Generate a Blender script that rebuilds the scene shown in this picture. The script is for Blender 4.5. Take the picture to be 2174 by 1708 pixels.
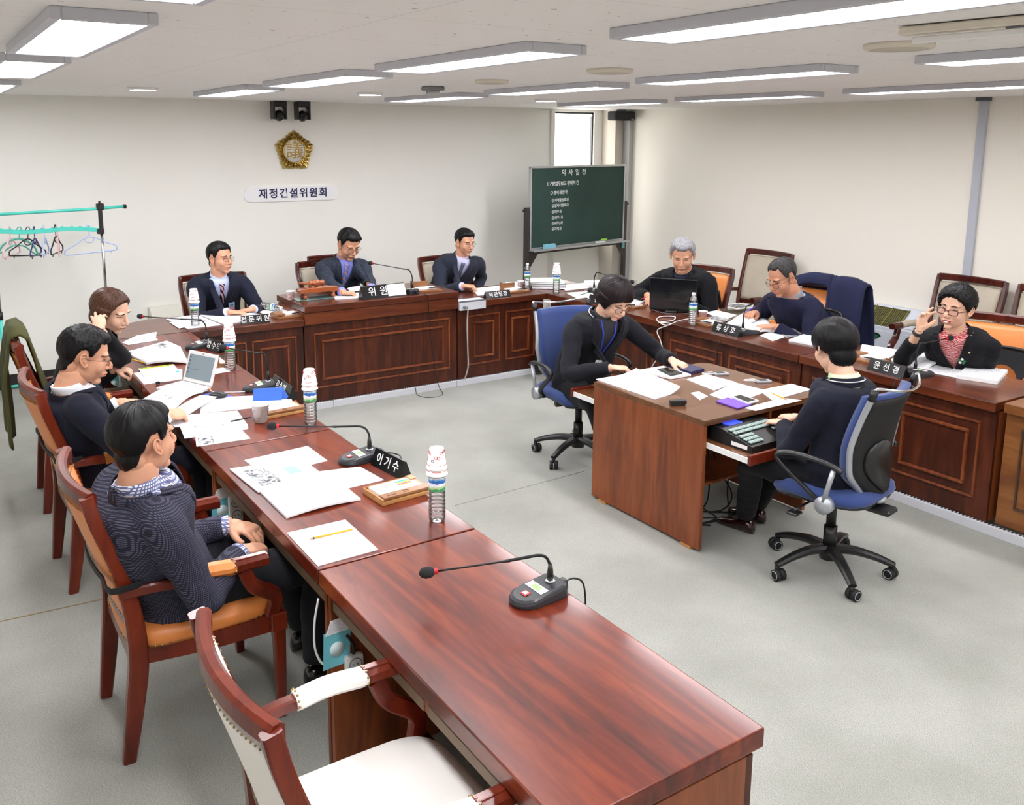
import bpy, bmesh, math, random
from mathutils import Vector, Matrix, Quaternion, noise
from mathutils.bvhtree import BVHTree
PI = math.pi
for o in list(bpy.data.objects): bpy.data.objects.remove(o, do_unlink=True)
SC = bpy.context.scene
C = SC.collection
rnd = random.Random(7)
# ------------------------------------------------------------------ camera
CH, CF, YAW, PITCH, ROLL, PX, PY = 2.1285, 1905.99, 0.5717, 0.1807, 0.0046, 1044.77, 642.54
cam_d = bpy.data.cameras.new('camera'); cam = bpy.data.objects.new('camera', cam_d); C.objects.link(cam)
SC.camera = cam
F_ = Vector((math.sin(YAW)*math.cos(PITCH), math.cos(YAW)*math.cos(PITCH), -math.sin(PITCH)))
R_ = Vector((math.cos(YAW), -math.sin(YAW), 0)); U_ = R_.cross(F_)
R2 = R_*math.cos(ROLL)+U_*math.sin(ROLL); U2 = -R_*math.sin(ROLL)+U_*math.cos(ROLL)
cam.matrix_world = Matrix(((R2.x, U2.x, -F_.x, 0), (R2.y, U2.y, -F_.y, 0), (R2.z, U2.z, -F_.z, CH), (0, 0, 0, 1)))
cam_d.sensor_fit = 'HORIZONTAL'; cam_d.sensor_width = 36; cam_d.lens = CF/2174*36
cam_d.shift_x = (1087-PX)/2174; cam_d.shift_y = (PY-854)/2174
cam_d.clip_start = .05; cam_d.clip_end = 60
def ray(px, py): return F_ + R2*((px-PX)/CF) - U2*((py-PY)/CF)
def at(px, py, z=.74):
    d = ray(px, py); t = (z-CH)/d.z; return Vector((d.x*t, d.y*t, z))
def aty(px, py, y):
    d = ray(px, py); t = y/d.y; return Vector((d.x*t, y, CH+d.z*t))
def atx(px, py, x):
    d = ray(px, py); t = x/d.x; return Vector((x, d.y*t, CH+d.z*t))
# ------------------------------------------------------------------ world, exposure
w = bpy.data.worlds.new('world'); SC.world = w; w.use_nodes = True
w.node_tree.nodes['Background'].inputs[0].default_value = (.9, .95, 1, 1)
w.node_tree.nodes['Background'].inputs[1].default_value = .6
PANEL = 9.5          # strength of the ceiling light diffusers
SC.view_settings.view_transform = 'Standard'; SC.view_settings.look = 'None'
SC.view_settings.gamma = 1; SC.view_settings.use_curve_mapping = False
SC.view_settings.exposure = 1.38
# ------------------------------------------------------------------ materials
def lin(c):
    return tuple(((v/255)/12.92 if v/255 <= .04045 else ((v/255+.055)/1.055)**2.4) for v in c)
MATS = {}
def nt(m): return m.node_tree.nodes, m.node_tree.links
def mat(name, rgb, rough=.5, metal=0, coat=0, spec=.5, bump=None, var=None, sheen=0, alpha=1, trans=0, emit=0, coatr=.08, ior=None):
    """rgb in sRGB 0-255; bump=(scale,strength,distance); var=(scale,rgb2)"""
    if name in MATS: return MATS[name]
    m = bpy.data.materials.new(name); m.use_nodes = True; MATS[name] = m
    N, L = nt(m); b = N['Principled BSDF']
    c = lin(rgb)+(1,)
    b.inputs['Base Color'].default_value = c; b.inputs['Roughness'].default_value = rough
    b.inputs['Metallic'].default_value = metal; b.inputs['Coat Weight'].default_value = coat
    b.inputs['Coat Roughness'].default_value = coatr
    b.inputs['Specular IOR Level'].default_value = spec
    b.inputs['Sheen Weight'].default_value = sheen
    b.inputs['Alpha'].default_value = alpha; b.inputs['Transmission Weight'].default_value = trans
    if ior: b.inputs['IOR'].default_value = ior
    if emit:
        b.inputs['Emission Color'].default_value = c; b.inputs['Emission Strength'].default_value = emit
    tc = None
    if bump or var:
        tc = N.new('ShaderNodeTexCoord')
    if var:
        n = N.new('ShaderNodeTexNoise'); n.inputs['Scale'].default_value = var[0]; n.inputs['Detail'].default_value = 4
        r = N.new('ShaderNodeValToRGB'); r.color_ramp.elements[0].color = c; r.color_ramp.elements[1].color = lin(var[1])+(1,)
        r.color_ramp.elements[0].position = .38; r.color_ramp.elements[1].position = .62
        L.new(tc.outputs['Object'], n.inputs['Vector']); L.new(n.outputs['Fac'], r.inputs['Fac']); L.new(r.outputs['Color'], b.inputs['Base Color'])
    if bump:
        n = N.new('ShaderNodeTexNoise'); n.inputs['Scale'].default_value = bump[0]; n.inputs['Detail'].default_value = 3
        bp = N.new('ShaderNodeBump'); bp.inputs['Strength'].default_value = bump[1]; bp.inputs['Distance'].default_value = bump[2]
        L.new(tc.outputs['Object'], n.inputs['Vector']); L.new(n.outputs['Fac'], bp.inputs['Height']); L.new(bp.outputs['Normal'], b.inputs['Normal'])
    return m
def math_node(N, L, op, a, b=None, c=None):
    n = N.new('ShaderNodeMath'); n.operation = op
    for i, v in enumerate((a, b, c)):
        if v is None: continue
        if isinstance(v, (int, float)): n.inputs[i].default_value = v
        else: L.new(v, n.inputs[i])
    return n.outputs[0]
def wood(name, dark, mid, light, axis='Y', rough=.3, coat=.35, grain=1.0, coatr=.12, contrast=1.0, spec=.45):
    if name in MATS: return MATS[name]
    m = bpy.data.materials.new(name); m.use_nodes = True; MATS[name] = m
    N, L = nt(m); b = N['Principled BSDF']
    tc = N.new('ShaderNodeTexCoord'); mp = N.new('ShaderNodeMapping')
    s = {'X': (.55, 4.2, 4.2), 'Y': (4.2, .55, 4.2), 'Z': (4.2, 4.2, .55)}[axis]
    mp.inputs['Scale'].default_value = tuple(v*grain for v in s)
    L.new(tc.outputs['Object'], mp.inputs['Vector'])
    oi = N.new('ShaderNodeObjectInfo')
    va = N.new('ShaderNodeVectorMath'); va.operation = 'ADD'
    cm = N.new('ShaderNodeCombineXYZ')
    rr = math_node(N, L, 'MULTIPLY', oi.outputs['Random'], 17.0)
    for i in range(3): L.new(rr, cm.inputs[i])
    L.new(mp.outputs[0], va.inputs[0]); L.new(cm.outputs[0], va.inputs[1])
    n1 = N.new('ShaderNodeTexNoise'); n1.inputs['Scale'].default_value = .55; n1.inputs['Detail'].default_value = 3; n1.inputs['Distortion'].default_value = 1.4
    n2 = N.new('ShaderNodeTexNoise'); n2.inputs['Scale'].default_value = 3.2; n2.inputs['Detail'].default_value = 7; n2.inputs['Roughness'].default_value = .65; n2.inputs['Distortion'].default_value = .8
    L.new(va.outputs[0], n1.inputs['Vector']); L.new(va.outputs[0], n2.inputs['Vector'])
    # rings: contour lines of the coarse noise
    rg = math_node(N, L, 'MULTIPLY', n1.outputs['Fac'], 46.0)
    sn = math_node(N, L, 'SINE', rg)
    mx = math_node(N, L, 'MULTIPLY_ADD', sn, .055*contrast, n2.outputs['Fac'])
    mx2 = math_node(N, L, 'MULTIPLY_ADD', n1.outputs['Fac'], .55, mx)
    r = N.new('ShaderNodeValToRGB')
    r.color_ramp.elements[0].position = .50; r.color_ramp.elements[0].color = lin(dark)+(1,)
    r.color_ramp.elements[1].position = 1.02; r.color_ramp.elements[1].color = lin(light)+(1,)
    e = r.color_ramp.elements.new(.76); e.color = lin(mid)+(1,)
    L.new(mx2, r.inputs['Fac']); L.new(r.outputs['Color'], b.inputs['Base Color'])
    b.inputs['Roughness'].default_value = rough; b.inputs['Coat Weight'].default_value = coat; b.inputs['Coat Roughness'].default_value = coatr; b.inputs['Specular IOR Level'].default_value = spec
    bp = N.new('ShaderNodeBump'); bp.inputs['Strength'].default_value = .05; bp.inputs['Distance'].default_value = .002
    L.new(n2.outputs['Fac'], bp.inputs['Height']); L.new(bp.outputs['Normal'], b.inputs['Normal'])
    return m
# ------------------------------------------------------------------ mesh helpers
def T(x=0, y=0, z=0): return Matrix.Translation((x, y, z))
def RZ(a): return Matrix.Rotation(a, 4, 'Z')
def RX(a): return Matrix.Rotation(a, 4, 'X')
def RY(a): return Matrix.Rotation(a, 4, 'Y')
def RY_(a): return Matrix.Rotation(a, 4, 'Y')
def newbm(): return bmesh.new()
def box(bm, c, s, bev=0, M=None, seg=1, mi=0):
    r = bmesh.ops.create_cube(bm, size=1.0)
    vs = r['verts']
    MM = T(*c) @ Matrix.Diagonal((s[0], s[1], s[2], 1))
    if M is not None: MM = M @ MM
    bmesh.ops.transform(bm, matrix=MM, verts=vs)
    fs = set(f for v in vs for f in v.link_faces)
    if bev > 0:
        es = list(set(e for v in vs for e in v.link_edges))
        res = bmesh.ops.bevel(bm, geom=es, offset=bev, segments=seg, profile=.6, affect='EDGES')
        fs = set(f for f in fs if f.is_valid) | set(res['faces'])
    if mi:
        for f in fs: f.material_index = mi
    return fs
def boxl(bm, lo, hi, bev=0, M=None, seg=1, mi=0):
    c = [(a+b)/2 for a, b in zip(lo, hi)]; s = [abs(b-a) for a, b in zip(lo, hi)]
    return box(bm, c, s, bev, M, seg, mi)
def frames(pts):
    pts = [Vector(p) for p in pts]; n = len(pts); out = []
    tang = []
    for i in range(n):
        a = pts[max(i-1, 0)]; b = pts[min(i+1, n-1)]; t = (b-a)
        tang.append(t.normalized() if t.length > 1e-9 else Vector((0, 0, 1)))
    up = Vector((0, 0, 1)) if abs(tang[0].z) < .9 else Vector((1, 0, 0))
    nrm = (up - tang[0]*up.dot(tang[0])).normalized()
    for i in range(n):
        if i:
            nrm = (nrm - tang[i]*nrm.dot(tang[i]))
            nrm = nrm.normalized() if nrm.length > 1e-6 else tang[i].orthogonal().normalized()
        out.append((pts[i], tang[i], nrm, tang[i].cross(nrm)))
    return out
def loft(bm, rings, cap=True, mi=0):
    vr = [[bm.verts.new(p) for p in ring] for ring in rings]
    fs = []
    for a, b in zip(vr[:-1], vr[1:]):
        k = len(a)
        for i in range(k):
            fs.append(bm.faces.new((a[i], a[(i+1) % k], b[(i+1) % k], b[i])))
    if cap:
        fs.append(bm.faces.new(list(reversed(vr[0])))); fs.append(bm.faces.new(vr[-1]))
    for f in fs: f.material_index = mi; f.smooth = True
    return fs
def tube(bm, pts, r, seg=10, cap=True, flat=1.0, mi=0, nrm=None):
    fr = frames(pts); n = len(fr)
    rr = r if isinstance(r, (list, tuple)) else [r]*n
    rings = []
    for (p, t, a, b), q in zip(fr, rr):
        if nrm is not None:
            b = t.cross(Vector(nrm)).normalized(); a = b.cross(t).normalized()
        rings.append([p + a*(math.cos(2*PI*i/seg)*q*flat) + b*(math.sin(2*PI*i/seg)*q) for i in range(seg)])
    return loft(bm, rings, cap, mi)
def rtube(bm, pts, wd, ht, nrm=(0, 0, 1), cap=True, mi=0, bev=.15):
    """rectangular section swept along pts; nrm = direction of the height; wd/ht floats or lists"""
    fr = frames(pts); n = len(fr)
    W = wd if isinstance(wd, (list, tuple)) else [wd]*n
    H = ht if isinstance(ht, (list, tuple)) else [ht]*n
    rings = []
    for (p, t, _, _), a, b in zip(fr, W, H):
        s = t.cross(Vector(nrm)).normalized(); u = s.cross(t).normalized()
        k = bev*min(a, b)
        x, y = a/2, b/2
        pr = [(-x+k, -y), (x-k, -y), (x, -y+k), (x, y-k), (x-k, y), (-x+k, y), (-x, y-k), (-x, -y+k)]
        rings.append([p+s*q[0]+u*q[1] for q in pr])
    fs = loft(bm, rings, cap, mi)
    for f in fs: f.smooth = False
    return fs
def cyl(bm, p0, p1, r0, r1=None, seg=16, mi=0):
    return tube(bm, [p0, p1], [r0, r0 if r1 is None else r1], seg, mi=mi)
def lathe(bm, prof, seg=20, o=(0, 0, 0), M=None, cap=True, mi=0):
    rings = []
    for r, z in prof:
        ring = [Vector((o[0]+r*math.cos(2*PI*i/seg), o[1]+r*math.sin(2*PI*i/seg), o[2]+z)) for i in range(seg)]
        if M is not None: ring = [M @ p for p in ring]
        rings.append(ring)
    return loft(bm, rings, cap, mi)
def prism(bm, poly, z0, z1, M=None, mi=0):
    a = [Vector((x, y, z0)) for x, y in poly]; b = [Vector((x, y, z1)) for x, y in poly]
    if M is not None: a = [M @ p for p in a]; b = [M @ p for p in b]
    va = [bm.verts.new(p) for p in a]; vb = [bm.verts.new(p) for p in b]; k = len(va); fs = []
    for i in range(k): fs.append(bm.faces.new((va[i], va[(i+1) % k], vb[(i+1) % k], vb[i])))
    fs.append(bm.faces.new(list(reversed(va)))); fs.append(bm.faces.new(vb))
    for f in fs: f.material_index = mi
    return fs
def ell(bm, c, r, M=None, u=20, v=12, mi=0):
    MM = T(*c)
    if M is not None: MM = MM @ M
    top = bm.verts.new(MM @ Vector((0, 0, r[2]))); bot = bm.verts.new(MM @ Vector((0, 0, -r[2]))); R = []
    for j in range(1, v):
        a = PI*j/v; sa, ca = math.sin(a), math.cos(a)
        R.append([bm.verts.new(MM @ Vector((r[0]*sa*math.cos(2*PI*i/u), r[1]*sa*math.sin(2*PI*i/u), r[2]*ca))) for i in range(u)])
    fs = []
    for i in range(u):
        k = (i+1) % u
        fs.append(bm.faces.new((top, R[0][i], R[0][k]))); fs.append(bm.faces.new((bot, R[-1][k], R[-1][i])))
        for p, q in zip(R[:-1], R[1:]): fs.append(bm.faces.new((p[i], q[i], q[k], p[k])))
    for f in fs: f.smooth = True; f.material_index = mi
def sheet(bm, quad, th=.001, nu=1, nv=1, fn=None):
    """quad a,b,c,d -> slab with UV on the top face"""
    uvl = bm.loops.layers.uv.verify()
    a, b, c, d = [Vector(q) for q in quad]
    nrm = (b-a).cross(d-a).normalized()
    if nrm.z < 0 and abs(nrm.z) > .05: nrm = -nrm
    top = []; bot = []
    for j in range(nv+1):
        rt = []; rb = []
        for i in range(nu+1):
            s, t = i/nu, j/nv
            p = a*(1-s)*(1-t)+b*s*(1-t)+c*s*t+d*(1-s)*t
            if fn: p = p+nrm*fn(s, t)
            rt.append(bm.verts.new(p+nrm*th)); rb.append(bm.verts.new(p))
        top.append(rt); bot.append(rb)
    for j in range(nv):
        for i in range(nu):
            f = bm.faces.new((top[j][i], top[j][i+1], top[j+1][i+1], top[j+1][i])); f.smooth = fn is not None
            uvs = [(i/nu, j/nv), ((i+1)/nu, j/nv), ((i+1)/nu, (j+1)/nv), (i/nu, (j+1)/nv)]
            for l, uv in zip(f.loops, uvs): l[uvl].uv = uv
            f = bm.faces.new((bot[j][i], bot[j+1][i], bot[j+1][i+1], bot[j][i+1])); f.smooth = fn is not None
            for l in f.loops: l[uvl].uv = (-5, -5)
    def side(ta, tb, ba, bb):
        f = bm.faces.new((ta, ba, bb, tb))
        for l in f.loops: l[uvl].uv = (-5, -5)
    for i in range(nu):
        side(top[0][i], top[0][i+1], bot[0][i], bot[0][i+1]); side(top[nv][i+1], top[nv][i], bot[nv][i+1], bot[nv][i])
    for j in range(nv):
        side(top[j+1][0], top[j][0], bot[j+1][0], bot[j][0]); side(top[j][nu], top[j+1][nu], bot[j][nu], bot[j+1][nu])
def obj(name, bm, m=None, parent=None, smooth=False, recalc=True):
    if isinstance(bm, bpy.types.Mesh): me = bm
    else:
        if recalc: bmesh.ops.recalc_face_normals(bm, faces=bm.faces)
        me = bpy.data.meshes.new(name); bm.to_mesh(me); bm.free()
    if smooth:
        for p in me.polygons: p.use_smooth = True
    if m is not None:
        for k in (m if isinstance(m, (list, tuple)) else [m]): me.materials.append(k)
    o = bpy.data.objects.new(name, me); C.objects.link(o)
    if parent is not None: o.parent = parent
    return o
def thing(name, label, cat, loc=(0, 0, 0), rz=0, group=None):
    o = bpy.data.objects.new(name, None); C.objects.link(o); o.empty_display_size = .1
    o.location = loc; o.rotation_euler = (0, 0, rz)
    o['label'] = label; o['category'] = cat
    if len(label.split()) > 16: print('LONG', label)
    if group: o['group'] = group
    return o
def tag(o, label, cat, group=None):
    o['label'] = label; o['category'] = cat
    if group: o['group'] = group
    return o
def struct(o, label=None, cat=None):
    o['kind'] = 'structure'
    if label: o['label'] = label
    if cat: o['category'] = cat
    return o
def dup(root, loc, rz, label=None, group=None):
    r = root.copy(); C.objects.link(r); r.location = loc; r.rotation_euler = (0, 0, rz)
    if label: r['label'] = label
    if group: r['group'] = group
    def rec(a, b):
        for ch in list(a.children):
            c = ch.copy(); C.objects.link(c); c.parent = b; rec(ch, c)
    rec(root, r)
    return r
def text(s, size, m, M, parent=None, name='lettering', ext=.0008, space=1.0, bold=0, align='CENTER', shear=0):
    cu = bpy.data.curves.new(name, 'FONT'); cu.body = s; cu.size = size; cu.extrude = ext
    cu.align_x = align; cu.align_y = 'CENTER'; cu.space_character = space; cu.offset = bold; cu.shear = shear
    cu.resolution_u = 3
    o = bpy.data.objects.new(name, cu)
    me = bpy.data.meshes.new_from_object(o); bpy.data.objects.remove(o, do_unlink=True)
    me.transform(M); me.materials.clear()
    return obj(name, me, m, parent)
def wall_matrix(p, right, up):
    """matrix whose x axis is right, y axis up, z the normal"""
    x = Vector(right).normalized(); y = Vector(up).normalized(); z = x.cross(y)
    return Matrix(((x.x, y.x, z.x, p[0]), (x.y, y.y, z.y, p[1]), (x.z, y.z, z.z, p[2]), (0, 0, 0, 1)))
def bez(pts, n=8):
    """Catmull-Rom through pts"""
    P = [Vector(p) for p in pts]; P = [P[0]*2-P[1]]+P+[P[-1]*2-P[-2]]; out = []
    for i in range(1, len(P)-2):
        for k in range(n):
            t = k/n; a, b, c, d = P[i-1], P[i], P[i+1], P[i+2]
            out.append(.5*((2*b)+(c-a)*t+(2*a-5*b+4*c-d)*t*t+(3*b-a-3*c+d)*t**3))
    out.append(P[-2]); return out
# palette
M_topr = wood('red_walnut_tabletop', (62, 19, 8), (98, 31, 12), (126, 52, 20), 'X', rough=.3, coat=.3, coatr=.1, contrast=1.6, spec=.35)
M_topx = wood('walnut_tabletop_cross', (54, 23, 13), (86, 38, 20), (112, 56, 30), 'X', rough=.3, coat=.38, coatr=.12, spec=.4)
M_pan = wood('walnut_panel', (40, 15, 7), (66, 26, 11), (92, 42, 19), 'Z', rough=.42, coat=.08, spec=.35)
M_mould = wood('walnut_moulding', (84, 38, 17), (118, 58, 28), (146, 80, 42), 'Z', rough=.35, coat=.25)
M_desk = wood('cherry_laminate', (92, 44, 20), (126, 64, 30), (146, 78, 38), 'Z', rough=.42, coat=.12)
M_desktop = wood('brown_laminate', (84, 50, 28), (106, 66, 38), (122, 80, 48), 'X', rough=.25, coat=.5, coatr=.1)
M_chair = wood('mahogany_frame', (74, 20, 9), (102, 32, 14), (124, 46, 22), 'Z', rough=.28, coat=.35, spec=.35, contrast=.4)
M_chdk = wood('dark_mahogany_frame', (42, 12, 8), (72, 22, 13), (98, 38, 24), 'Z', rough=.28, coat=.45)
M_orange = mat('orange_leather', (222, 134, 66), .42, bump=(90, .12, .002), coat=.08)
M_beige = mat('beige_upholstery', (196, 186, 168), .85, bump=(300, .2, .001), var=(4, (186, 176, 158)))
M_cream = mat('cream_upholstery', (250, 246, 240), .85, bump=(300, .2, .001))
M_brass = mat('aged_brass_nail', (170, 150, 100), .3, metal=1)
M_blk = mat('black_plastic', (26, 26, 27), .35)
M_blkm = mat('matte_black', (20, 20, 21), .7)
M_foam = mat('black_foam', (34, 35, 37), .95, bump=(900, .4, .001))
M_grey = mat('grey_plastic', (120, 122, 125), .4)
M_silver = mat('silver_plastic', (176, 180, 186), .35, metal=.5)
M_chrome = mat('chrome', (210, 212, 215), .15, metal=1)
M_white = mat('white_plastic', (232, 232, 230), .4)
M_paper = mat('plain_paper', (244, 244, 245), .85)
M_card = mat('card_backing', (210, 205, 195), .8)
M_blue = mat('blue_chair_fabric', (40, 62, 118), .85, bump=(700, .15, .0008), sheen=.2)
M_red = mat('red_plastic', (190, 26, 36), .4)
M_teal = mat('turquoise_metal', (84, 214, 196), .3)
M_pencil = mat('yellow_pencil_paint', (242, 176, 34), .4)
M_boxw = wood('light_wood_box', (160, 108, 60), (186, 132, 78), (204, 152, 98), 'X', rough=.4, coat=.15)
M_boxd = wood('brown_wood_box', (116, 74, 42), (142, 94, 56), (160, 112, 70), 'X', rough=.4, coat=.15)
def paper_mat(name, rows=26, ink=(186, 192, 214), thr=.5, dens=.42, cols=1):
    if name in MATS: return MATS[name]
    m = bpy.data.materials.new(name); m.use_nodes = True; MATS[name] = m
    N, L = nt(m); b = N['Principled BSDF']; b.inputs['Roughness'].default_value = .8
    uv = N.new('ShaderNodeUVMap'); sp = N.new('ShaderNodeSeparateXYZ'); L.new(uv.outputs[0], sp.inputs[0])
    u, v = sp.outputs[0], sp.outputs[1]
    vr = math_node(N, L, 'MULTIPLY', v, float(rows)); fr = math_node(N, L, 'FRACT', vr)
    line = math_node(N, L, 'LESS_THAN', fr, dens)
    row = math_node(N, L, 'FLOOR', vr)
    cb = N.new('ShaderNodeCombineXYZ'); L.new(math_node(N, L, 'MULTIPLY', u, 30.0), cb.inputs[0]); L.new(math_node(N, L, 'MULTIPLY', row, 7.3), cb.inputs[1])
    n = N.new('ShaderNodeTexNoise'); n.inputs['Scale'].default_value = 1.0; n.inputs['Detail'].default_value = 2; L.new(cb.outputs[0], n.inputs['Vector'])
    wd = math_node(N, L, 'GREATER_THAN', n.outputs['Fac'], thr)
    g = math_node(N, L, 'MULTIPLY', line, wd)
    for ax in (u, v):
        g = math_node(N, L, 'MULTIPLY', g, math_node(N, L, 'GREATER_THAN', ax, .08))
        g = math_node(N, L, 'MULTIPLY', g, math_node(N, L, 'LESS_THAN', ax, .92))
    mx = N.new('ShaderNodeMixRGB'); mx.inputs[1].default_value = lin((245, 245, 247))+(1,); mx.inputs[2].default_value = lin(ink)+(1,)
    L.new(g, mx.inputs[0]); L.new(mx.outputs[0], b.inputs['Base Color'])
    return m
P_text = paper_mat('printed_paper'); P_text2 = paper_mat('printed_paper_sparse', 18, (212, 216, 232), .56, .25)
P_green = paper_mat('printed_paper_green', 12, (170, 214, 190), .45, .5); P_cols = paper_mat('printed_paper_dense', 34, (180, 188, 212), .46, .4)
M_photo = mat('printed_photo', (60, 62, 66), .5, var=(60, (214, 216, 220)))
M_photod = mat('printed_photo_dark', (24, 24, 26), .5, var=(38, (210, 212, 214)))
# ================================================================== room
HC, YW, XW = 2.468, 8.496, 7.194
XL0, YF0 = -1.6, -1.8
def carpet():
    m = bpy.data.materials.new('grey_carpet'); m.use_nodes = True; N, L = nt(m); b = N['Principled BSDF']; b.inputs['Roughness'].default_value = .95
    b.inputs['Specular IOR Level'].default_value = .2
    tc = N.new('ShaderNodeTexCoord')
    n1 = N.new('ShaderNodeTexNoise'); n1.inputs['Scale'].default_value = 230; n1.inputs['Detail'].default_value = 3
    mp = N.new('ShaderNodeMapping'); mp.inputs['Rotation'].default_value = (0, 0, .35); mp.inputs['Scale'].default_value = (1, 2.2, 1)
    L.new(tc.outputs['Object'], mp.inputs[0]); L.new(mp.outputs[0], n1.inputs['Vector'])
    n2 = N.new('ShaderNodeTexNoise'); n2.inputs['Scale'].default_value = 1.6; n2.inputs['Detail'].default_value = 4; L.new(tc.outputs['Object'], n2.inputs['Vector'])
    r1 = N.new('ShaderNodeValToRGB'); r1.color_ramp.elements[0].position = .3; r1.color_ramp.elements[0].color = lin((130, 130, 124))+(1,); r1.color_ramp.elements[1].position = .68; r1.color_ramp.elements[1].color = lin((189, 190, 182))+(1,)
    L.new(n1.outputs['Fac'], r1.inputs['Fac'])
    r2 = N.new('ShaderNodeValToRGB'); r2.color_ramp.elements[0].position = .35; r2.color_ramp.elements[0].color = (.82, .82, .81, 1); r2.color_ramp.elements[1].position = .62; r2.color_ramp.elements[1].color = (1, 1, 1, 1)
    L.new(n2.outputs['Fac'], r2.inputs['Fac'])
    mx = N.new('ShaderNodeMixRGB'); mx.blend_type = 'MULTIPLY'; mx.inputs[0].default_value = 1
    L.new(r1.outputs[0], mx.inputs[1]); L.new(r2.outputs[0], mx.inputs[2]); L.new(mx.outputs[0], b.inputs['Base Color'])
    bp = N.new('ShaderNodeBump'); bp.inputs['Strength'].default_value = .5; bp.inputs['Distance'].default_value = .004
    L.new(n1.outputs['Fac'], bp.inputs['Height']); L.new(bp.outputs[0], b.inputs['Normal'])
    return m
def ceiling_mat():
    m = bpy.data.materials.new('fissured_ceiling_tile'); m.use_nodes = True; N, L = nt(m); b = N['Principled BSDF']; b.inputs['Roughness'].default_value = .9
    tc = N.new('ShaderNodeTexCoord')
    mp = N.new('ShaderNodeMapping'); mp.inputs['Scale'].default_value = (26, 60, 30); L.new(tc.outputs['Object'], mp.inputs[0])
    n = N.new('ShaderNodeTexNoise'); n.inputs['Scale'].default_value = 1.0; n.inputs['Detail'].default_value = 2.5; n.inputs['Roughness'].default_value = .6; L.new(mp.outputs[0], n.inputs['Vector'])
    r = N.new('ShaderNodeValToRGB'); r.color_ramp.elements[0].position = .275; r.color_ramp.elements[0].color = lin((140, 132, 124))+(1,); r.color_ramp.elements[1].position = .315; r.color_ramp.elements[1].color = lin((244, 242, 239))+(1,)
    L.new(n.outputs['Fac'], r.inputs['Fac'])
    # tile seams (0.3 x 0.6 m boards)
    sp = N.new('ShaderNodeSeparateXYZ'); L.new(tc.outputs['Object'], sp.inputs[0])
    g = None
    for o_, d in ((sp.outputs[0], 1.2), (sp.outputs[1], .6)):
        f = math_node(N, L, 'FRACT', math_node(N, L, 'DIVIDE', o_, d)); s = math_node(N, L, 'LESS_THAN', f, .0035/d)
        g = s if g is None else math_node(N, L, 'MAXIMUM', g, s)
    mx = N.new('ShaderNodeMixRGB'); L.new(math_node(N, L, 'MULTIPLY', g, .35), mx.inputs[0]); L.new(r.outputs[0], mx.inputs[1]); mx.inputs[2].default_value = lin((150, 145, 138))+(1,)
    L.new(mx.outputs[0], b.inputs['Base Color'])
    bp = N.new('ShaderNodeBump'); bp.inputs['Strength'].default_value = .25; bp.inputs['Distance'].default_value = .003
    L.new(r.outputs[0], bp.inputs['Height']); L.new(bp.outputs[0], b.inputs['Normal'])
    return m
M_wall = mat('off_white_wall_paint', (249, 247, 241), .85, bump=(40, .05, .002), var=(.8, (246, 244, 237)))
M_wallr = mat('cream_wall_paint', (246, 241, 230), .85, bump=(40, .05, .002))
bm = newbm(); boxl(bm, (XL0-.1, YF0-.1, -.1), (XW+.1, YW+.1, 0)); fl = struct(obj('floor', bm, carpet()))
bm = newbm(); boxl(bm, (XL0-.1, YF0-.1, HC), (XW+.1, YW+.1, HC+.08)); struct(obj('ceiling', bm, ceiling_mat()))
# carpet joints (tape line and faint seams)
bm = newbm()
a, b_ = at(0, 1319, 0), at(235, 1268, 0)
rtube(bm, [(a.x-.6, a.y+.0, .001), (a.x, a.y, .001), (b_.x, b_.y, .001), (b_.x+.35, b_.y+.05, .001)], .007, .002)
obj('carpet_seam', bm, mat('carpet_seam_glue', (140, 120, 84), .9), fl)
bm = newbm()
a, b_ = at(965, 1073, 0), at(1110, 1035, 0)
rtube(bm, [(a.x, a.y, .0005), (b_.x, b_.y, .0005), (b_.x+.5, b_.y+.02, .0005)], .004, .002)
obj('carpet_seam', bm, mat('carpet_seam_dark', (128, 126, 116), .9), fl)
# back wall with window opening x 6.31..6.90 , z .90..2.44
WX0, WX1, WZ0, WZ1 = 6.31, 6.90, .93, 2.44
bm = newbm()
boxl(bm, (XL0-.1, YW, 0), (WX0, YW+.12, HC)); boxl(bm, (WX1, YW, 0), (XW+.1, YW+.12, HC))
boxl(bm, (WX0, YW, 0), (WX1, YW+.12, WZ0)); boxl(bm, (WX0, YW, WZ1), (WX1, YW+.12, HC))
struct(obj('wall_back', bm, M_wall))
bm = newbm(); boxl(bm, (XW, YF0, 0), (XW+.1, YW, HC)); struct(obj('wall_right', bm, M_wallr))
bm = newbm(); boxl(bm, (XL0-.1, YF0, 0), (XL0, YW, HC)); struct(obj('wall_left', bm, M_wall))
bm = newbm(); boxl(bm, (XL0-.1, YF0-.1, 0), (XW+.1, YF0, HC)); struct(obj('wall_front', bm, M_wall))
M_base = mat('black_skirting', (36, 34, 33), .5)
bm = newbm(); boxl(bm, (XL0, YW-.012, 0), (WX0, YW, .125)); struct(obj('baseboard_back', bm, M_base))
bm = newbm(); boxl(bm, (XW-.012, YF0, 0), (XW, YW, .10)); struct(obj('baseboard_right', bm, M_base))
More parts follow.
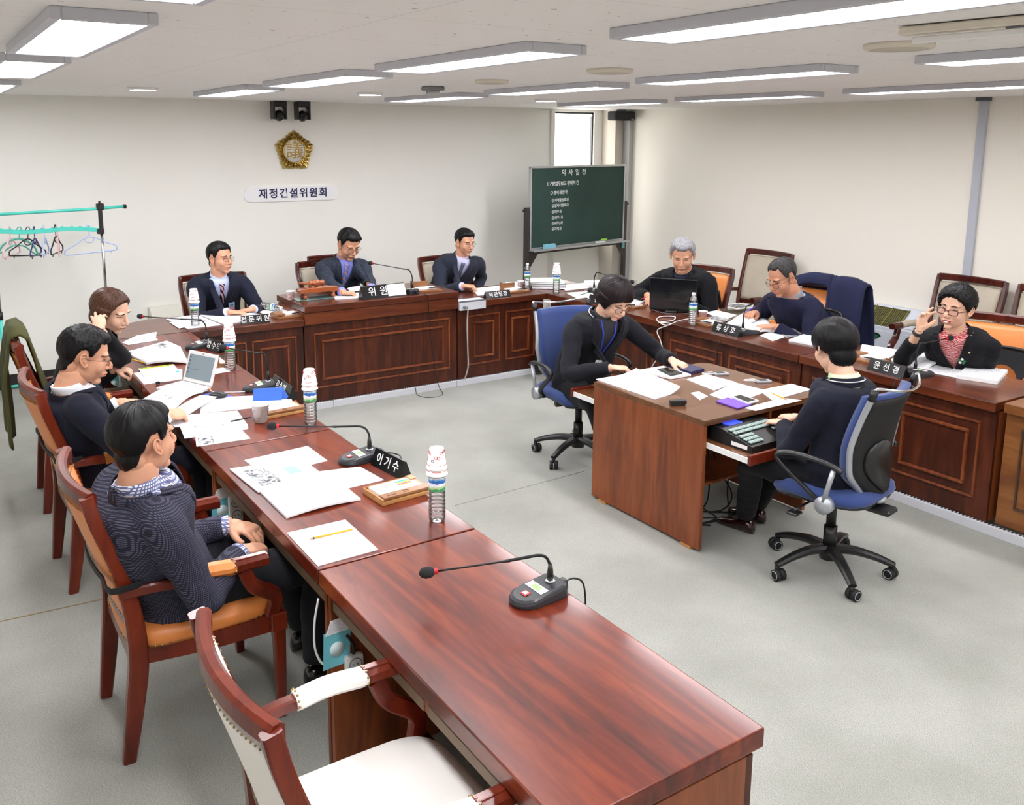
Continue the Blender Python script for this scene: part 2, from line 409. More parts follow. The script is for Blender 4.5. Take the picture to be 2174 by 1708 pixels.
# pilaster and pipe box in the corner
bm = newbm(); boxl(bm, (7.02, 8.25, 0), (XW, YW, HC)); struct(obj('trim_1', bm, mat('corner_pilaster_paint', (208, 200, 188), .8)))
bm = newbm(); boxl(bm, (XW-.06, 8.13, 0), (XW, 8.235, HC)); struct(obj('trim_2', bm, mat('grey_trunking', (176, 176, 176), .6)))
p0 = atx(2093, 212, XW); 
bm = newbm(); boxl(bm, (XW-.03, 3.965, 0), (XW, 4.035, HC-.02), .004)
struct(obj('trim_3', bm, mat('grey_cable_trunking', (186, 190, 200), .5)))
bm = newbm(); boxl(bm, (XW-.04, 3.95, HC-.03), (XW, 4.06, HC-.001)); struct(obj('trim_4', bm, mat('dark_trunking_cap', (90, 90, 92), .5)))
bm = newbm(); boxl(bm, (6.245, YW-.03, 0), (6.30, YW, HC-.02), .004); struct(obj('trim_5', bm, mat('white_trunking', (224, 222, 216), .5)))
# window: frame, glowing blind, reveal
wn = thing('window_1', 'tall narrow corner window behind the chalkboard with white roller blind', 'window', (0, 0, 0)); wn['kind'] = 'structure'; del wn['category']
M_frame = mat('black_window_frame', (34, 34, 36), .5)
bm = newbm()
boxl(bm, (WX0, YW+.02, WZ1-.03), (WX1, YW+.08, WZ1), .002); boxl(bm, (WX1-.02, YW+.02, WZ0), (WX1, YW+.08, WZ1), .002); boxl(bm, (WX0, YW+.02, WZ0), (WX0+.02, YW+.08, WZ1), .002); boxl(bm, (WX0, YW+.02, WZ0), (WX1, YW+.08, WZ0+.03), .002)
obj('window_frame', bm, M_frame, wn)
bm = newbm(); boxl(bm, (WX0+.02, YW+.055, WZ0+.03), (WX1-.02, YW+.06, WZ1-.03)); obj('pane', bm, mat('daylit_glass', (250, 252, 255), .3, emit=2.2), wn)
bm = newbm(); boxl(bm, (WX0+.02, YW+.03, WZ0+.05), (WX1-.06, YW+.034, WZ1-.03)); cyl(bm, (WX0+.02, YW+.02, WZ1-.035), (WX1-.03, YW+.02, WZ1-.035), .014)
obj('roller_blind', bm, mat('backlit_blind', (255, 253, 248), .7, emit=1.4), wn)
bm = newbm(); boxl(bm, (WX0-.02, YW-.05, WZ0-.03), (WX1+.04, YW+.02, WZ0+.0), .003); obj('window_sill', bm, mat('white_sill', (240, 238, 232), .5), wn)
# ------------------------------------------------------------------ ceiling light panels
def light_proto():
    t = thing('ceiling_light', 'light', 'ceiling light', (0, 0, 0), 0, 'surface mounted ceiling light panels')
    Wd, Ln, H = .275, 1.24, .034
    M_al = mat('light_grey_fixture', (196, 197, 204), .45)
    bm = newbm()
    e = .028
    boxl(bm, (-Wd/2, -Ln/2, -H), (-Wd/2+e, Ln/2, 0), .003); boxl(bm, (Wd/2-e, -Ln/2, -H), (Wd/2, Ln/2, 0), .003)
    boxl(bm, (-Wd/2+e, -Ln/2, -H), (Wd/2-e, -Ln/2+e, 0), .003); boxl(bm, (-Wd/2+e, Ln/2-e, -H), (Wd/2-e, Ln/2, 0), .003)
    obj('frame', bm, M_al, t)
    bm = newbm(); boxl(bm, (-Wd/2+e, -Ln/2+e, -H+.006), (Wd/2-e, Ln/2-e, -H+.010))
    m = mat('lit_diffuser', (252, 251, 255), .5, emit=PANEL); obj('diffuser', bm, m, t)
    return t
LP = []
cols = {0: .485, 1: 2.005, 2: 3.61, 3: 5.45}
rows = {0: 1.62, 1: 3.31, 2: 4.90, 3: 6.50, -1: .0}
names_c = {0: 'above the left row of chairs', 1: 'over the aisle side of the left desks', 2: 'over the clerks desk aisle', 3: 'over the right row of desks'}
names_r = {0: 'nearest the camera', 1: 'second from the camera', 2: 'third from the camera', 3: 'nearest the back wall', -1: 'behind the camera'}
proto = None
for ci, cx in cols.items():
    for ri, ry in rows.items():
        if ri == 3 and ci == 0: ry = 6.9
        lab = 'white ceiling light panel %s, %s' % (names_c[ci], names_r[ri])
        if proto is None:
            proto = light_proto(); proto.location = (cx, ry, HC); proto['label'] = lab
        else: dup(proto, (cx, ry, HC), 0, lab)
# round downlights, speakers, detectors
def disc(name, label, cat, p, r, h, m, m2=None, group=None, r2=.8):
    t = thing(name, label, cat, (p.x, p.y, HC), 0, group)
    bm = newbm(); lathe(bm, [(r, 0), (r, -h*.6), (r*.93, -h), (r*r2, -h)], 28); obj('housing', bm, m, t, True)
    if m2: bm = newbm(); lathe(bm, [(r*r2, -h*.6), (r*r2, -h*1.05), (.001, -h*1.1)], 24); obj('lens', bm, m2, t, True)
    return t
M_lit = mat('lit_downlight', (252, 252, 255), .5, emit=6)
for (px, py, lab) in ((303, 186, 'small round lit downlight at upper left near back wall'), (785, 197, 'small round lit downlight right of the wall emblem'), (1159, 211, 'small round lit downlight near the chalkboard corner')):
    disc('downlight', lab, 'ceiling light', at(px, py, HC), .10, .018, M_white, M_lit, 'round downlights', .85)
M_iv = mat('ivory_grille', (222, 214, 198), .6)
for (px, py, r, lab) in ((1295, 147, .115, 'round cream ceiling speaker in the middle of the ceiling'), (1044, 170, .10, 'round cream ceiling speaker beyond the long light, left of centre'), (1909, 93, .12, 'round cream ceiling speaker beside the projection screen rail')):
    disc('ceiling_speaker', lab, 'speaker', at(px, py, HC), r, .02, M_iv, mat('ivory_mesh', (205, 198, 182), .8, bump=(500, .4, .002)), 'round ceiling speakers', .82)
p = at(919, 183, HC); t = thing('smoke_detector', 'small grey two-tier smoke detector on the ceiling', 'detector', (p.x, p.y, HC))
bm = newbm(); boxl(bm, (-.06, -.06, -.03), (.06, .06, 0), .008); obj('base', bm, M_grey, t)
bm = newbm(); lathe(bm, [(.045, -.03), (.045, -.055), (.03, -.068), (.001, -.07)], 20); obj('sensor', bm, mat('pale_grey_plastic', (190, 190, 190), .5), t, True)
# projection screen housing at upper right
a = at(1915, 78, HC-.03); b_ = Vector((a.x+.10, a.y-.95, HC-.03))
t = thing('projection_screen', 'retracted cream projection screen rail hanging at upper right of ceiling', 'projection screen', (a.x, a.y, HC))
d = (b_-a); ang = math.atan2(d.y, d.x)
bm = newbm(); M0 = RZ(ang); boxl(bm, (0, -.03, -.028), (d.length, .03, -.004), .004, M0); obj('housing', bm, M_iv, t)
bm = newbm(); boxl(bm, (.04, -.02, -.055), (d.length, .0, -.035), .003, M0); obj('bottom_bar', bm, M_white, t)
bm = newbm(); boxl(bm, (.3, -.012, -.035), (.34, .012, 0), 0, M0); boxl(bm, (.6, -.012, -.035), (.64, .012, 0), 0, M0); obj('bracket', bm, M_grey, t)
# ================================================================== desks
DZ = .74; TH = .052
def moulding_frame(bm, u0, u1, v0, v1, w_, d, P):
    """bead frame: P(u,v,n) -> world; w_ width, d depth"""
    for lo, hi in (((u0, v1-w_), (u1, v1)), ((u0, v0), (u1, v0+w_)), ((u0, v0+w_), (u0+w_, v1-w_)), ((u1-w_, v0+w_), (u1, v1-w_))):
        vs = []
        ins = w_*.3
        quads = [[(lo[0], lo[1], 0), (hi[0], lo[1], 0), (hi[0], hi[1], 0), (lo[0], hi[1], 0)],
                 [(lo[0]+ins*.6, lo[1]+ins*.6, d), (hi[0]-ins*.6, lo[1]+ins*.6, d), (hi[0]-ins*.6, hi[1]-ins*.6, d), (lo[0]+ins*.6, hi[1]-ins*.6, d)]]
        a = [bm.verts.new(P(*q)) for q in quads[0]]; b = [bm.verts.new(P(*q)) for q in quads[1]]
        for i in range(4): bm.faces.new((a[i], a[(i+1) % 4], b[(i+1) % 4], b[i]))
        bm.faces.new(b)
def panel_parts(parent, P, u0, u1, v0, v1, m=None):
    bm = newbm(); moulding_frame(bm, u0, u1, v0, v1, .014, .009, P); obj('panel_moulding', bm, m or M_mould, parent)
    i = .062
    bm = newbm(); moulding_frame(bm, u0+i, u1-i, v0+i, v1-i, .018, .013, P); obj('inner_moulding', bm, m or M_mould, parent)
def desk_unit(label, loc, rz, Lg, Dp, panels, h=DZ, th=TH, group=None, name='council_desk', base=.0, topm=None, tray=True, ends=(True, True), ov=.035, panm=None, mm=None, feet_rail=True, apron=0):
    """local: x along the desk 0..Lg, y 0 = public front edge, y=Dp sitter's side; z up"""
    t = thing(name, label, 'desk', loc, rz, group)
    bm = newbm(); boxl(bm, (.002, 0, h-th), (Lg-.002, Dp, h), .004, seg=2); obj('tabletop', bm, topm or M_topx, t)
    pm = panm or M_pan
    zt = h-th-.006
    bm = newbm(); boxl(bm, (.004, ov, base), (Lg-.004, ov+.022, zt)); obj('front_panel', bm, pm, t)
    if apron:
        bm = newbm(); boxl(bm, (.002, .006, h-th-apron), (Lg-.002, ov, h-th-.004), .002); obj('apron', bm, M_topx, t)
    for k, e in enumerate(ends):
        if e:
            x = .004 if k == 0 else Lg-.026
            bm = newbm(); boxl(bm, (x, ov+.022, base), (x+.022, Dp-.03, zt)); obj('side_panel', bm, M_desk, t)
    if tray:
        bm = newbm(); boxl(bm, (.04, ov+.12, h-.135), (Lg/2-.01, Dp-.04, h-.123)); boxl(bm, (Lg/2+.01, ov+.12, h-.135), (Lg-.04, Dp-.04, h-.123)); obj('under_shelf', bm, M_desk, t)
        bm = newbm(); boxl(bm, (.03, Dp-.055, h-.14), (Lg/2-.012, Dp-.035, h-.105), .002); boxl(bm, (Lg/2+.012, Dp-.055, h-.14), (Lg-.03, Dp-.035, h-.105), .002); obj('shelf_edge', bm, mat('grey_brown_edging', (120, 100, 78), .5), t)
        bm = newbm(); boxl(bm, (Lg/2-.012, Dp-.16, h-.14), (Lg/2+.012, Dp-.04, h-th-.004)); obj('shelf_divider', bm, M_desk, t)
    if feet_rail:
        bm = newbm(); boxl(bm, (.03, ov+.13, .10), (Lg-.03, ov+.16, .20), .003); obj('foot_rail', bm, M_desk, t)
    P = lambda u, v, n: Vector((u, ov-n, v))
    for (a, b) in panels: panel_parts(t, P, a, b, base+.11, zt-.07-apron, mm)
    return t
# back bench: local x -> world x, front at y=YB
YB = 6.535
gB = 'back row of council desks'
xa, xb, xc, xd = 1.60, at(648, 679).x, aty(975, 622, YB).x, 4.79
La = xb-xa
desk_unit('low walnut desk under the seated man with striped tie, left of the raised desk', (xa, YB, 0), 0, La, .64, [(.06, .42), (.46, La-.06)], group=None, base=.055)
Lb = xc-xb
H2 = .84
desk_unit('raised walnut chairman desk with one wide moulded panel and gavel on top', (xb+.003, YB, 0), 0, Lb-.006, .64, [(.08, Lb-.08)], h=H2, th=.05, name='chairman_desk', base=.055, apron=.10)
Lc = xd-xc
desk_unit('low walnut desk with two moulded panels right of the raised desk', (xc, YB, 0), 0, Lc, .64, [(.10, Lc/2-.02), (Lc/2+.04, Lc-.10)], base=.055)
# rounded corner table left
t = thing('corner_table', 'brown corner tabletop with rounded outer corner joining left and back desks', 'desk', (0, 0, 0))
cp = [(1.0, 6.56), (1.6, 6.56), (1.6, 7.19)]
k = 14
arc = [(1.60-.56*math.sin(PI/2*i/k)-.03*math.sin(PI/2*i/k), 6.58+.61*math.cos(PI/2*i/k)) for i in range(k+1)]
bm = newbm(); prism(bm, [(1.597, 6.56)]+arc+[(1.01, 6.56)], DZ-TH, DZ); obj('tabletop', bm, M_topx, t)
bm = newbm(); boxl(bm, (1.2, 6.6, 0), (1.55, 6.63, DZ-TH)); boxl(bm, (1.5, 6.63, 0), (1.53, 7.0, DZ-TH)); obj('support_panel', bm, M_desk, t)
# left row: local x -> world -y ; front (aisle) side at x=XLi
XLi, XLo = 1.605, 1.0
ys = [1.272, 2.600, 3.935, 5.262, 6.556]
for i in range(4):
    L_ = ys[i+1]-ys[i]
    lab = ['empty glossy red-brown desk nearest the camera with one microphone', 'glossy desk before the man in checked jacket, second from the camera', 'paper-strewn desk before the man in navy suit, third from the camera', 'farthest desk of left row before the woman with a pencil'][i]
    desk_unit(lab, (XLi, ys[i], 0), PI/2, L_-.004, XLi-XLo, [(.08, L_/2-.03), (L_/2+.03, L_-.08)], topm=M_topr, group='left row of desks')
# right row: front at x=XR, local x -> world -y, rz=-90deg : local x -> -y, local y -> +x
XR = 4.80
yr = [6.525, 5.05, 3.735, 2.445]
for i in range(3):
    L_ = yr[i]-yr[i+1]
    lab = ['right row desk nearest the corner, with folders and the large black laptop beginning', 'right row desk before the man in navy sweater', 'right row desk before the woman in red glasses'][i]
    if i == 0: lab = 'right row desk nearest the chalkboard corner, before the grey-haired man'
    desk_unit(lab, (XR, yr[i]-.003, 0), -PI/2, L_-.006, .62, [(.09, L_/2-.03), (L_/2+.03, L_-.09)], group='right row of desks', base=.055)
M_bwood = wood('lighter_brown_panel', (96, 54, 24), (124, 74, 34), (140, 88, 44), 'X', rough=.4, coat=.2)
M_dkm = mat('dark_brown_moulding', (70, 50, 36), .4)
desk_unit('lighter brown desk with dark frame moulding at the right edge', (XR+.03, 2.42, 0), -PI/2, 1.29, .62, [(.09, 1.2)], h=.745, base=.055, panm=M_bwood, mm=M_dkm, topm=M_bwood)
# corner top joining back bench and right row
t = thing('corner_table', 'walnut corner tabletop between the back desks and the right row', 'desk', (0, 0, 0))
bm = newbm(); boxl(bm, (4.795, 6.53, DZ-TH), (5.42, 7.175, DZ-.001), .003); obj('tabletop', bm, M_topx, t)
bm = newbm(); boxl(bm, (5.36, 6.56, 0), (5.38, 7.1, DZ-TH)); obj('support_panel', bm, M_desk, t)
# white slotted cable ducts along the desks
M_duct = mat('white_cable_duct', (206, 208, 214), .5)
def duct(label, p, L_, rz, seams=()):
    t = thing('cable_duct', label, 'cable duct', p, rz, 'slotted cable ducts along the desk fronts')
    bm = newbm(); boxl(bm, (0, 0, 0), (L_, .036, .053), .002); obj('casing', bm, M_duct, t)
    bm = newbm(); n = int(L_/.021)
    for i in range(n): box(bm, (.01+i*.021, .024, .0535), (.011, .013, .002))
    o = obj('slots', bm, M_blkm, t); o['kind'] = 'stuff'
    if seams:
        bm = newbm()
        for s in seams: boxl(bm, (s, -.001, 0), (s+.003, .03, .0545))
        obj('joint', bm, M_grey, t)
duct('white slotted cable duct on the floor along the back desks', (1.64, YB-.002, 0), 4.80-1.64, 0, (.4, 1.05, 2.2))
duct('white slotted cable duct on the floor along the right desks', (XR-.002, 6.53, 0), 5.5, -PI/2, (1.2, 2.6))
bm = newbm(); box(bm, (4.70, 6.50, .10), (.09, .05, .16), .004, None); o = obj('floor_socket_box', bm, M_blk); tag(o, 'small black box in the inner corner of the right and back desks', 'box')
# ================================================================== centre desk
t = thing('clerk_desk', 'brown clerk desk in the middle of the floor with pull-out keyboard trays', 'desk', (0, 0, 0))
X0, X1, Y0, Y1, ZD = 3.285, 4.20, 3.103, 3.99, .72
bm = newbm(); prism(bm, [(X0, Y0), (X1, Y0), (X1, Y1-.05), (X1-.05, Y1), (X0, Y1)], ZD-.03, ZD); obj('tabletop', bm, M_desktop, t)
bm = newbm(); boxl(bm, (X0+.001, Y0+.001, ZD-.0305), (X0+.025, Y1-.001, ZD-.0005)); obj('top_edging', bm, M_desk, t)
bm = newbm(); boxl(bm, (X0, Y0+.002, .015), (X0+.025, Y1-.002, ZD-.03), .002); obj('side_panel', bm, M_desk, t)
bm = newbm(); boxl(bm, (X1-.03, Y0+.05, .015), (X1-.005, Y1-.05, ZD-.03), .002); obj('side_panel', bm, M_desk, t)
bm = newbm(); boxl(bm, (X0+.025, 3.53, .2), (X1-.03, 3.55, ZD-.03)); obj('middle_panel', bm, M_desk, t)
bm = newbm(); boxl(bm, (X0+.025, Y0+.12, .30), (X1-.03, 3.53, .315)); obj('lower_shelf', bm, M_desk, t)
bm = newbm(); boxl(bm, (3.80, Y0+.02, .52), (3.82, 3.5, ZD-.03)); obj('tray_divider', bm, M_desk, t)
for k, (xa_, xb_) in enumerate(((X0+.03, X0+.09), )):
    pass
for (yy) in (Y0+.06, Y1-.14):
    bm = newbm(); boxl(bm, (X0-.004, yy, 0), (X0+.02, yy+.07, .015)); obj('foot_pad', bm, M_boxw, t)
TZ = .60
bm = newbm(); boxl(bm, (X0+.04, 2.83, TZ-.012), (3.79, 3.40, TZ)); tr = obj('keyboard_tray', bm, M_desktop, t); tr['label'] = 'near pull-out tray holding the stenotype keyboard'
bm = newbm(); boxl(bm, (X0+.02, 2.812, TZ-.035), (3.80, 2.832, TZ+.018), .003); obj('tray_lip', bm, M_chair, tr)
bm = newbm(); boxl(bm, (X0+.028, 2.835, TZ-.03), (X0+.038, 3.4, TZ-.002)); obj('tray_rail', bm, M_white, tr)
bm = newbm(); boxl(bm, (X0+.04, 3.7, TZ-.012), (3.95, 4.22, TZ)); tr = obj('keyboard_tray', bm, M_desktop, t); tr['label'] = 'far pull-out tray in front of the woman with lanyard'
bm = newbm(); boxl(bm, (X0+.02, 4.22, TZ-.035), (3.97, 4.24, TZ+.018), .003); obj('tray_lip', bm, M_chair, tr)
bm = newbm(); boxl(bm, (X0+.028, 3.7, TZ-.03), (X0+.038, 4.22, TZ-.002)); obj('tray_rail', bm, M_white, tr)
# ================================================================== wooden armchairs
def nails(bm, pts, r=.0045, step=.017):
    P = bez(pts, 10); acc = 0; last = P[0]; ell(bm, last, (r, r, r), u=6, v=4)
    for p in P[1:]:
        acc += (p-last).length; last = p
        if acc >= step: acc = 0; ell(bm, p, (r, r, r), u=6, v=4)
def wood_chair(label, wm, up, carved=False, hs=1.0, strap=False, group=None, mt=None, bw=.285):
    """+x forward, origin on floor under the seat centre. bw: half width of the back at the top"""
    t = thing('armchair', label, 'chair', (0, 0, 0), 0, group)
    zs = .40; zt = 1.0*hs; xt = -.35; hb = .225
    for s in (-1, 1):
        # rear leg continues into the back post
        bm = newbm()
        pts = bez([(-.285, s*.22, 0), (-.255, s*.235, .22), (-.235, s*.245, .42), (-.262, s*.26, .66), (xt+.012, s*(bw-.012), .9*hs), (xt-.01, s*(bw-.018), zt)], 5)
        n = len(pts)
        rtube(bm, pts, [.034+.012*math.sin(PI*min(1, i/n*1.4)) for i in range(n)], [.042+.022*math.sin(PI*min(1, i/n*1.5)) for i in range(n)], nrm=(1, 0, 0)); obj('back_post', bm, wm, t)
        bm = newbm(); rtube(bm, [(.25, s*.255, 0), (.25, s*.258, .3), (.245, s*.26, .405)], [.032, .042, .052], [.032, .042, .052], nrm=(1, 0, 0)); boxl(bm, (.215, s*.26-.03, .36), (.275, s*.26+.03, .43), .004); obj('front_leg', bm, wm, t)
        # arm support: swoops forward then up
        bm = newbm(); rtube(bm, bez([(.225, s*.262, .42), (.235, s*.275, .50), (.155, s*.29, .565), (.12, s*.295, .64)], 6), [.034]*19, [.05, ]*19, nrm=(1, 0, 0)); obj('arm_support', bm, wm, t)
        bm = newbm(); rtube(bm, bez([(-.285, s*.265, .645), (-.19, s*.285, .655), (-.10, s*.297, .655)], 5), [.036]*11, [.035]*11); obj('arm_rest', bm, wm, t)
        bm = newbm(); rtube(bm, bez([(.08, s*.297, .658), (.15, s*.297, .66), (.205, s*.295, .66)], 5), [.052]*11, [.044]*11, bev=.25)
        boxl(bm, (.08, s*.297-.012, .678), (.20, s*.297+.012, .686), .002); obj('arm_end', bm, wm, t)
        bm = newbm(); rtube(bm, bez([(-.115, s*.296, .656), (-.02, s*.297, .666), (.09, s*.297, .658)], 6), [.058, .062, .062, .062, .062, .062, .062, .062, .062, .062, .062, .062, .058], [.05]*13, bev=.35)
        pad = obj('arm_pad', bm, up, t)
        bm = newbm()
        for xx in (-.112, .086):
            for i in range(7):
                a = PI*i/6; ell(bm, (xx, s*.297+math.cos(a)*.033, .655+math.sin(a)*.030), (.004,)*3, u=6, v=4)
        o = obj('nail_trim', bm, M_brass, pad); o['kind'] = 'stuff'
    # seat frame: curved rails
    bm = newbm()
    out = [(-.255, -.225), (-.255, .225), (.0, .262), (.22, .262), (.265, .15), (.285, 0), (.265, -.15), (.22, -.262), (.0, -.262)]
    prism(bm, out, .352, .415); obj('seat_frame', bm, wm, t)
    bm = newbm(); n = 28; rings = []
    def so(a):
        c, s_ = math.cos(a), math.sin(a); e = .42
        return (.005+.268*math.copysign(abs(c)**e, c), .262*math.copysign(abs(s_)**e, s_))
    for k, (sc_, z) in enumerate([(.97, .41), (1.0, .425), (.995, .448), (.95, .468), (.80, .480), (.4, .487)]):
        rings.append([Vector((so(2*PI*i/n)[0]*sc_, so(2*PI*i/n)[1]*sc_, z)) for i in range(n)])
    loft(bm, rings); seat = obj('seat', bm, up, t, True)
    bm = newbm()
    for i in range(60):
        a = 2*PI*i/60; x, y = so(a); ell(bm, (x*1.0, y*1.0, .421), (.0045,)*3, u=6, v=4)
    o = obj('nail_trim', bm, M_brass, seat); o['kind'] = 'stuff'
    # back: curved crest rail, lower rail, upholstered panel both sides
    def backpt(u, v, off=0):   # u -1..1, v 0..1
        z = .52*hs+(zt-.045-.52*hs)*v
        xc = -.245-.10*v**1.3+ .0
        wdt = .25+(bw-.27)*v
        return Vector((xc-.045*(1-u*u)*(.35+.65*v)+off, u*wdt, z))
    bm = newbm(); pts = [backpt(u/8, 1.0)+Vector((-.0, 0, .028)) for u in range(-8, 9)]
    rtube(bm, pts, .036, .055 if not carved else .06, nrm=(0, 0, 1), bev=.25); obj('crest_rail', bm, wm, t)
    if carved:
        bm = newbm(); pts = [backpt(u/8, 1.0)+Vector((-.0, 0, .075)) for u in range(-5, 6)]
        rtube(bm, pts, .03, .05, nrm=(0, 0, 1), bev=.3)
        for u in range(-4, 5):
            p = backpt(u/8, 1.0); 
            for q in (1,):
                tube(bm, [p+Vector((.02, .018*math.cos(a), .05+.018*math.sin(a))) for a in [PI*2*j/10 for j in range(11)]], .004, 5)
        obj('carved_crest', bm, wm, t)
    bm = newbm(); pts = [backpt(u/8, 0.0) for u in range(-8, 9)]; rtube(bm, pts, .03, .045); obj('lower_rail', bm, wm, t)
    bm = newbm(); grid = []
    nu, nv = 12, 10
    F = [[bm.verts.new(backpt((-1+2*i/nu)*.93, .04+.93*j/nv, .016+.020*math.sin(PI*i/nu)**.5*math.sin(PI*j/nv)**.5)) for i in range(nu+1)] for j in range(nv+1)]
    G = [[bm.verts.new(backpt((-1+2*i/nu)*.93, .04+.93*j/nv, -.016-.006*math.sin(PI*i/nu)**.5*math.sin(PI*j/nv)**.5)) for i in range(nu+1)] for j in range(nv+1)]
    for j in range(nv):
        for i in range(nu):
            bm.faces.new((F[j][i], F[j][i+1], F[j+1][i+1], F[j+1][i])); bm.faces.new((G[j][i], G[j+1][i], G[j+1][i+1], G[j][i+1]))
    for i in range(nu):
        bm.faces.new((F[0][i+1], F[0][i], G[0][i], G[0][i+1])); bm.faces.new((F[nv][i], F[nv][i+1], G[nv][i+1], G[nv][i]))
    for j in range(nv):
        bm.faces.new((F[j][0], F[j+1][0], G[j+1][0], G[j][0])); bm.faces.new((F[j+1][nu], F[j][nu], G[j][nu], G[j+1][nu]))
    back = obj('backrest', bm, up, t, True)
    bm = newbm()
    for off in (.018, -.018):
        for a_, b_2 in ((( -.92, .05), (-.92, .96)), ((.92, .05), (.92, .96)), ((-.92, .97), (.92, .97)), ((-.92, .04), (.92, .04))):
            nails(bm, [backpt(a_[0]+(b_2[0]-a_[0])*q/6, a_[1]+(b_2[1]-a_[1])*q/6, off) for q in range(7)], .0028, .016)
    o = obj('nail_trim', bm, M_brass, back); o['kind'] = 'stuff'
    if strap:
        bm = newbm(); ring = []
        v = .36
        pts = [backpt(1.13, v, .055), backpt(1.16, v, -.05)]+[backpt(u/4, v, -.035) for u in range(3, -4, -1)]+[backpt(-1.16, v, -.05), backpt(-1.13, v, .055)]
        rtube(bm, bez(pts, 3), .006, .022, nrm=(0, 0, 1)); obj('elastic_strap', bm, M_blkm, t)
    return t
def seat_at(t, x, y, deg): t.location = (x, y, 0); t.rotation_euler = (0, 0, math.radians(deg)); return t
g_o = 'orange leather armchairs'
ch1 = seat_at(wood_chair('orange leather mahogany armchair of the man in checked jacket', M_chair, M_orange, strap=True, group=g_o), .735, 3.23, 0)
ch2 = dup(ch1, (.745, 4.62, 0), math.radians(2), 'orange leather armchair of the man in navy suit')
ch3 = dup(ch1, (.775, 5.68, 0), math.radians(-2), 'orange leather armchair at far left with an olive coat over it')
proto_od = wood_chair('orange leather dark-framed armchair behind the grey-haired man', M_chdk, M_orange, group=g_o, hs=1.0)
seat_at(proto_od, 5.66, 5.68, 190)
dup(proto_od, (5.74, 4.48, 0), math.radians(184), 'orange leather armchair with a navy suit jacket hung on its back')
dup(proto_od, (5.58, 3.00, 0), math.radians(201), 'orange leather armchair of the woman in red glasses')
white_ch = seat_at(wood_chair('cream upholstered mahogany armchair in the bottom foreground', M_chair, M_cream, bw=.28), .845, 1.80, 0)
g_b = 'beige upholstered armchairs'
pb = seat_at(wood_chair('beige armchair against the right wall with printouts on its seat', M_chdk, M_beige, group=g_b, hs=1.05), 6.68, 5.90, 180)
dup(pb, (6.72, 3.90, 0), math.radians(180), 'beige armchair against the right wall behind the woman in red glasses')
dup(pb, (6.72, 3.25, 0), math.radians(180), 'beige armchair against the right wall cut by the right edge')
pb2 = seat_at(wood_chair('beige armchair of the man with the striped tie', M_chdk, M_beige, group=g_b, hs=.98), 2.09, 7.30, -90)
dup(pb2, (4.37, 7.34, 0), math.radians(-92), 'beige armchair of the man holding a pencil at the back')
pc = seat_at(wood_chair('beige armchair with a carved crest, behind the raised desk', M_chdk, M_beige, carved=True, hs=1.0, bw=.30), 3.19, 7.46, -90)
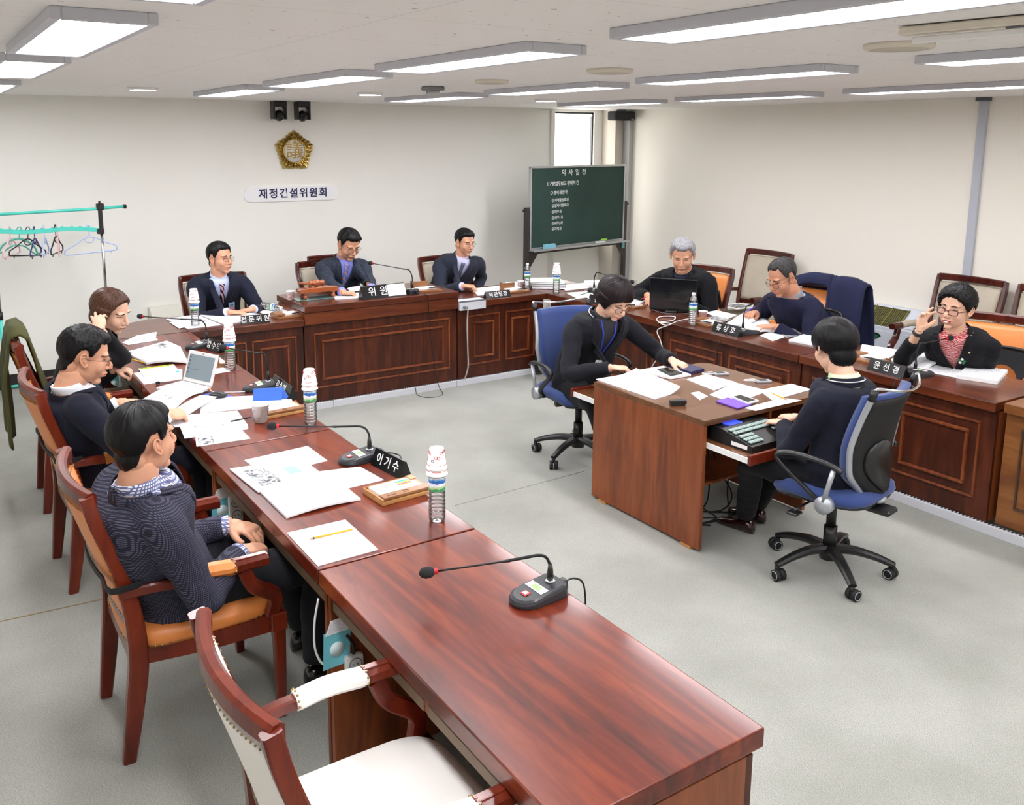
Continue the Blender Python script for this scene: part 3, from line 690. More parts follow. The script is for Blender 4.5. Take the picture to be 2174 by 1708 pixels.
# ================================================================== office chairs
def office_chair(label, loc, head, base_rot):
    t = thing('office_chair', label, 'chair', loc, 0, 'blue office swivel chairs')
    RB = RZ(base_rot); 
    bm = newbm(); lathe(bm, [(.045, .07), (.05, .12), (.04, .14)], 18); obj('base_hub', bm, M_blk, t, True)
    for k in range(5):
        A = RZ(base_rot+2*PI*k/5)
        bm = newbm(); pts = [A @ Vector(p) for p in ((.03, 0, .125), (.12, 0, .125), (.22, 0, .105), (.305, 0, .075))]
        rtube(bm, bez(pts, 4), [.062-.002*i for i in range(13)], [.04-.0012*i for i in range(13)], bev=.3); spoke = obj('base_spoke', bm, M_blk, t)
        w_ = A @ Vector((.30, 0, .0)); cast = RZ(base_rot*3+k*1.7)
        bm = newbm()
        for s in (-1, 1):
            c = Vector(w_)+cast @ Vector((.012, s*.016, .029)); ax = cast @ Vector((0, 1, 0))
            cyl(bm, c-ax*.010, c+ax*.010, .0285, seg=18)
        tube(bm, [w_+Vector((0, 0, .04)), w_+Vector((0, 0, .07))], .012, 8)
        o = obj('caster', bm, M_blkm, spoke)
        bm = newbm()
        for s in (-1, 1):
            c = Vector(w_)+cast @ Vector((.012, s*.0265, .029)); ax = cast @ Vector((0, 1, 0))
            n = 18; a1 = [c+cast @ Vector((math.cos(2*PI*i/n)*.021, s*.0015, math.sin(2*PI*i/n)*.021)) for i in range(n+1)]
            tube(bm, a1, .002, 5, cap=False)
        o = obj('caster_ring', bm, M_silver, spoke); o['kind'] = 'stuff'
    bm = newbm(); cyl(bm, (0, 0, .12), (0, 0, .24), .032); cyl(bm, (0, 0, .24), (0, 0, .40), .024); obj('gas_column', bm, M_blk, t, True)
    H = RZ(head)
    def HM(v): return H @ Vector(v)
    bm = newbm(); boxl(bm, (-.14, -.09, .385), (.13, .09, .425), .012, H, 2); obj('tilt_mechanism', bm, M_blk, t)
    bm = newbm(); cyl(bm, HM((-.03, -.16, .385)), HM((-.03, -.10, .385)), .026); obj('tension_knob', bm, M_blk, t)
    bm = newbm(); tube(bm, [HM((.04, .08, .40)), HM((.05, .22, .39)), HM((.06, .27, .375))], .006, 8)
    boxl(bm, (.03, .24, .362), (.085, .30, .376), .004, H); obj('height_lever', bm, M_blk, t)
    # seat
    def rr(sx, sy, z, ox=0):
        n = 28; out = []
        for i in range(n):
            a = 2*PI*i/n; c, s = math.cos(a), math.sin(a); e = .55
            out.append(HM((ox+sx*math.copysign(abs(c)**e, c), sy*math.copysign(abs(s)**e, s), z-(.02 if c > .6 else 0))))
        return out
    bm = newbm(); loft(bm, [rr(.21, .21, .425), rr(.235, .235, .435), rr(.24, .24, .45)]); obj('seat_shell', bm, M_blk, t)
    bm = newbm(); loft(bm, [rr(.235, .24, .445), rr(.25, .25, .462), rr(.245, .245, .485), rr(.22, .22, .502), rr(.12, .12, .508)]); obj('seat', bm, M_blue, t, True)
    # backrest : v 0..1 bottom to top
    def bp(u, v, off=0):
        z = .46+.56*v
        xc = -.235-.05*v+.075*math.sin(PI*min(1, v*1.15))*.5*(-1 if False else 1)-.02*(v > .85)*(v-.85)/.15
        wd = .135+.095*math.sin(PI*min(v*1.05+.06, 1)*.62)**.8 if v < .5 else .225-.03*math.sin(PI*(v-.5))+.012*(v-.5)*2
        wd *= min(1, .45+2.4*v) if v < .25 else 1
        return HM((xc+.055*u*u-off, u*wd, z))
    def shell(off0, off1, us, v0, v1, nu=12, nv=14):
        bm = newbm()
        A = [[bm.verts.new(bp((-1+2*i/nu)*us, v0+(v1-v0)*j/nv, off0)) for i in range(nu+1)] for j in range(nv+1)]
        B = [[bm.verts.new(bp((-1+2*i/nu)*us, v0+(v1-v0)*j/nv, off1)) for i in range(nu+1)] for j in range(nv+1)]
        for j in range(nv):
            for i in range(nu):
                bm.faces.new((A[j][i], A[j][i+1], A[j+1][i+1], A[j+1][i])); bm.faces.new((B[j][i], B[j+1][i], B[j+1][i+1], B[j][i+1]))
        for i in range(nu): bm.faces.new((A[0][i+1], A[0][i], B[0][i], B[0][i+1])); bm.faces.new((A[nv][i], A[nv][i+1], B[nv][i+1], B[nv][i]))
        for j in range(nv): bm.faces.new((A[j][0], A[j+1][0], B[j+1][0], B[j][0])); bm.faces.new((A[j+1][nu], A[j][nu], B[j][nu], B[j+1][nu]))
        return bm
    obj('back_cushion', shell(-.045, 0, 1.0, .03, .95), M_blue, t, True)
    obj('back_shell', shell(0.0, .014, .98, .0, .92), M_blkm, t, True)
    bm = newbm()
    pts = [bp(-1.03, v/12, .008) for v in range(12, -1, -1)]+[bp(u/4, -.015, .008) for u in range(-3, 4)]+[bp(1.03, v/12, .008) for v in range(0, 13)]
    pts = bez(pts, 2)
    tube(bm, pts, .0145, 10); obj('side_frame', bm, M_silver, t, True)
    for s in (-1, 1):
        bm = newbm(); a = bp(s*1.03, .93, .008); b_ = bp(s*1.03, 1.02, .008); cyl(bm, a, b_, .017); obj('frame_cap', bm, M_blk, t, True)
    bm = newbm(); tube(bm, bez([bp(-1.03, 1.0, .008), bp(-1.02, 1.035, .015), bp(-.5, 1.0, .03), bp(0, .985, .035), bp(.5, 1.0, .03), bp(1.02, 1.035, .015), bp(1.03, 1.0, .008)], 5), .0065, 8); obj('top_rail', bm, M_chrome, t, True)
    # lumbar plate behind
    bm = newbm(); n = 20; r0 = []; r1 = []
    for i in range(n):
        a = 2*PI*i/n; u = .15+.58*math.cos(a); v = .30+.24*math.sin(a)+.05*math.cos(a)
        r0.append(bp(u, v, .012)); r1.append(bp(u*.96+.006, .30+(v-.30)*.94, .032))
    loft(bm, [r0, r1]); obj('lumbar_plate', bm, M_blk, t)
    bm = newbm(); boxl(bm, (-.30, -.05, .39), (-.12, .05, .42), .01, H); obj('back_bracket', bm, M_blk, t)
    for s in (-1, 1):
        bm = newbm(); pts = bez([HM((-.07, s*.245, .44)), HM((-.02, s*.285, .50)), HM((.13, s*.305, .615)), HM((.14, s*.305, .655)), HM((.05, s*.30, .675)), HM((-.10, s*.295, .665)), HM((-.17, s*.285, .64))], 6)
        tube(bm, pts, .016, 8, flat=.7); obj('armrest', bm, M_blk, t, True)
        bm = newbm(); cyl(bm, HM((-.09, s*.285, .475)), HM((-.13, s*.29, .64)), .012); obj('arm_strut', bm, M_silver, t, True)
        bm = newbm(); cyl(bm, HM((-.09, s*.255, .455)), HM((-.09, s*.295, .455)), .042, seg=24); obj('arm_joint', bm, M_silver, t, True)
        bm = newbm(); boxl(bm, (-.12, min(s*.12, s*.255), .425), (-.05, max(s*.12, s*.255), .445), .005, H); obj('arm_bracket', bm, M_blk, t)
    return t
office_chair('blue swivel chair with black back shell, near the camera at the clerk desk', (3.70, 2.62, 0), math.radians(100), math.radians(21.5))
office_chair('blue swivel chair of the woman with lanyard, far side of the clerk desk', (3.66, 4.60, 0), math.radians(-97), math.radians(200))
# ================================================================== wall emblem, sign, chalkboard, cameras
M_gold = mat('polished_gold_relief', (186, 160, 92), .25, metal=1)
c = aty(622, 320, YW)
t = thing('wall_emblem', 'gold five-lobed council emblem with white disc on the back wall', 'emblem', (3.165, YW, 2.0))
WMx = wall_matrix((0, 0, 0), (1, 0, 0), (0, 0, 1))   # x right, y up, z towards the room
def emb_r(a):
    # pentagon with scalloped edge
    a5 = (a-PI/2) % (2*PI/5); a5 = min(a5, 2*PI/5-a5)
    pent = .186*math.cos(PI/5)/math.cos(PI/5-a5)
    r = .62*pent+.38*(.168+.020*(math.cos(5*(a-PI/2))))+.010
    return r+.011*abs(math.sin(12.5*(a-PI/2)+PI/2))-.004
bm = newbm(); n = 280; rings = []
for k, (f, z) in enumerate([(1.0, .0), (1.0, .018), (.955, .034), (.90, .030), (.80, .020)]):
    rings.append([WMx @ Vector((emb_r(2*PI*i/n)*f*math.cos(2*PI*i/n), emb_r(2*PI*i/n)*f*math.sin(2*PI*i/n), z)) for i in range(n)])
def zig(i, amp): return amp*((i*35/n*2) % 2 > 1)
rings.append([WMx @ Vector((.135*math.cos(2*PI*i/n), .135*math.sin(2*PI*i/n), .016+.016*abs(((i*30/n) % 1)*2-1)+.006*math.sin(i*1.3))) for i in range(n)])
rings.append([WMx @ Vector((.113*math.cos(2*PI*i/n), .113*math.sin(2*PI*i/n), .014)) for i in range(n)])
loft(bm, rings); o = obj('gold_relief', bm, M_gold, t)
for p in o.data.polygons: p.use_smooth = False
bm = newbm(); tube(bm, [WMx @ Vector((.112*math.cos(2*PI*i/40), .112*math.sin(2*PI*i/40), .022)) for i in range(41)], .007, 8, cap=False); obj('gold_ring', bm, M_gold, t, True)
bm = newbm(); cyl(bm, WMx @ Vector((0, 0, .0)), WMx @ Vector((0, 0, .020)), .110, seg=48); obj('disc', bm, mat('white_enamel', (240, 238, 232), .4), t)
text('議', .185, mat('gold_lettering', (150, 122, 66), .35, metal=.7), WMx @ T(0, .002, .023), t, 'character', ext=.003, bold=.0006)
# small leaf blades on the relief
bm = newbm()
for i in range(30):
    a = 2*PI*i/30; r1 = emb_r(a)*.86; a2 = a+.05
    p = [(.12, a-.03), (r1, a), (.12, a+.035)]
    vs = [bm.verts.new(WMx @ Vector((r*math.cos(q), r*math.sin(q), z))) for (r, q), z in zip(p, (.02, .026, .02))]+[bm.verts.new(WMx @ Vector((.15*math.cos(a), .15*math.sin(a), .040)))]
    for x, y, z in ((0, 1, 3), (1, 2, 3), (2, 0, 3)): bm.faces.new((vs[x], vs[y], vs[z]))
o = obj('leaf_blades', bm, M_gold, t); o['kind'] = 'stuff'
# name sign
a, b_ = aty(517, 410, YW), aty(718, 405, YW)
cx, cz, hw = (a.x+b_.x)/2, 1.592, (b_.x-a.x)/2
t = thing('wall_sign', 'white rounded sign with navy Korean lettering below the gold emblem', 'sign', (cx, YW, cz))
bm = newbm(); r = .072; poly = [(hw-r+r*math.cos(a_), r*math.sin(a_)) for a_ in [(-PI/2+PI*i/14) for i in range(15)]]+[(-hw+r-r*math.cos(a_), -r*math.sin(a_)) for a_ in [(-PI/2+PI*i/14) for i in range(15)]]
prism(bm, poly, 0, .014, WMx); obj('board', bm, mat('white_sign_board', (248, 248, 250), .4), t)
text('재정건설위원회', .098, mat('navy_lettering', (24, 26, 84), .5), WMx @ T(.01, 0, .015), t, ext=.0015, space=1.24, bold=.0024)
# two black pan-tilt cameras under the ceiling
for px, lab in ((591, 'black pan-tilt camera above the emblem, left one'), (641, 'black pan-tilt camera above the emblem, right one')):
    p = aty(px, 215, YW-.16); t = thing('pan_tilt_camera', lab, 'camera', (p.x, YW-.16, HC), 0, 'pan-tilt cameras over the emblem')
    bm = newbm(); boxl(bm, (-.065, -.06, -.055), (.065, .06, 0), .012, seg=2); obj('mount', bm, M_blk, t)
    for s in (-1, 1):
        bm = newbm(); boxl(bm, (s*.058-.009, -.05, -.17), (s*.058+.009, .05, -.05), .008, seg=2); obj('yoke', bm, M_blk, t)
    bm = newbm(); ell(bm, (0, 0, -.135), (.047, .06, .052)); h = obj('camera_head', bm, M_blk, t)
    bm = newbm(); cyl(bm, (0, -.052, -.145), (0, -.066, -.152), .022); obj('lens', bm, mat('lens_glass', (10, 10, 14), .05), h)
    bm = newbm(); boxl(bm, (-.02, -.061, -.088), (.02, -.045, -.072)); obj('vent', bm, M_grey, h)
p = aty(1322, 238, 8.1); t = thing('corner_speaker', 'black box speaker hanging in the ceiling corner', 'speaker', (p.x, 8.1, HC))
bm = newbm(); boxl(bm, (-.155, -.06, -.125), (.145, .09, -.02), .02, seg=2); obj('cabinet', bm, M_blkm, t)
bm = newbm(); boxl(bm, (-.05, 0, -.03), (.05, .04, 0)); obj('bracket', bm, M_grey, t)
bm = newbm(); boxl(bm, (.08, -.0625, -.112), (.12, -.0605, -.106)); obj('badge', bm, M_silver, t)
# chalkboard on stand, turned a little towards the room
A = aty(1126, 352, 7.68); B = aty(1327, 352, 7.94)
yaw_b = math.atan2(B.y-A.y, B.x-A.x); Wb = (Vector((B.x, B.y, 0))-Vector((A.x, A.y, 0))).length
zb0, zb1 = .985, 1.845
t = thing('chalkboard', 'green chalkboard with handwritten Korean agenda on a dark rolling stand', 'chalkboard', (A.x, A.y, 0), yaw_b)
bm = newbm(); boxl(bm, (.015, .0, zb0), (Wb-.015, .02, zb1)); obj('board', bm, mat('green_chalk_surface', (30, 56, 50), .75, var=(2.2, (36, 64, 57))), t)
bm = newbm()
boxl(bm, (0, -.012, zb1-.018), (Wb, .026, zb1+.004), .003); boxl(bm, (0, -.012, zb0), (.018, .026, zb1), .003); boxl(bm, (Wb-.018, -.012, zb0), (Wb, .026, zb1), .003); boxl(bm, (0, -.012, zb0-.012), (Wb, .026, zb0+.012), .003)
obj('frame', bm, mat('brushed_aluminium', (186, 188, 190), .35, metal=.8), t)
bm = newbm(); boxl(bm, (-.01, -.085, zb0-.022), (Wb+.02, .0, zb0-.010), .003); boxl(bm, (-.01, -.088, zb0-.022), (Wb+.02, -.080, zb0+.001), .002); obj('chalk_tray', bm, mat('brushed_aluminium', (186, 188, 190), .35, metal=.8), t)
M_stand = mat('dark_brown_steel', (44, 36, 34), .45)
for x in (-.035, Wb+.035):
    bm = newbm(); boxl(bm, (x-.024, -.005, .05), (x+.024, .035, zb0+.44), .003); obj('upright', bm, M_stand, t)
    bm = newbm(); boxl(bm, (x-.024, -.28, .05), (x+.024, .30, .09), .004); obj('foot', bm, M_stand, t)
    bm = newbm()
    for yy in (-.25, .27): cyl(bm, (x-.012, yy, .027), (x+.012, yy, .027), .027)
    obj('caster', bm, M_blkm, t)
    bm = newbm(); s = 1 if x < 0 else -1
    vs = [(x, zb0-.03), (x+s*.22, zb0-.03), (x+s*.16, zb0-.055), (x, zb0-.25)]
    Mx = Matrix(((1, 0, 0, 0), (0, 0, 1, 0), (0, 1, 0, 0), (0, 0, 0, 1))); prism(bm, vs, -.004, .004, Mx); obj('gusset', bm, M_stand, t)
    bm = newbm(); cyl(bm, (x-s*.024, .01, zb0+.41), (x-s*.05, .01, zb0+.41), .014); obj('knob', bm, M_blk, t)
bm = newbm(); boxl(bm, (-.03, .0, zb0-.055), (Wb+.03, .03, zb0-.022)); obj('cross_bar', bm, M_stand, t)
M_chalk = mat('chalk', (232, 238, 235), .95)
BMx = Matrix(((1, 0, 0, 0), (0, 0, -1, 0), (0, 1, 0, 0), (0, 0, 0, 1)))
def chalk(s, px, py, size, sp=1.0):
    # board local from pixel: intersect the board plane
    d = ray(px, py); nrm = Vector((-math.sin(yaw_b), math.cos(yaw_b), 0)); tt = nrm.dot(A-Vector((0, 0, CH)))/nrm.dot(d) if True else 0
    P = Vector((0, 0, CH))+d*tt; u = (P-A).dot(Vector((math.cos(yaw_b), math.sin(yaw_b), 0)))
    text(s, size, M_chalk, T(u, -.0015, P.z) @ BMx, t, 'chalk_writing', ext=.0004, space=sp, align='LEFT', bold=.0003)
chalk('의 사 일 정', 1192, 367, .075, 1.25)
chalk('1.구정업무보고 청취의 건', 1161, 391, .052, .88)
chalk('○경제재정국', 1168, 410, .048, 1.05)
for i, (s_, py) in enumerate((('①지역활성화과', 426), ('②일자리경제과', 437.5), ('③재무과', 450.5), ('④세무1과', 463), ('⑤세무2과', 475), ('⑥지적과', 487))):
    chalk(s_, 1171, py, .042, .95)
bm = newbm(); boxl(bm, (.17, -.06, zb0-.008), (.34, -.03, zb0+.045), .008, seg=2); o = obj('board_sponge', bm, [mat('pale_blue_plastic', (126, 190, 210), .5)]); o.location = (A.x, A.y, 0); o.rotation_euler = (0, 0, yaw_b); tag(o, 'light blue board eraser case on left of chalk tray', 'eraser')
bm = newbm(); boxl(bm, (1.02, -.06, zb0-.010), (1.16, -.02, zb0+.014), .005); o = obj('board_eraser', bm, M_white); o.location = (A.x, A.y, 0); o.rotation_euler = (0, 0, yaw_b); tag(o, 'white board eraser at right end of chalk tray', 'eraser')
bm = newbm(); boxl(bm, (1.11, -.05, zb0+.015), (1.20, -.02, zb0+.035), .005, T(0, 0, 0)); o = obj('chalk_box', bm, mat('lime_plastic', (150, 210, 70), .5)); o.location = (A.x, A.y, 0); o.rotation_euler = (0, 0, yaw_b); tag(o, 'small lime green block on top of the white eraser', 'eraser')
bm = newbm(); boxl(bm, (Wb-.03, -.014, zb0-.10), (Wb+.02, -.006, zb0-.035)); o = obj('stand_sticker', bm, mat('teal_sticker', (110, 176, 176), .5), t)
# ================================================================== clothes rack with hangers
RY = 8.08
t = thing('clothes_rack', 'turquoise and chrome clothes rack with hangers at the left wall', 'clothes rack', (0, 0, 0))
pt = aty(212, 442, RY); xr_ = pt.x
def rk(px, py): return aty(px, py, RY)
bm = newbm(); tube(bm, [rk(-20, 457)+Vector((-.15, 0, 0)), rk(205, 443), rk(262, 438)], .0125, 12); obj('top_bar', bm, M_teal, t, True)
bm = newbm(); cyl(bm, rk(262, 438), rk(262, 438)+Vector((.022, 0, 0)), .019); obj('end_cap', bm, M_blk, t, True)
bm = newbm(); rtube(bm, bez([rk(-20, 492)+Vector((-.15, 0, 0)), rk(0, 491), rk(50, 492.5), rk(95, 490), rk(140, 485.5), rk(175, 486), rk(210, 488)], 5), .016, .034, nrm=(0, 0, 1)); obj('hanging_bar', bm, M_teal, t)
for px_, py_ in ((2, 484.5), (22, 485), (45, 486), (67, 486), (89, 484), (111, 482), (132, 480), (153, 480), (170, 480), (188, 480.5)): 
    q = rk(px_, py_); bm = newbm(); cyl(bm, q-Vector((0, 0, .012)), q+Vector((0, 0, .002)), .009, seg=8); obj('hook_peg', bm, M_teal, t)
bm = newbm(); boxl(bm, (xr_-.028, RY-.022, 1.53), (xr_+.032, RY+.022, 1.585), .006); tube(bm, [(xr_, RY, 1.585), (xr_, RY, 1.605)], .009, 8); boxl(bm, (xr_-.016, RY-.02, 1.33), (xr_+.016, RY+.02, 1.54), .006); boxl(bm, (xr_-.035, RY-.018, 1.33), (xr_+.02, RY+.018, 1.375), .004); obj('bracket', bm, M_blk, t)
bm = newbm(); cyl(bm, (xr_, RY, .80), (xr_, RY, 1.34), .0125); obj('chrome_post', bm, M_chrome, t, True)
bm = newbm(); cyl(bm, (xr_, RY, .78), (xr_, RY, .86), .019); cyl(bm, (xr_, RY, .83), (xr_+.035, RY-.01, .83), .012); obj('clamp', bm, M_blk, t, True)
bm = newbm(); cyl(bm, (xr_, RY, .04), (xr_, RY, .79), .016); obj('lower_post', bm, M_teal, t, True)
xl_ = .505
bm = newbm(); cyl(bm, (xl_, RY, .04), (xl_, RY, .70), .016); obj('lower_post', bm, M_teal, t, True)
bm = newbm(); cyl(bm, (xl_, RY, .70), (xl_, RY, 1.54), .0125); obj('chrome_post', bm, M_chrome, t, True)
bm = newbm(); cyl(bm, (xl_, RY, .68), (xl_, RY, .74), .019); obj('clamp', bm, M_blk, t, True)
for x in (xl_, xr_):
    bm = newbm(); cyl(bm, (x, RY-.28, .03), (x, RY+.28, .03), .016); obj('foot', bm, M_teal, t, True)
bm = newbm(); cyl(bm, (xl_, RY, .12), (xr_, RY, .12), .012); obj('cross_bar', bm, M_teal, t, True)
def hanger(label, px, py, wid, rot, col, round_=False, roll=0, flatc=True):
    p = rk(px, py); m = mat('hanger_'+col[0], col[1], .35)
    t = thing('clothes_hanger', label, 'hanger', (p.x, RY, p.z-.004), rot, 'plastic hangers on the rack')
    Rr = RX(0) @ RY_(roll)
    bm = newbm()
    hook = [(-.020, 0, .0), (-.012, 0, .018), (.004, 0, .024), (.016, 0, .010), (.014, 0, -.014), (.002, 0, -.036), (.0, 0, -.07)]
    tube(bm, bez([Rr @ Vector(q) for q in hook], 4), .004, 6); obj('hook', bm, m, t, True)
    w2 = wid/2; bm = newbm()
    if round_:
        up_ = [(-w2, 0, -.20), (-w2*.75, 0, -.125), (-w2*.3, 0, -.08), (0, 0, -.07), (w2*.3, 0, -.08), (w2*.75, 0, -.125), (w2, 0, -.20)]
        lo_ = [(-w2, 0, -.20), (-w2*.7, 0, -.175), (-w2*.3, 0, -.13), (0, 0, -.125), (w2*.3, 0, -.13), (w2*.7, 0, -.175), (w2, 0, -.20)]
        tube(bm, bez([Rr @ Vector(q) for q in up_], 4), .0075, 6); tube(bm, bez([Rr @ Vector(q) for q in lo_], 4), .006, 6)
    else:
        loop = [(0, 0, -.07), (w2*.25, 0, -.085), (w2*.6, 0, -.13), (w2*.97, 0, -.165), (w2, 0, -.19), (w2*.92, 0, -.205), (0, 0, -.205), (-w2*.92, 0, -.205), (-w2, 0, -.19), (-w2*.97, 0, -.165), (-w2*.6, 0, -.13), (-w2*.25, 0, -.085), (0, 0, -.07)]
        tube(bm, bez([Rr @ Vector(q) for q in loop], 3), .0055, 6)
        tube(bm, bez([Rr @ Vector(q) for q in [(-.035, 0, -.088), (-.02, 0, -.118), (.02, 0, -.118), (.035, 0, -.088)]], 4), .004, 6)
        for s in (-1, 1): tube(bm, [Rr @ Vector((s*w2*.75, 0, -.205)), Rr @ Vector((s*w2*.75, 0, -.225))], .004, 5)
    obj('body', bm, m, t, True)
    return t
hanger('pale pink hanger, first from left on the rack', 20, 486, .36, math.radians(66), ('pink', (240, 190, 196)))
hanger('rounded green hanger near left end of the rack', 41, 487, .30, math.radians(10), ('green', (80, 176, 156)), True, .12)
hanger('black hanger turned sideways beside the green hanger', 59, 487, .34, math.radians(35), ('black', (28, 26, 30)), roll=.1)
hanger('dark blue hanger overlapping the black one', 72, 486, .32, math.radians(70), ('navy', (50, 56, 110)))
hanger('pale blue hanger seen edge-on in mid rack', 93, 484, .34, math.radians(76), ('pale_blue', (186, 204, 246)))
hanger('black hanger touching the second pink hanger', 117, 482, .30, math.radians(66), ('black', (28, 26, 30)))
hanger('pink hanger behind a black one right of mid rack', 121, 482, .32, math.radians(82), ('pink2', (242, 176, 186)))
hanger('pale blue hanger facing us, alone near the rack post', 187, 483, .40, math.radians(-4), ('pale_blue', (186, 204, 246)), roll=-.06)
# ================================================================== fan coil units
M_ac = mat('white_unit_casing', (214, 220, 230), .45); M_acw = mat('ivory_unit_casing', (226, 224, 212), .5)
M_gr = mat('olive_grille', (122, 118, 66), .5); M_grd = mat('dark_grille', (60, 58, 34), .7)
def coil(label, loc, rz, L_, h, d, m, logo=None, gr=(.1, .6), group=None):
    t = thing('fan_coil_unit', label, 'air conditioner', loc, rz, group)   # local x along wall, -y towards the room
    bm = newbm(); sw = d*.72; prof = [(0, 0), (-d, 0), (-d, h-sw*.85), (-d+sw, h), (0, h)]
    Mx = Matrix(((0, 0, 1, 0), (1, 0, 0, 0), (0, 1, 0, 0), (0, 0, 0, 1))); prism(bm, prof, 0, L_, Mx); obj('casing', bm, m, t)
    bm = newbm(); boxl(bm, (.02, -d-.004, .12), (L_-.02, -d+.002, h-sw*.85-.03), .002); obj('front_panel', bm, m, t)
    sl = math.atan2(sw*.85, sw); G = T(0, -d, h-sw*.85) @ RX(sl); dd = math.hypot(sw, sw*.85)
    bm = newbm(); boxl(bm, (gr[0]*L_, .012, .0), (gr[1]*L_, dd-.02, .004), 0, G); g = obj('grille_backing', bm, M_grd, t)
    bm = newbm(); n = int((gr[1]-gr[0])*L_/.018)
    for i in range(n+1): boxl(bm, (gr[0]*L_+i*.018, .012, .003), (gr[0]*L_+i*.018+.004, dd-.02, .010), 0, G)
    for j in range(7): boxl(bm, (gr[0]*L_, .012+j*(dd-.035)/6, .003), (gr[1]*L_, .012+j*(dd-.035)/6+.003, .011), 0, G)
    for j in range(4): x = gr[0]*L_+j*(gr[1]-gr[0])*L_/3; boxl(bm, (x-.004, .008, .002), (x+.006, dd-.014, .014), 0, G)
    o = obj('grille_slats', bm, M_gr, t); o['kind'] = 'stuff'
    bm = newbm(); boxl(bm, (gr[1]*L_+.03, .02, .0), (L_-.04, dd-.03, .008), .002, G); obj('control_lid', bm, m, t)
    if logo:
        bm = newbm(); Mx = T(logo[0], -d-.004, logo[1]) @ RX(PI/2)
        fan = [(0, -.03)]+[(.058*math.cos(a), -.03+.06*math.sin(a)*1.0) for a in [PI*.2+PI*.6*i/8 for i in range(9)]]
        prism(bm, fan, 0, .003, Mx); prism(bm, [(x*.6, y*.6-.005) for x, y in fan], .003, .005, Mx, mi=1); obj('emblem', bm, [M_blk, mat('emblem_green', (40, 110, 70), .5)], t)
    return t
a = atx(1830, 650, XW-.22)
lg = atx(1862, 712, XW-.25)
coil('white fan coil unit with olive grille on the right wall', (XW-.01, 4.95, 0), -PI/2, .72, .70, .25, M_ac, (4.95-lg.y, lg.z), (.10, .74), 'fan coil units by the walls')
coil('ivory fan coil unit on the back wall left of man with striped tie', (1.72, YW-.01, 0), 0, .98, .60, .22, M_acw, None, (.40, .85), 'fan coil units by the walls')
coil('ivory fan coil unit on the back wall right of the raised desk chair', (4.22, YW-.01, 0), 0, .95, .54, .22, M_acw, None, (.42, .85), 'fan coil units by the walls')
# wall socket in corner
p = atx(1346, 603, XW); t = thing('wall_socket', 'ivory wall socket near the right corner', 'socket', (XW, p.y, p.z))
bm = newbm(); boxl(bm, (-.012, -.06, -.06), (0, .06, .06), .004); obj('plate', bm, M_iv, t); bm = newbm(); cyl(bm, (-.016, 0, .02), (-.01, 0, .02), .02); cyl(bm, (-.016, 0, -.03), (-.01, 0, -.03), .02); obj('outlet', bm, mat('socket_grey', (180, 174, 160), .5), t)
# ================================================================== small props
def paper(label, pts, z=.74, th=.0012, m=None, name='paper_sheet', group=None, curl=0, parts=(), cat='paper', corner=None):
    """pts: 4 pixel corners (or 3D); lies on height z"""
    Q = [at(p[0], p[1], z) if len(p) == 2 else Vector(p) for p in pts]
    c0 = (Q[0]+Q[1]+Q[2]+Q[3])/4; Q = [q-c0 for q in Q]
    bm = newbm()
    fn = None; nu = nv = 1
    if curl: nu, nv = 8, 2; fn = (lambda s, t_: curl*math.sin(PI*s)) if not corner else (lambda s, t_: curl*max(0, (s-.5)*2)**2)
    sheet(bm, Q, th, nu, nv, fn)
    o = obj(name, bm, m or M_paper, None, recalc=False); o.location = c0
    if label: tag(o, label, cat, group)
    for (u0, v0, u1, v1, mm) in parts:
        def q(s, t_): return Q[0]*(1-s)*(1-t_)+Q[1]*s*(1-t_)+Q[2]*s*t_+Q[3]*(1-s)*t_+Vector((0, 0, th+.0002+(fn(s, t_) if fn else 0)))
        bm = newbm(); sheet(bm, [q(u0, v0), q(u1, v0), q(u1, v1), q(u0, v1)], .0004); obj('printed_picture', bm, mm, o, recalc=False)
    return o
# -------- water bottle and cups
M_pet = bpy.data.materials.new('clear_bottle_plastic'); M_pet.use_nodes = True
N, L = nt(M_pet); 
for n_ in list(N): N.remove(n_)
out = N.new('ShaderNodeOutputMaterial'); mix = N.new('ShaderNodeMixShader'); tr_ = N.new('ShaderNodeBsdfTransparent'); gl = N.new('ShaderNodeBsdfGlossy'); fr_ = N.new('ShaderNodeFresnel'); fr_.inputs[0].default_value = 1.5
tr_.inputs[0].default_value = (.96, .97, .98, 1); gl.inputs['Roughness'].default_value = .12
mth = N.new('ShaderNodeMath'); mth.operation = 'MULTIPLY_ADD'; mth.inputs[1].default_value = 1.5; mth.inputs[2].default_value = .26
L.new(fr_.outputs[0], mth.inputs[0]); L.new(mth.outputs[0], mix.inputs[0]); L.new(tr_.outputs[0], mix.inputs[1]); L.new(gl.outputs[0], mix.inputs[2]); L.new(mix.outputs[0], out.inputs[0])
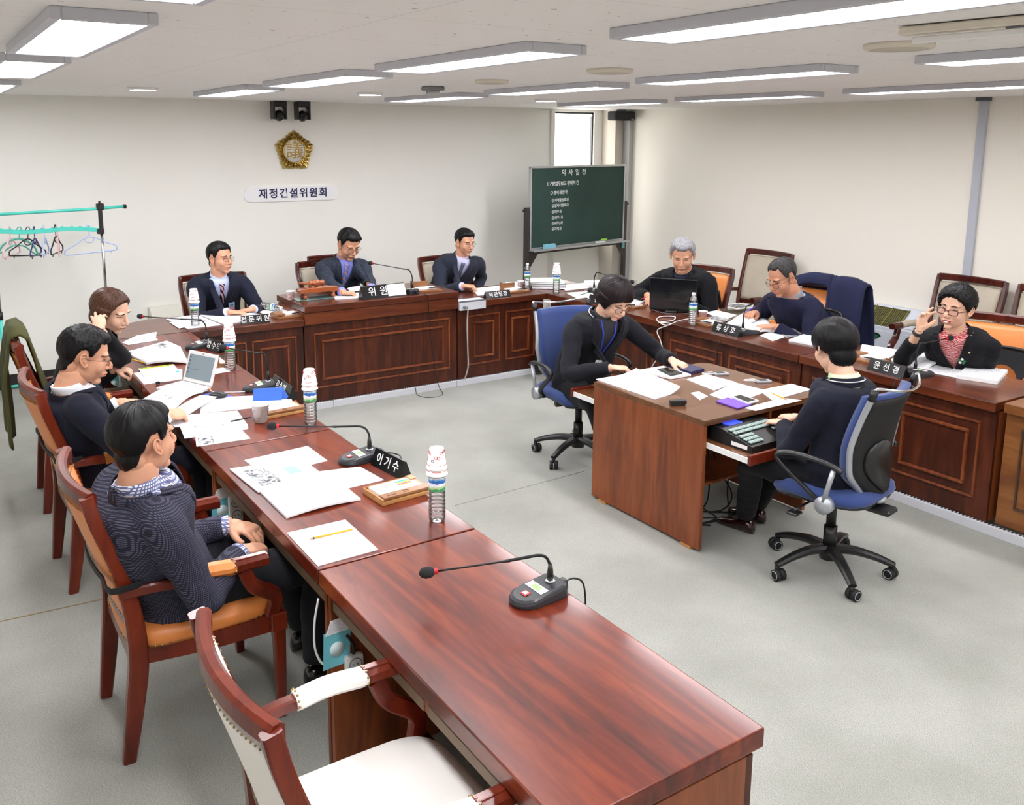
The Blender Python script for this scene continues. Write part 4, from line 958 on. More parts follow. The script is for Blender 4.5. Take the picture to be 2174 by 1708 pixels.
def label_mat():
    m = bpy.data.materials.new('blue_green_bottle_label'); m.use_nodes = True; N, L = nt(m); b = N['Principled BSDF']; b.inputs['Roughness'].default_value = .35
    tc = N.new('ShaderNodeTexCoord'); sp = N.new('ShaderNodeSeparateXYZ'); L.new(tc.outputs['Object'], sp.inputs[0])
    n = N.new('ShaderNodeTexNoise'); n.inputs['Scale'].default_value = 45; L.new(tc.outputs['Object'], n.inputs[0])
    z = math_node(N, L, 'MULTIPLY_ADD', n.outputs['Fac'], .022, sp.outputs[2])
    r = N.new('ShaderNodeValToRGB'); r.color_ramp.interpolation = 'CONSTANT'
    mr = N.new('ShaderNodeMapRange'); mr.inputs[1].default_value = .128; mr.inputs[2].default_value = .190; L.new(z, mr.inputs[0])
    els = [(0, (70, 160, 100)), (.28, (190, 216, 160)), (.42, (236, 242, 250)), (.60, (46, 110, 190)), (.80, (120, 180, 226)), (.9, (240, 246, 252))]
    r.color_ramp.elements[0].position = 0; r.color_ramp.elements[0].color = lin(els[0][1])+(1,); r.color_ramp.elements[1].position = els[1][0]; r.color_ramp.elements[1].color = lin(els[1][1])+(1,)
    for p_, c_ in els[2:]: e = r.color_ramp.elements.new(p_); e.color = lin(c_)+(1,)
    L.new(mr.outputs[0], r.inputs[0]); L.new(r.outputs[0], b.inputs['Base Color']); return m
M_lab = label_mat()
M_cup = mat('white_paper_cup', (246, 244, 242), .6)
def cup_parts(t, z0, inv, motif='red', s=1.0):
    """cup on its base at z0 (or inverted), 74 mm tall"""
    h = .072*s; r0, r1 = .024*s, .034*s
    bm = newbm()
    prof = [(r0, 0), (r1, h), (r1+.0018, h-.001), (r1-.001, h-.003), (r0-.002, .004)] if not inv else [(r1, 0), (r0, h), (r0-.001, h), (.001, h-.004)]
    if not inv: prof = [(.001, .003), (r0, .002), (r1, h), (r1+.002, h), (r1+.001, h-.003), (r1-.002, h-.004), (r0-.001, .006), (.001, .005)]
    else: prof = [(r1-.002, .0), (r1+.002, 0), (r1+.002, .004), (r1, .005), (r0, h-.001), (r0-.002, h), (r0-.003, h-.004), (.001, h-.005)]
    lathe(bm, prof, 22, (0, 0, z0), cap=False)
    cup = obj('paper_cup', bm, M_cup, t, True)
    bm = newbm(); r_ = random.Random(3)
    def rad(z): f = (z-z0)/h; return (r0+(r1-r0)*f if not inv else r1+(r0-r1)*f)+.0006
    if motif == 'red':
        for k in range(16):
            a = 2*PI*k/16+.2*r_.random(); z = z0+h*(.42+.45*r_.random()) if inv else z0+h*(.15+.35*r_.random()); q = .0045+.002*r_.random(); mi = 1 if r_.random() < .25 else 0
            ring = [Vector((rad(z)*math.cos(a+dx/.03), rad(z)*math.sin(a+dx/.03), z+dz)) for dx, dz in [(q*math.cos(2*PI*i/10), q*math.sin(2*PI*i/10)) for i in range(11)]]
            tube(bm, ring, .0011, 4, cap=False, mi=mi)
        zb = z0+h*(.22 if inv else .68)
        for i in range(20):
            a = 2*PI*i/20; 
            if i % 4 < 3: tube(bm, [Vector((rad(zb)*math.cos(a+q), rad(zb)*math.sin(a+q), zb)) for q in (0, .15, .3)], .0012, 4)
        obj('cup_print', bm, [mat('cup_red', (206, 52, 50), .5), mat('cup_dark_red', (70, 50, 50), .5)], cup)
    else:
        for k in range(6):
            a0 = 2*PI*k/6; pts = []
            for i in range(18):
                q = i/17; zz = z0+h*(.12+.6*q+.1*math.sin(q*9)); a = a0+.5*math.sin(q*5+k)*q; pts.append(Vector((rad(zz)*math.cos(a), rad(zz)*math.sin(a), zz)))
            tube(bm, pts, .0009+.0003*(k % 2), 4, mi=k % 2)
        obj('cup_print', bm, [mat('cup_green', (70, 170, 70), .5), mat('cup_blue_green', (60, 150, 160), .5)], cup)
    return cup
def bottle(label, p, cup=True, cap=True, group='small water bottles on the desks', lying=None, s=1.0):
    t = thing('water_bottle', label, 'bottle', (p.x, p.y, p.z), 0, group)
    prof = [(.001, .004), (.018, .002), (.0285, .004), (.0305, .012)]
    for i in range(7):
        z = .018+i*.0148; prof += [(.0312, z), (.0312, z+.008), (.0288, z+.0105), (.0288, z+.0125)]
    prof += [(.0308, .122), (.0308, .178), (.0295, .184), (.0305, .190), (.026, .206), (.017, .222), (.0125, .230), (.0125, .243)]
    bm = newbm(); lathe(bm, prof, 24, cap=False); b = obj('bottle_body', bm, M_pet, t, True)
    bm = newbm(); lathe(bm, [(.0314, .124), (.0314, .176)], 28, cap=False); obj('label', bm, M_lab, t, True)
    if cap: bm = newbm(); lathe(bm, [(.0001, .250), (.0138, .250), (.0145, .246), (.0145, .236), (.0130, .232)], 20, cap=False); obj('cap', bm, M_white, t, True)
    if lying is not None: t.rotation_euler = (0, PI/2, lying)
    t.scale = (s, s, s)
    return t
def cup(label, p, inv=False, motif='red', s=1.0, group='printed paper cups'):
    t = thing('paper_cup', label, 'cup', (p.x, p.y, p.z), 0, group); c_ = cup_parts(t, 0, inv, motif, s); return t
def cups_on(label1, label2, b, zoff=.182):
    p = b.location; s = b.scale.x
    c1 = cup(label1, Vector((p.x, p.y, p.z+zoff*s)), True, group='paper cups stacked upside down on bottles', s=1.12*s)
    bm = newbm(); 
    c2 = cup(label2, Vector((p.x, p.y, p.z+(zoff+.0235)*s)), True, group='paper cups stacked upside down on bottles', s=1.08*s)
for i, (px, py, pos, z) in enumerate(((928, 1105, 'beside the organiser box of the second desk', .74), (660, 901, 'at the aisle edge behind the green-print cup', .74), (490, 785, 'right of the white laptop', .74), (415, 692, 'left of the man with striped tie', .74), (1181, 623, 'at the inner corner of the right row', .74))):
    b = bottle('water bottle under inverted cups, '+pos, at(px, py, z))
    cups_on('lower upturned paper cup on bottle '+pos, 'upper upturned paper cup on bottle '+pos, b)
bottle('capped water bottle before the organiser tray at right end of the back desks', at(1119, 615))
bottle('capped water bottle in front of the large black laptop', at(1470, 690))
bottle('empty water bottle lying on its side left of the gavel stand', Vector((2.33, 7.13, .773)), lying=math.radians(-65), s=.95)
cup('white paper cup with red print beside the gavel stand', at(617, 636, H2))
cup('paper cup with red print beside the capped bottle of the back row', at(1106, 612))
cup('white paper cup right of capped bottle before the laptop', at(1492, 679))
cup('paper cup with green swirl print on the third desk', at(554, 895), motif='green', s=1.28)
# -------- microphones
def mic(label, base, headp, z, rz, cable=None, screen=(150, 220, 120)):
    b = at(base[0], base[1], z) if len(base) == 2 else Vector(base)
    t = thing('gooseneck_microphone', label, 'microphone', (b.x, b.y, z), rz, 'gooseneck desk microphones')
    # local +x points from speaker to the front: neck root at +x
    bm = newbm(); out = []
    for i in range(15):
        a = PI/2+PI*i/14; out.append((-.045+.055*math.cos(a), .055*math.sin(a)))
    out += [(.07, -.052), (.085, -.04), (.085, .04), (.07, .052)]
    def rg(f, z_): return [Vector((x*f, y*f, z_+max(0, (x+.10))*.12)) for x, y in out]
    def rg0(f, z_): return [Vector((x*f, y*f, z_)) for x, y in out]
    loft(bm, [rg0(.97, 0), rg0(1.0, .006), rg(1.0, .010), rg(.95, .019), rg(.85, .024)]); base_o = obj('base', bm, mat('charcoal_plastic', (48, 50, 54), .3), t)
    for p_ in base_o.data.polygons: p_.use_smooth = False
    tz = lambda x: .0245+max(0, x+.10)*.12
    def plate(x0, x1, y0, y1, m, nm, dz=.0008):
        bm = newbm(); vs = []
        lo = [bm.verts.new((x, y, tz(x))) for x, y in ((x0, y0), (x1, y0), (x1, y1), (x0, y1))]; hi = [bm.verts.new((x, y, tz(x)+dz)) for x, y in ((x0, y0), (x1, y0), (x1, y1), (x0, y1))]
        for i in range(4): bm.faces.new((lo[i], lo[(i+1) % 4], hi[(i+1) % 4], hi[i]))
        bm.faces.new(hi); return obj(nm, bm, m, t)
    plate(-.022, .008, -.04, .04, M_paper, 'paper_label'); plate(-.017, .003, -.018, .020, mat('green_sticker', screen, .6), 'green_sticker', .0012)
    plate(-.062, -.040, -.014, .012, M_red, 'button_surround', .001); plate(-.058, -.044, -.009, .007, mat('clear_key', (200, 190, 186), .3), 'talk_button', .003)
    bm = newbm(); lathe(bm, [(.017, .042), (.017, .047), (.009, .048)], 18, (.045, 0, 0)); obj('neck_ring', bm, M_chrome, t, True)
    bm = newbm(); tube(bm, [(.045, 0, .045), (.045, 0, .075), (.045, 0, .10)], [.0105, .0095, .006], 12); obj('neck_plug', bm, M_blk, t, True)
    # gooseneck to the head position (world)
    Hw = Vector(headp); loc = RZ(-rz) @ (Hw-Vector((b.x, b.y, z)))
    loc = Vector(loc)
    hd = Vector((loc.x-.045, loc.y, 0)); hl = hd.length; hn = hd.normalized()
    q = lambda f, z_: Vector((.045, 0, 0))+hn*(hl*f)+Vector((0, 0, z_))
    zt = loc.z
    top = max(zt, .17)+.02 if zt < .17 else zt*.80
    top = zt+.014
    if zt < .19: pts = [q(0, .085), q(.0, top-.035), q(.035, top-.006), q(.10, top+.004), q(.22, top+.001), q(.34, top-.003)]
    else: pts = [q(0, .09), q(0, .13), q(.02, .165), q(.08, .20), q(.20, .20+(zt-.20)*.12)]
    cur = bez(pts, 6); tube(bm := newbm(), cur, .0048, 8); nk = obj('gooseneck', bm, M_blkm, t, True)
    e = cur[-1]; dr = (loc-e).normalized(); tip = loc-dr*.03
    bm = newbm(); tube(bm, [e, e+dr*.002, e+dr*.03, tip], [.0058, .0058, .0034, .0034], 8); obj('stem', bm, M_blk, t, True)
    bm = newbm(); tube(bm, [tip-dr*.004, tip+dr*.010], .0095, 12); obj('red_collar', bm, M_red, t, True)
    bm = newbm(); fr_ = frames([tip+dr*q_ for q_ in (0.006, .012, .022, .034, .045, .052)]); rs = [.009, .0145, .0175, .0175, .0135, .004]
    loft(bm, [[p_+a_*math.cos(2*PI*i/16)*r+b_*math.sin(2*PI*i/16)*r for i in range(16)] for (p_, t_, a_, b_), r in zip(fr_, rs)]); obj('foam_windscreen', bm, M_foam, t, True)
    bm = newbm(); boxl(bm, (.083, -.014, .012), (.108, .014, .034), .003); obj('connector', bm, M_blk, t)
    if cable:
        bm = newbm(); tube(bm, bez([RZ(-rz) @ (Vector(c_)-Vector((b.x, b.y, z))) for c_ in cable], 8), .0032, 6); obj('cable', bm, M_blk, t, True)
    return t
def micp(label, bpx, hpx, z, hz, rz, cab=None): return mic(label, bpx, at(hpx[0], hpx[1], hz), z, math.radians(rz), cab)
b = at(1143, 1268); micp('gooseneck microphone on the empty foreground desk', (1143, 1268), (905, 1215), .74, .853, 2, [(b.x+.10, b.y+.005, .762), (b.x+.14, b.y, .765), (b.x+.175, b.y-.005, .73), (b.x+.18, b.y-.01, .60), (b.x+.17, b.y-.02, .3)])
b = at(765, 977); micp('gooseneck microphone behind the name plate of the second desk', (765, 977), (577, 904), .74, .868, 0, [(b.x+.10, b.y, .762), (b.x+.16, b.y-.06, .752), (b.x+.12, b.y-.16, .745)])
micp('gooseneck microphone beside the blue card on third desk', (553, 826), (472, 737), .74, .98, -6)
micp('gooseneck microphone on the farthest left desk, reaching left', (425, 737), (297, 671), .74, .90, 4)
b = at(866, 623, H2); micp('gooseneck microphone of the chairman on the raised desk', (868, 622), (786, 558), H2, 1.06, -75, [(b.x+.03, b.y-.09, H2+.02), (b.x+.09, b.y-.13, H2+.01), (b.x+.12, 6.525, H2-.05), (b.x+.13, 6.515, .5), (b.x+.19, 6.50, .08), (b.x+.17, 6.38, .004), (b.x+.03, 6.36, .004), (b.x-.02, 6.47, .004), (b.x-.01, 6.53, .055)])
b = at(1270, 622); micp('gooseneck microphone partly hidden behind the woman with lanyard', (1270, 621), (1342, 598), .74, .98, 170, [(b.x-.10, b.y, .757), (b.x-.15, b.y-.01, .755), (4.785, b.y-.02, .70), (4.78, b.y-.03, .60), (4.79, b.y-.02, .1)])
b = at(1587, 708); micp('gooseneck microphone before the man in navy sweater', (1587, 708), (1643, 627), .74, .97, 172, [(b.x-.10, b.y+.01, .757), (b.x-.15, b.y+.04, .755), (4.785, b.y+.05, .68), (4.785, b.y+.05, .45), (4.79, b.y+.04, .08)])
b = at(1952, 797); micp('gooseneck microphone before the woman in red glasses', (1952, 797), (2018, 717), .74, .96, 176, [(b.x-.10, b.y+.01, .757), (b.x-.15, b.y+.02, .75), (4.785, b.y+.03, .68), (4.785, b.y+.00, .35), (4.78, b.y+.02, .08), (4.78, b.y+.1, .06)])
# -------- name plates
def nameplate(label, txt, P0, P1, z, h=.062, size=.05, space=1.6, both=None, dep=.062, cover=None):
    """P0,P1: bottom ends (left,right as read) of the front face"""
    A_ = Vector((P0.x, P0.y, z)); B_ = Vector((P1.x, P1.y, z)); d = (B_-A_); L_ = d.length; rz = math.atan2(d.y, d.x)
    t = thing('name_plate', label, 'name plate', tuple(A_), rz, 'black triangular name plates')
    bm = newbm(); prof = [(0, 0), (dep, 0), (dep*.55, h), (dep*.45, h)]
    Mx = Matrix(((0, 0, 1, 0), (1, 0, 0, 0), (0, 1, 0, 0), (0, 0, 0, 1))); prism(bm, prof, 0, L_, Mx); obj('plate', bm, mat('black_acrylic', (16, 16, 17), .18), t)
    sl = math.atan2(h, dep*.45); Mt = T(L_/2, dep*.225, h/2) @ RX(sl) @ T(0, 0, .0012)
    if txt: text(txt, size, mat('white_paint', (240, 240, 238), .6), Mt, t, ext=.0006, space=space, bold=.0003)
    return t, L_, Mt

def npx(label, txt, l, r, z, h, size, dep=.06, space=1.6): return nameplate(label, txt, at(l[0], l[1], z), at(r[0], r[1], z), z, h, size, space, dep=dep)
npx('black name plate with white characters right of the microphone on second desk', '이기수', (787, 986), (849, 1018), .74, .072, .052, space=1.5)
npx('black name plate half hidden behind the blue card on the third desk', '김수희', (573, 821), (611, 849), .74, .07, .05, space=1.35)
npx('black name plate on the farthest left desk beside the microphone', '강수의', (438, 743), (463, 750), .74, .075, .052, space=1.3)
npx('black name plate before the man with striped tie', '전문위원', (513, 689), (573, 684), .74, .062, .05, space=1.45)
t, L_, Mt = npx('large black name plate with a white paper over its right half on the raised desk', '위원장', (771, 637), (863, 627), H2, .105, .082, .09, 1.75)
bm = newbm(); boxl(bm, (L_*.08, -.048, .001), (L_*.495, .05, .003), 0, Mt @ T(0, 0, .001))
for v in bm.verts: v.co += Vector((.006*noise.noise(v.co*40), 0, .005*noise.noise(v.co*30+Vector((5, 0, 0)))))
obj('white_paper_cover', bm, M_paper, t)
npx('black name plate at the back right desk beside the white box', '의안팀장', (1033, 635), (1085, 630), .74, .062, .046, space=1.25)
npx('black name plate partly hidden behind the hair of the woman with lanyard', '홍근표', (1247, 641), (1302, 654), .74, .068, .052, space=1.6)
npx('black name plate before the man in navy sweater', '류상호', (1510, 703), (1566, 716), .74, .074, .052, space=1.7)
npx('black name plate before the woman in red glasses', '윤선경', (1840, 784), (1916, 804), .74, .074, .052, space=1.7)
# -------- wooden desk organisers
def organiser(label, p, rz, lid='strip', m1=None, m2=None, flags=False, z=.74, L=.23, W=.155):
    t = thing('desk_organiser', label, 'organiser', (p.x, p.y, z), math.radians(rz), 'wooden desk organisers')
    m1 = m1 or M_boxd
    bm = newbm(); boxl(bm, (-L/2, -W/2, 0), (L/2, W/2, .016), .003, seg=2); boxl(bm, (-L/2, W/2-.008, .016), (L/2, W/2, .026), .002); boxl(bm, (-L/2, -W/2, .016), (-L/2+.008, W/2, .026), .002); obj('tray', bm, m1, t)
    bm = newbm(); boxl(bm, (-L/2+.02, -W/2+.05, .016), (L/2-.03, W/2-.014, .0275)); pp = obj('memo_paper', bm, M_paper, t)
    if flags:
        for i, c_ in enumerate(((40, 160, 220), (130, 220, 120), (240, 230, 90), (230, 60, 150), (250, 180, 60))):
            bm = newbm(); boxl(bm, (.01, W/2-.03-.009*i-.008, .0275), (.07, W/2-.03-.009*i, .0283)); obj('page_flag', bm, mat('flag_%d' % i, c_, .6), t)
        bm = newbm(); boxl(bm, (.075, W/2-.05, .028), (.105, W/2-.005, .032), .001, RZ(0)); obj('wooden_tag', bm, m1, t)
    if lid == 'strip':
        bm = newbm(); boxl(bm, (-L/2+.01, -W/2+.002, .018), (L/2-.002, -W/2+.045, .030), .003, seg=2); l_ = obj('lid_strip', bm, m2 or M_boxd, t)
        bm = newbm(); tube(bm, [Vector((.012*math.cos(a), -W/2+.023+.010*math.sin(a), .0305)) for a in [2*PI*i/5+.3 for i in range(6)]], .0012, 5); obj('engraved_mark', bm, mat('engraving', (70, 46, 30), .7), l_)
        bm = newbm(); boxl(bm, (-.085, -W/2+.016, .030), (-.045, -W/2+.020, .0306)); obj('engraved_line', bm, mat('engraving', (70, 46, 30), .7), l_)
    elif lid == 'up':
        bm = newbm(); boxl(bm, (-L/2, W/2-.06, .02), (-L/2+.014, W/2+.0, .085), .002); boxl(bm, (-L/2+.02, W/2-.012, .016), (-L/2+.16, W/2, .075), .002); obj('raised_lid', bm, m2 or M_boxd, t)
    elif lid == 'case':
        bm = newbm(); boxl(bm, (-L/2+.005, -W/2+.02, .02), (-L/2+.075, W/2-.02, .038), .004, seg=2); obj('wooden_case', bm, m2 or M_boxd, t)
    bm = newbm(); boxl(bm, (.0, -W/2+.012, .03), (.09, -W/2+.03, .036), .002, RZ(.2)); boxl(bm, (.0, -W/2+.03, .0275), (.10, -W/2+.038, .034), .003, RZ(.1)); 
    if lid != 'strip': obj('pens', bm, M_blk, t)
    else: bm.free()
    return t
p = (at(772, 1040)+at(818, 1081)+at(915, 1059)+at(877, 1009))/4
organiser('light wooden organiser with coloured page flags left of the front water bottle', p, 4, 'strip', M_boxw, M_boxd, True, L=.235, W=.16)
p = (at(567, 886)+at(646, 878))/2; organiser('pinkish wooden organiser behind the green-print cup', Vector((p.x, p.y+.07, 0)), 3, 'strip', M_boxw, M_boxd, False, L=.235, W=.15)
p = at(462, 772); organiser('wooden organiser on the farthest left desk with a pink pen', Vector((p.x, p.y, 0)), 90, 'up')
p = at(613, 671); organiser('wooden organiser with a case beside the raised desk', p, 0, 'case', L=.25, W=.17)
p = at(905, 617, H2); organiser('wooden organiser with raised lid on the raised desk', p, -4, 'up', z=H2)
p = at(1092, 619); organiser('wooden organiser with raised lid right of the back name plate', p, -2, 'up')
p = at(1338, 650); organiser('wooden organiser left of the large black laptop', p, -92, 'case')
p = at(1500, 688); organiser('wooden organiser between capped bottle and name plate', p, -95, 'case')
p = at(1842, 765); organiser('wooden organiser beyond the name plate of woman in red glasses', p, -92, 'case')
# -------- papers of the left row
g = 'papers strewn on the second left desk'
paper('printed sheet at the far side of the second desk stack', [(519, 977), (653, 947), (695, 978), (563, 1010)], .7405, .002, P_text2, group=g)
paper('sheet with a large photo print on the second desk', [(488, 997), (640, 975), (692, 1014), (548, 1046)], .7425, .006, P_text2, name='booklet', curl=0, parts=[(.12, .18, .42, .85, M_photo), (.62, .30, .80, .62, mat('pale_blue_stamp', (150, 200, 236), .7))])
paper('blank sheet nearest the name plate on the second desk', [(645, 1005), (764, 991), (815, 1019), (690, 1048)], .7405, .002, P_text2)
paper('large blank sheet overhanging the sitter side of second desk', [(548, 1042), (700, 1008), (766, 1062), (608, 1101)], .7405, .008, P_text2, name='booklet', curl=.010)
paper('sheet under the yellow pencil at the near end of second desk', [(609, 1132), (733, 1104), (803, 1167), (675, 1202)], .7405, .003, P_text2)
def pencil(label, a, b_, z=.745, m=None, tipm=None, r=.0036, kind='pencil', group=None, za=None, zb=None):
    A_ = at(a[0], a[1], z if za is None else za); B_ = at(b_[0], b_[1], z if zb is None else zb); t = thing(kind, label, 'pencil' if kind == 'pencil' else 'pen', tuple(A_), 0, group); d = B_-A_
    f = lambda q: d*q
    bm = newbm(); tube(bm, [f(.08), f(.90)], r, 6); obj('shaft', bm, m or M_pencil, t)
    bm = newbm(); tube(bm, [f(.90), f(1.0)], [r, .0006], 8); obj('tip', bm, tipm or mat('sharpened_wood', (232, 196, 150), .6), t)
    bm = newbm(); tube(bm, [f(.045), f(.08)], r*1.08, 8); obj('ferrule', bm, M_blk, t)
    bm = newbm(); tube(bm, [f(0), f(.045)], r, 8); obj('eraser', bm, mat('pink_eraser', (236, 170, 170), .7) if kind == 'pencil' else (m or M_blk), t)
    return t
pencil('yellow pencil lying on the sheet of the second left desk', (659, 1143), (756, 1121), .748)
paper('printed sheets before the laptop on third desk', [(429, 846), (536, 841), (562, 864), (425, 878)], .7405, .004, P_text2, name='booklet')
paper('sheet tucked behind the blue card on third desk', [(540, 845), (616, 843), (623, 856), (566, 865)], .7405, .003, P_text2)
paper('wide printed table under two pens on the third desk', [(368, 884), (504, 873), (526, 903), (352, 907)], .7455, .004, P_cols, name='booklet')
paper('white booklet overhanging the sitter side of third desk', [(382, 907), (526, 902), (527, 911), (392, 931)], .7405, .006, P_text2, name='booklet')
paper('leaflet with a black photo at near edge of third desk', [(415, 928), (512, 912), (532, 931), (417, 948)], .7405, .002, P_text, parts=[(.04, .15, .34, .9, M_photod)])
pencil('black ball pen lying across the printed table', (490, 894), (534, 885), .753, M_blk, M_blk, .004, 'pen')
pencil('thin white pen on the near booklet of third desk', (410, 906), (479, 901), .753, mat('lilac_white', (200, 200, 224), .4), M_blue, .003, 'pen')
bm = newbm(); a, b_ = at(536, 853), at(598, 850); h = Vector((0, 0, .072)); n_ = Vector((.03, .0, 0))
sheet(bm, [a, b_, b_+h+n_*.3, a+h+n_*.3], .0015); sheet(bm, [a+h+n_*.3, b_+h+n_*.3, b_+n_*1.6, a+n_*1.6], .0015); o = obj('folded_card', bm, mat('bright_blue_card', (64, 116, 214), .6), None); tag(o, 'bright blue folded card standing behind the green-print cup', 'card')
bm = newbm(); sheet(bm, [at(431, 838), at(462, 831), at(494, 842), at(450, 856)], .003); o = obj('mouse_pad', bm, mat('blue_mouse_pad', (66, 92, 190), .7), None); tag(o, 'blue mouse pad under the black mouse', 'mouse pad')
p = at(463, 843, .745); t = thing('computer_mouse', 'black mouse on the blue pad beside the white laptop', 'mouse', tuple(p), math.radians(150))
bm = newbm(); ell(bm, (0, 0, .012), (.050, .030, .020)); bmesh.ops.bisect_plane(bm, geom=bm.verts[:]+bm.edges[:]+bm.faces[:], plane_co=(0, 0, .0), plane_no=(0, 0, 1), clear_inner=True); obj('shell', bm, M_blk, t, True)
bm = newbm(); rtube(bm, [(.048, 0, .016), (.02, .0, .0315), (0, 0, .033)], .002, .001); obj('button_gap', bm, M_grey, t)
bm = newbm(); tube(bm, bez([(.05, 0, .008), (.09, .02, .004), (.13, -.02, .012), (.09, -.05, .006), (.15, -.06, .014), (.19, -.02, .006), (.14, .01, .02), (.19, .0, .006)], 6), .0022, 6); obj('cable', bm, M_blk, t, True)
# farthest left desk
paper('folded dark-bordered leaflet at the far end of the left row', [(259, 727), (330, 716), (336, 722), (272, 732)], .741, .002, P_text, name='leaflet')
a, b_, c_, d_ = at(261, 726, .745), at(331, 717, .745), at(333, 704, .79), at(290, 712, .775)
paper('raised page of the folded leaflet at far end of left row', [a, b_, c_, d_], m=P_text, name='leaflet', th=.001)
paper('picture page on the farthest left desk', [(271, 747), (354, 724), (384, 737), (299, 752)], .742, .004, P_text2, name='booklet', parts=[(.1, .5, .75, .9, M_photo), (.62, .12, .85, .45, M_photod)])
paper('open booklet under the pencil hand of the woman', [(273, 754), (384, 741), (400, 772), (311, 774)], .7425, .012, P_text, name='booklet', curl=.015)
paper('spiral notebook with a yellow inner cover', [(294, 784), (368, 775), (383, 792), (307, 801)], .744, .007, P_text2, name='notebook', parts=[(.05, .0, .92, .16, mat('yellow_green_cover', (222, 240, 60), .6)), (.9, .82, .99, .98, mat('blue_tab', (50, 160, 230), .6))])
p0, p1 = at(297, 783, .752), at(367, 775, .752)
bm = newbm()
for i in range(24):
    q = p0.lerp(p1, (i+.5)/24); tube(bm, [q+Vector((.006*math.cos(a), .006*math.sin(a)*.3, .006*math.sin(a))) for a in [PI*2*j/6 for j in range(7)]], .0009, 4)
o = obj('spiral_binding', bm, M_blk, bpy.data.objects['notebook']); o.location = -bpy.data.objects['notebook'].location; o['kind'] = 'stuff'
paper('sheet under the spiral notebook', [(284, 792), (387, 783), (387, 805), (306, 816)], .7405, .002, P_text)
paper('small blank sheet beside the bottle right of the laptop', [(440, 776), (461, 773), (489, 788), (455, 794)], .7405, .0015, P_text2)
# white netbook
Hl, Hr = at(387, 807, .765), at(448, 821, .765); wv = Hr-Hl; wl = wv.length; rz = math.atan2(wv.y, wv.x)
t = thing('laptop', 'small white laptop open on the third left desk', 'laptop', (Hl.x, Hl.y, .74), rz)
bm = newbm(); boxl(bm, (0, -.175, .006), (wl, 0, .026), .006, seg=2); obj('base', bm, M_white, t)
bm = newbm()
for i in range(12):
    for j in range(5): boxl(bm, (.015+i*(wl-.03)/12, -.095+j*.016, .026), (.015+i*(wl-.03)/12+(wl-.03)/12-.003, -.095+j*.016+.013, .028))
o = obj('keys', bm, mat('light_grey_keys', (206, 206, 208), .5), t); o['kind'] = 'stuff'
S = T(0, 0, .026) @ RX(math.radians(-20))
lh = .178
bm = newbm(); boxl(bm, (0, .0, 0), (wl, .010, lh), .005, S, 2); sc_ = obj('screen_lid', bm, M_white, t)
bm = newbm(); boxl(bm, (.018, -.002, .022), (wl-.018, .002, lh-.020), 0, S); obj('screen', bm, mat('grey_screen', (112, 124, 130), .25, emit=.22), sc_)
bm = newbm()
for i in range(5): boxl(bm, (.024, -.003, lh-.04-.022*i), (.034, -.0018, lh-.032-.022*i), 0, S)
boxl(bm, (.06, -.003, .075), (.13, -.0018, .077), 0, S); obj('screen_icons', bm, mat('dark_icon', (60, 70, 78), .4), sc_)
bm = newbm(); ell(bm, (wl/2, -.0005, lh-.010), (.003, .002, .003), M=None); bmesh.ops.transform(bm, matrix=S, verts=bm.verts); obj('webcam', bm, M_blk, sc_)
bm = newbm(); a = Vector((wl+.004, -.02, .018)); tube(bm, bez([a, a+Vector((.05, .01, -.012)), a+Vector((.16, .10, -.014)), a+Vector((.22, .18, -.014)), a+Vector((.30, .24, -.014))], 6), .0028, 6); obj('charger_cable', bm, M_white, t, True)
bm = newbm(); box(bm, (wl+.008, -.02, .018), (.018, .012, .010), .002); obj('orange_plug', bm, mat('orange_plastic', (240, 140, 40), .5), t)
a = at(335, 812, .75); bm = newbm(); boxl(bm, (-.012, -.008, 0), (.012, .008, .014), .003); tube(bm, bez([(.01, 0, .006), (.06, -.03, .004), (.12, -.035, .004)], 5), .0018, 5); tube(bm, [(-.006, 0, .004), (-.010, -.01, -.0), (-.008, -.03, .001)], .0018, 5); o = obj('camera_adapter', bm, M_blk); o.location = a; o.location.z = .743; tag(o, 'small black plug with thin wire on the sheet left of the laptop', 'adapter')
# -------- back desks papers
paper('open sheets left of the man with striped tie', [(352, 677), (418, 668), (470, 690), (398, 698)], .7415, .003, P_text, name='booklet', parts=[(.5, .35, .85, .6, M_photod)])
paper('white booklet under the hands of man with striped tie', [(420, 668), (505, 662), (577, 672), (476, 690)], .7405, .008, P_text2, name='booklet')
paper('loose sheet right of the hands of man with striped tie', [(545, 660), (602, 655), (622, 663), (572, 672)], .7405, .002, P_text2)
paper('small folded leaflet at left end of the back row', [(360, 684), (392, 680), (412, 690), (380, 697)], .7445, .002, P_text, name='leaflet')
paper('white document on the raised desk between gavel stand and name plate', [(706, 626), (765, 622), (775, 632), (712, 636)], H2+.0005, .008, P_text2, name='booklet')
paper('black ring binder on the raised desk under the chairman hands', [(700, 618), (800, 612), (806, 624), (700, 630)], H2+.001, .004, M_blk, name='binder')
paper('open notebook page held by the chairman', [at(737, 612, H2+.05), at(775, 611, H2+.02), at(785, 620, H2+.01), at(745, 620, H2+.02)], m=M_paper, name='notebook', th=.004, curl=.02)
paper('white booklet under the hand of the man at back right', [(1000, 614), (1090, 604), (1112, 612), (1015, 628)], .7405, .006, P_text2, name='booklet')
paper('open white file at back right corner', [(1072, 600), (1118, 598), (1130, 606), (1090, 611)], .7465, .006, P_text2, name='booklet')
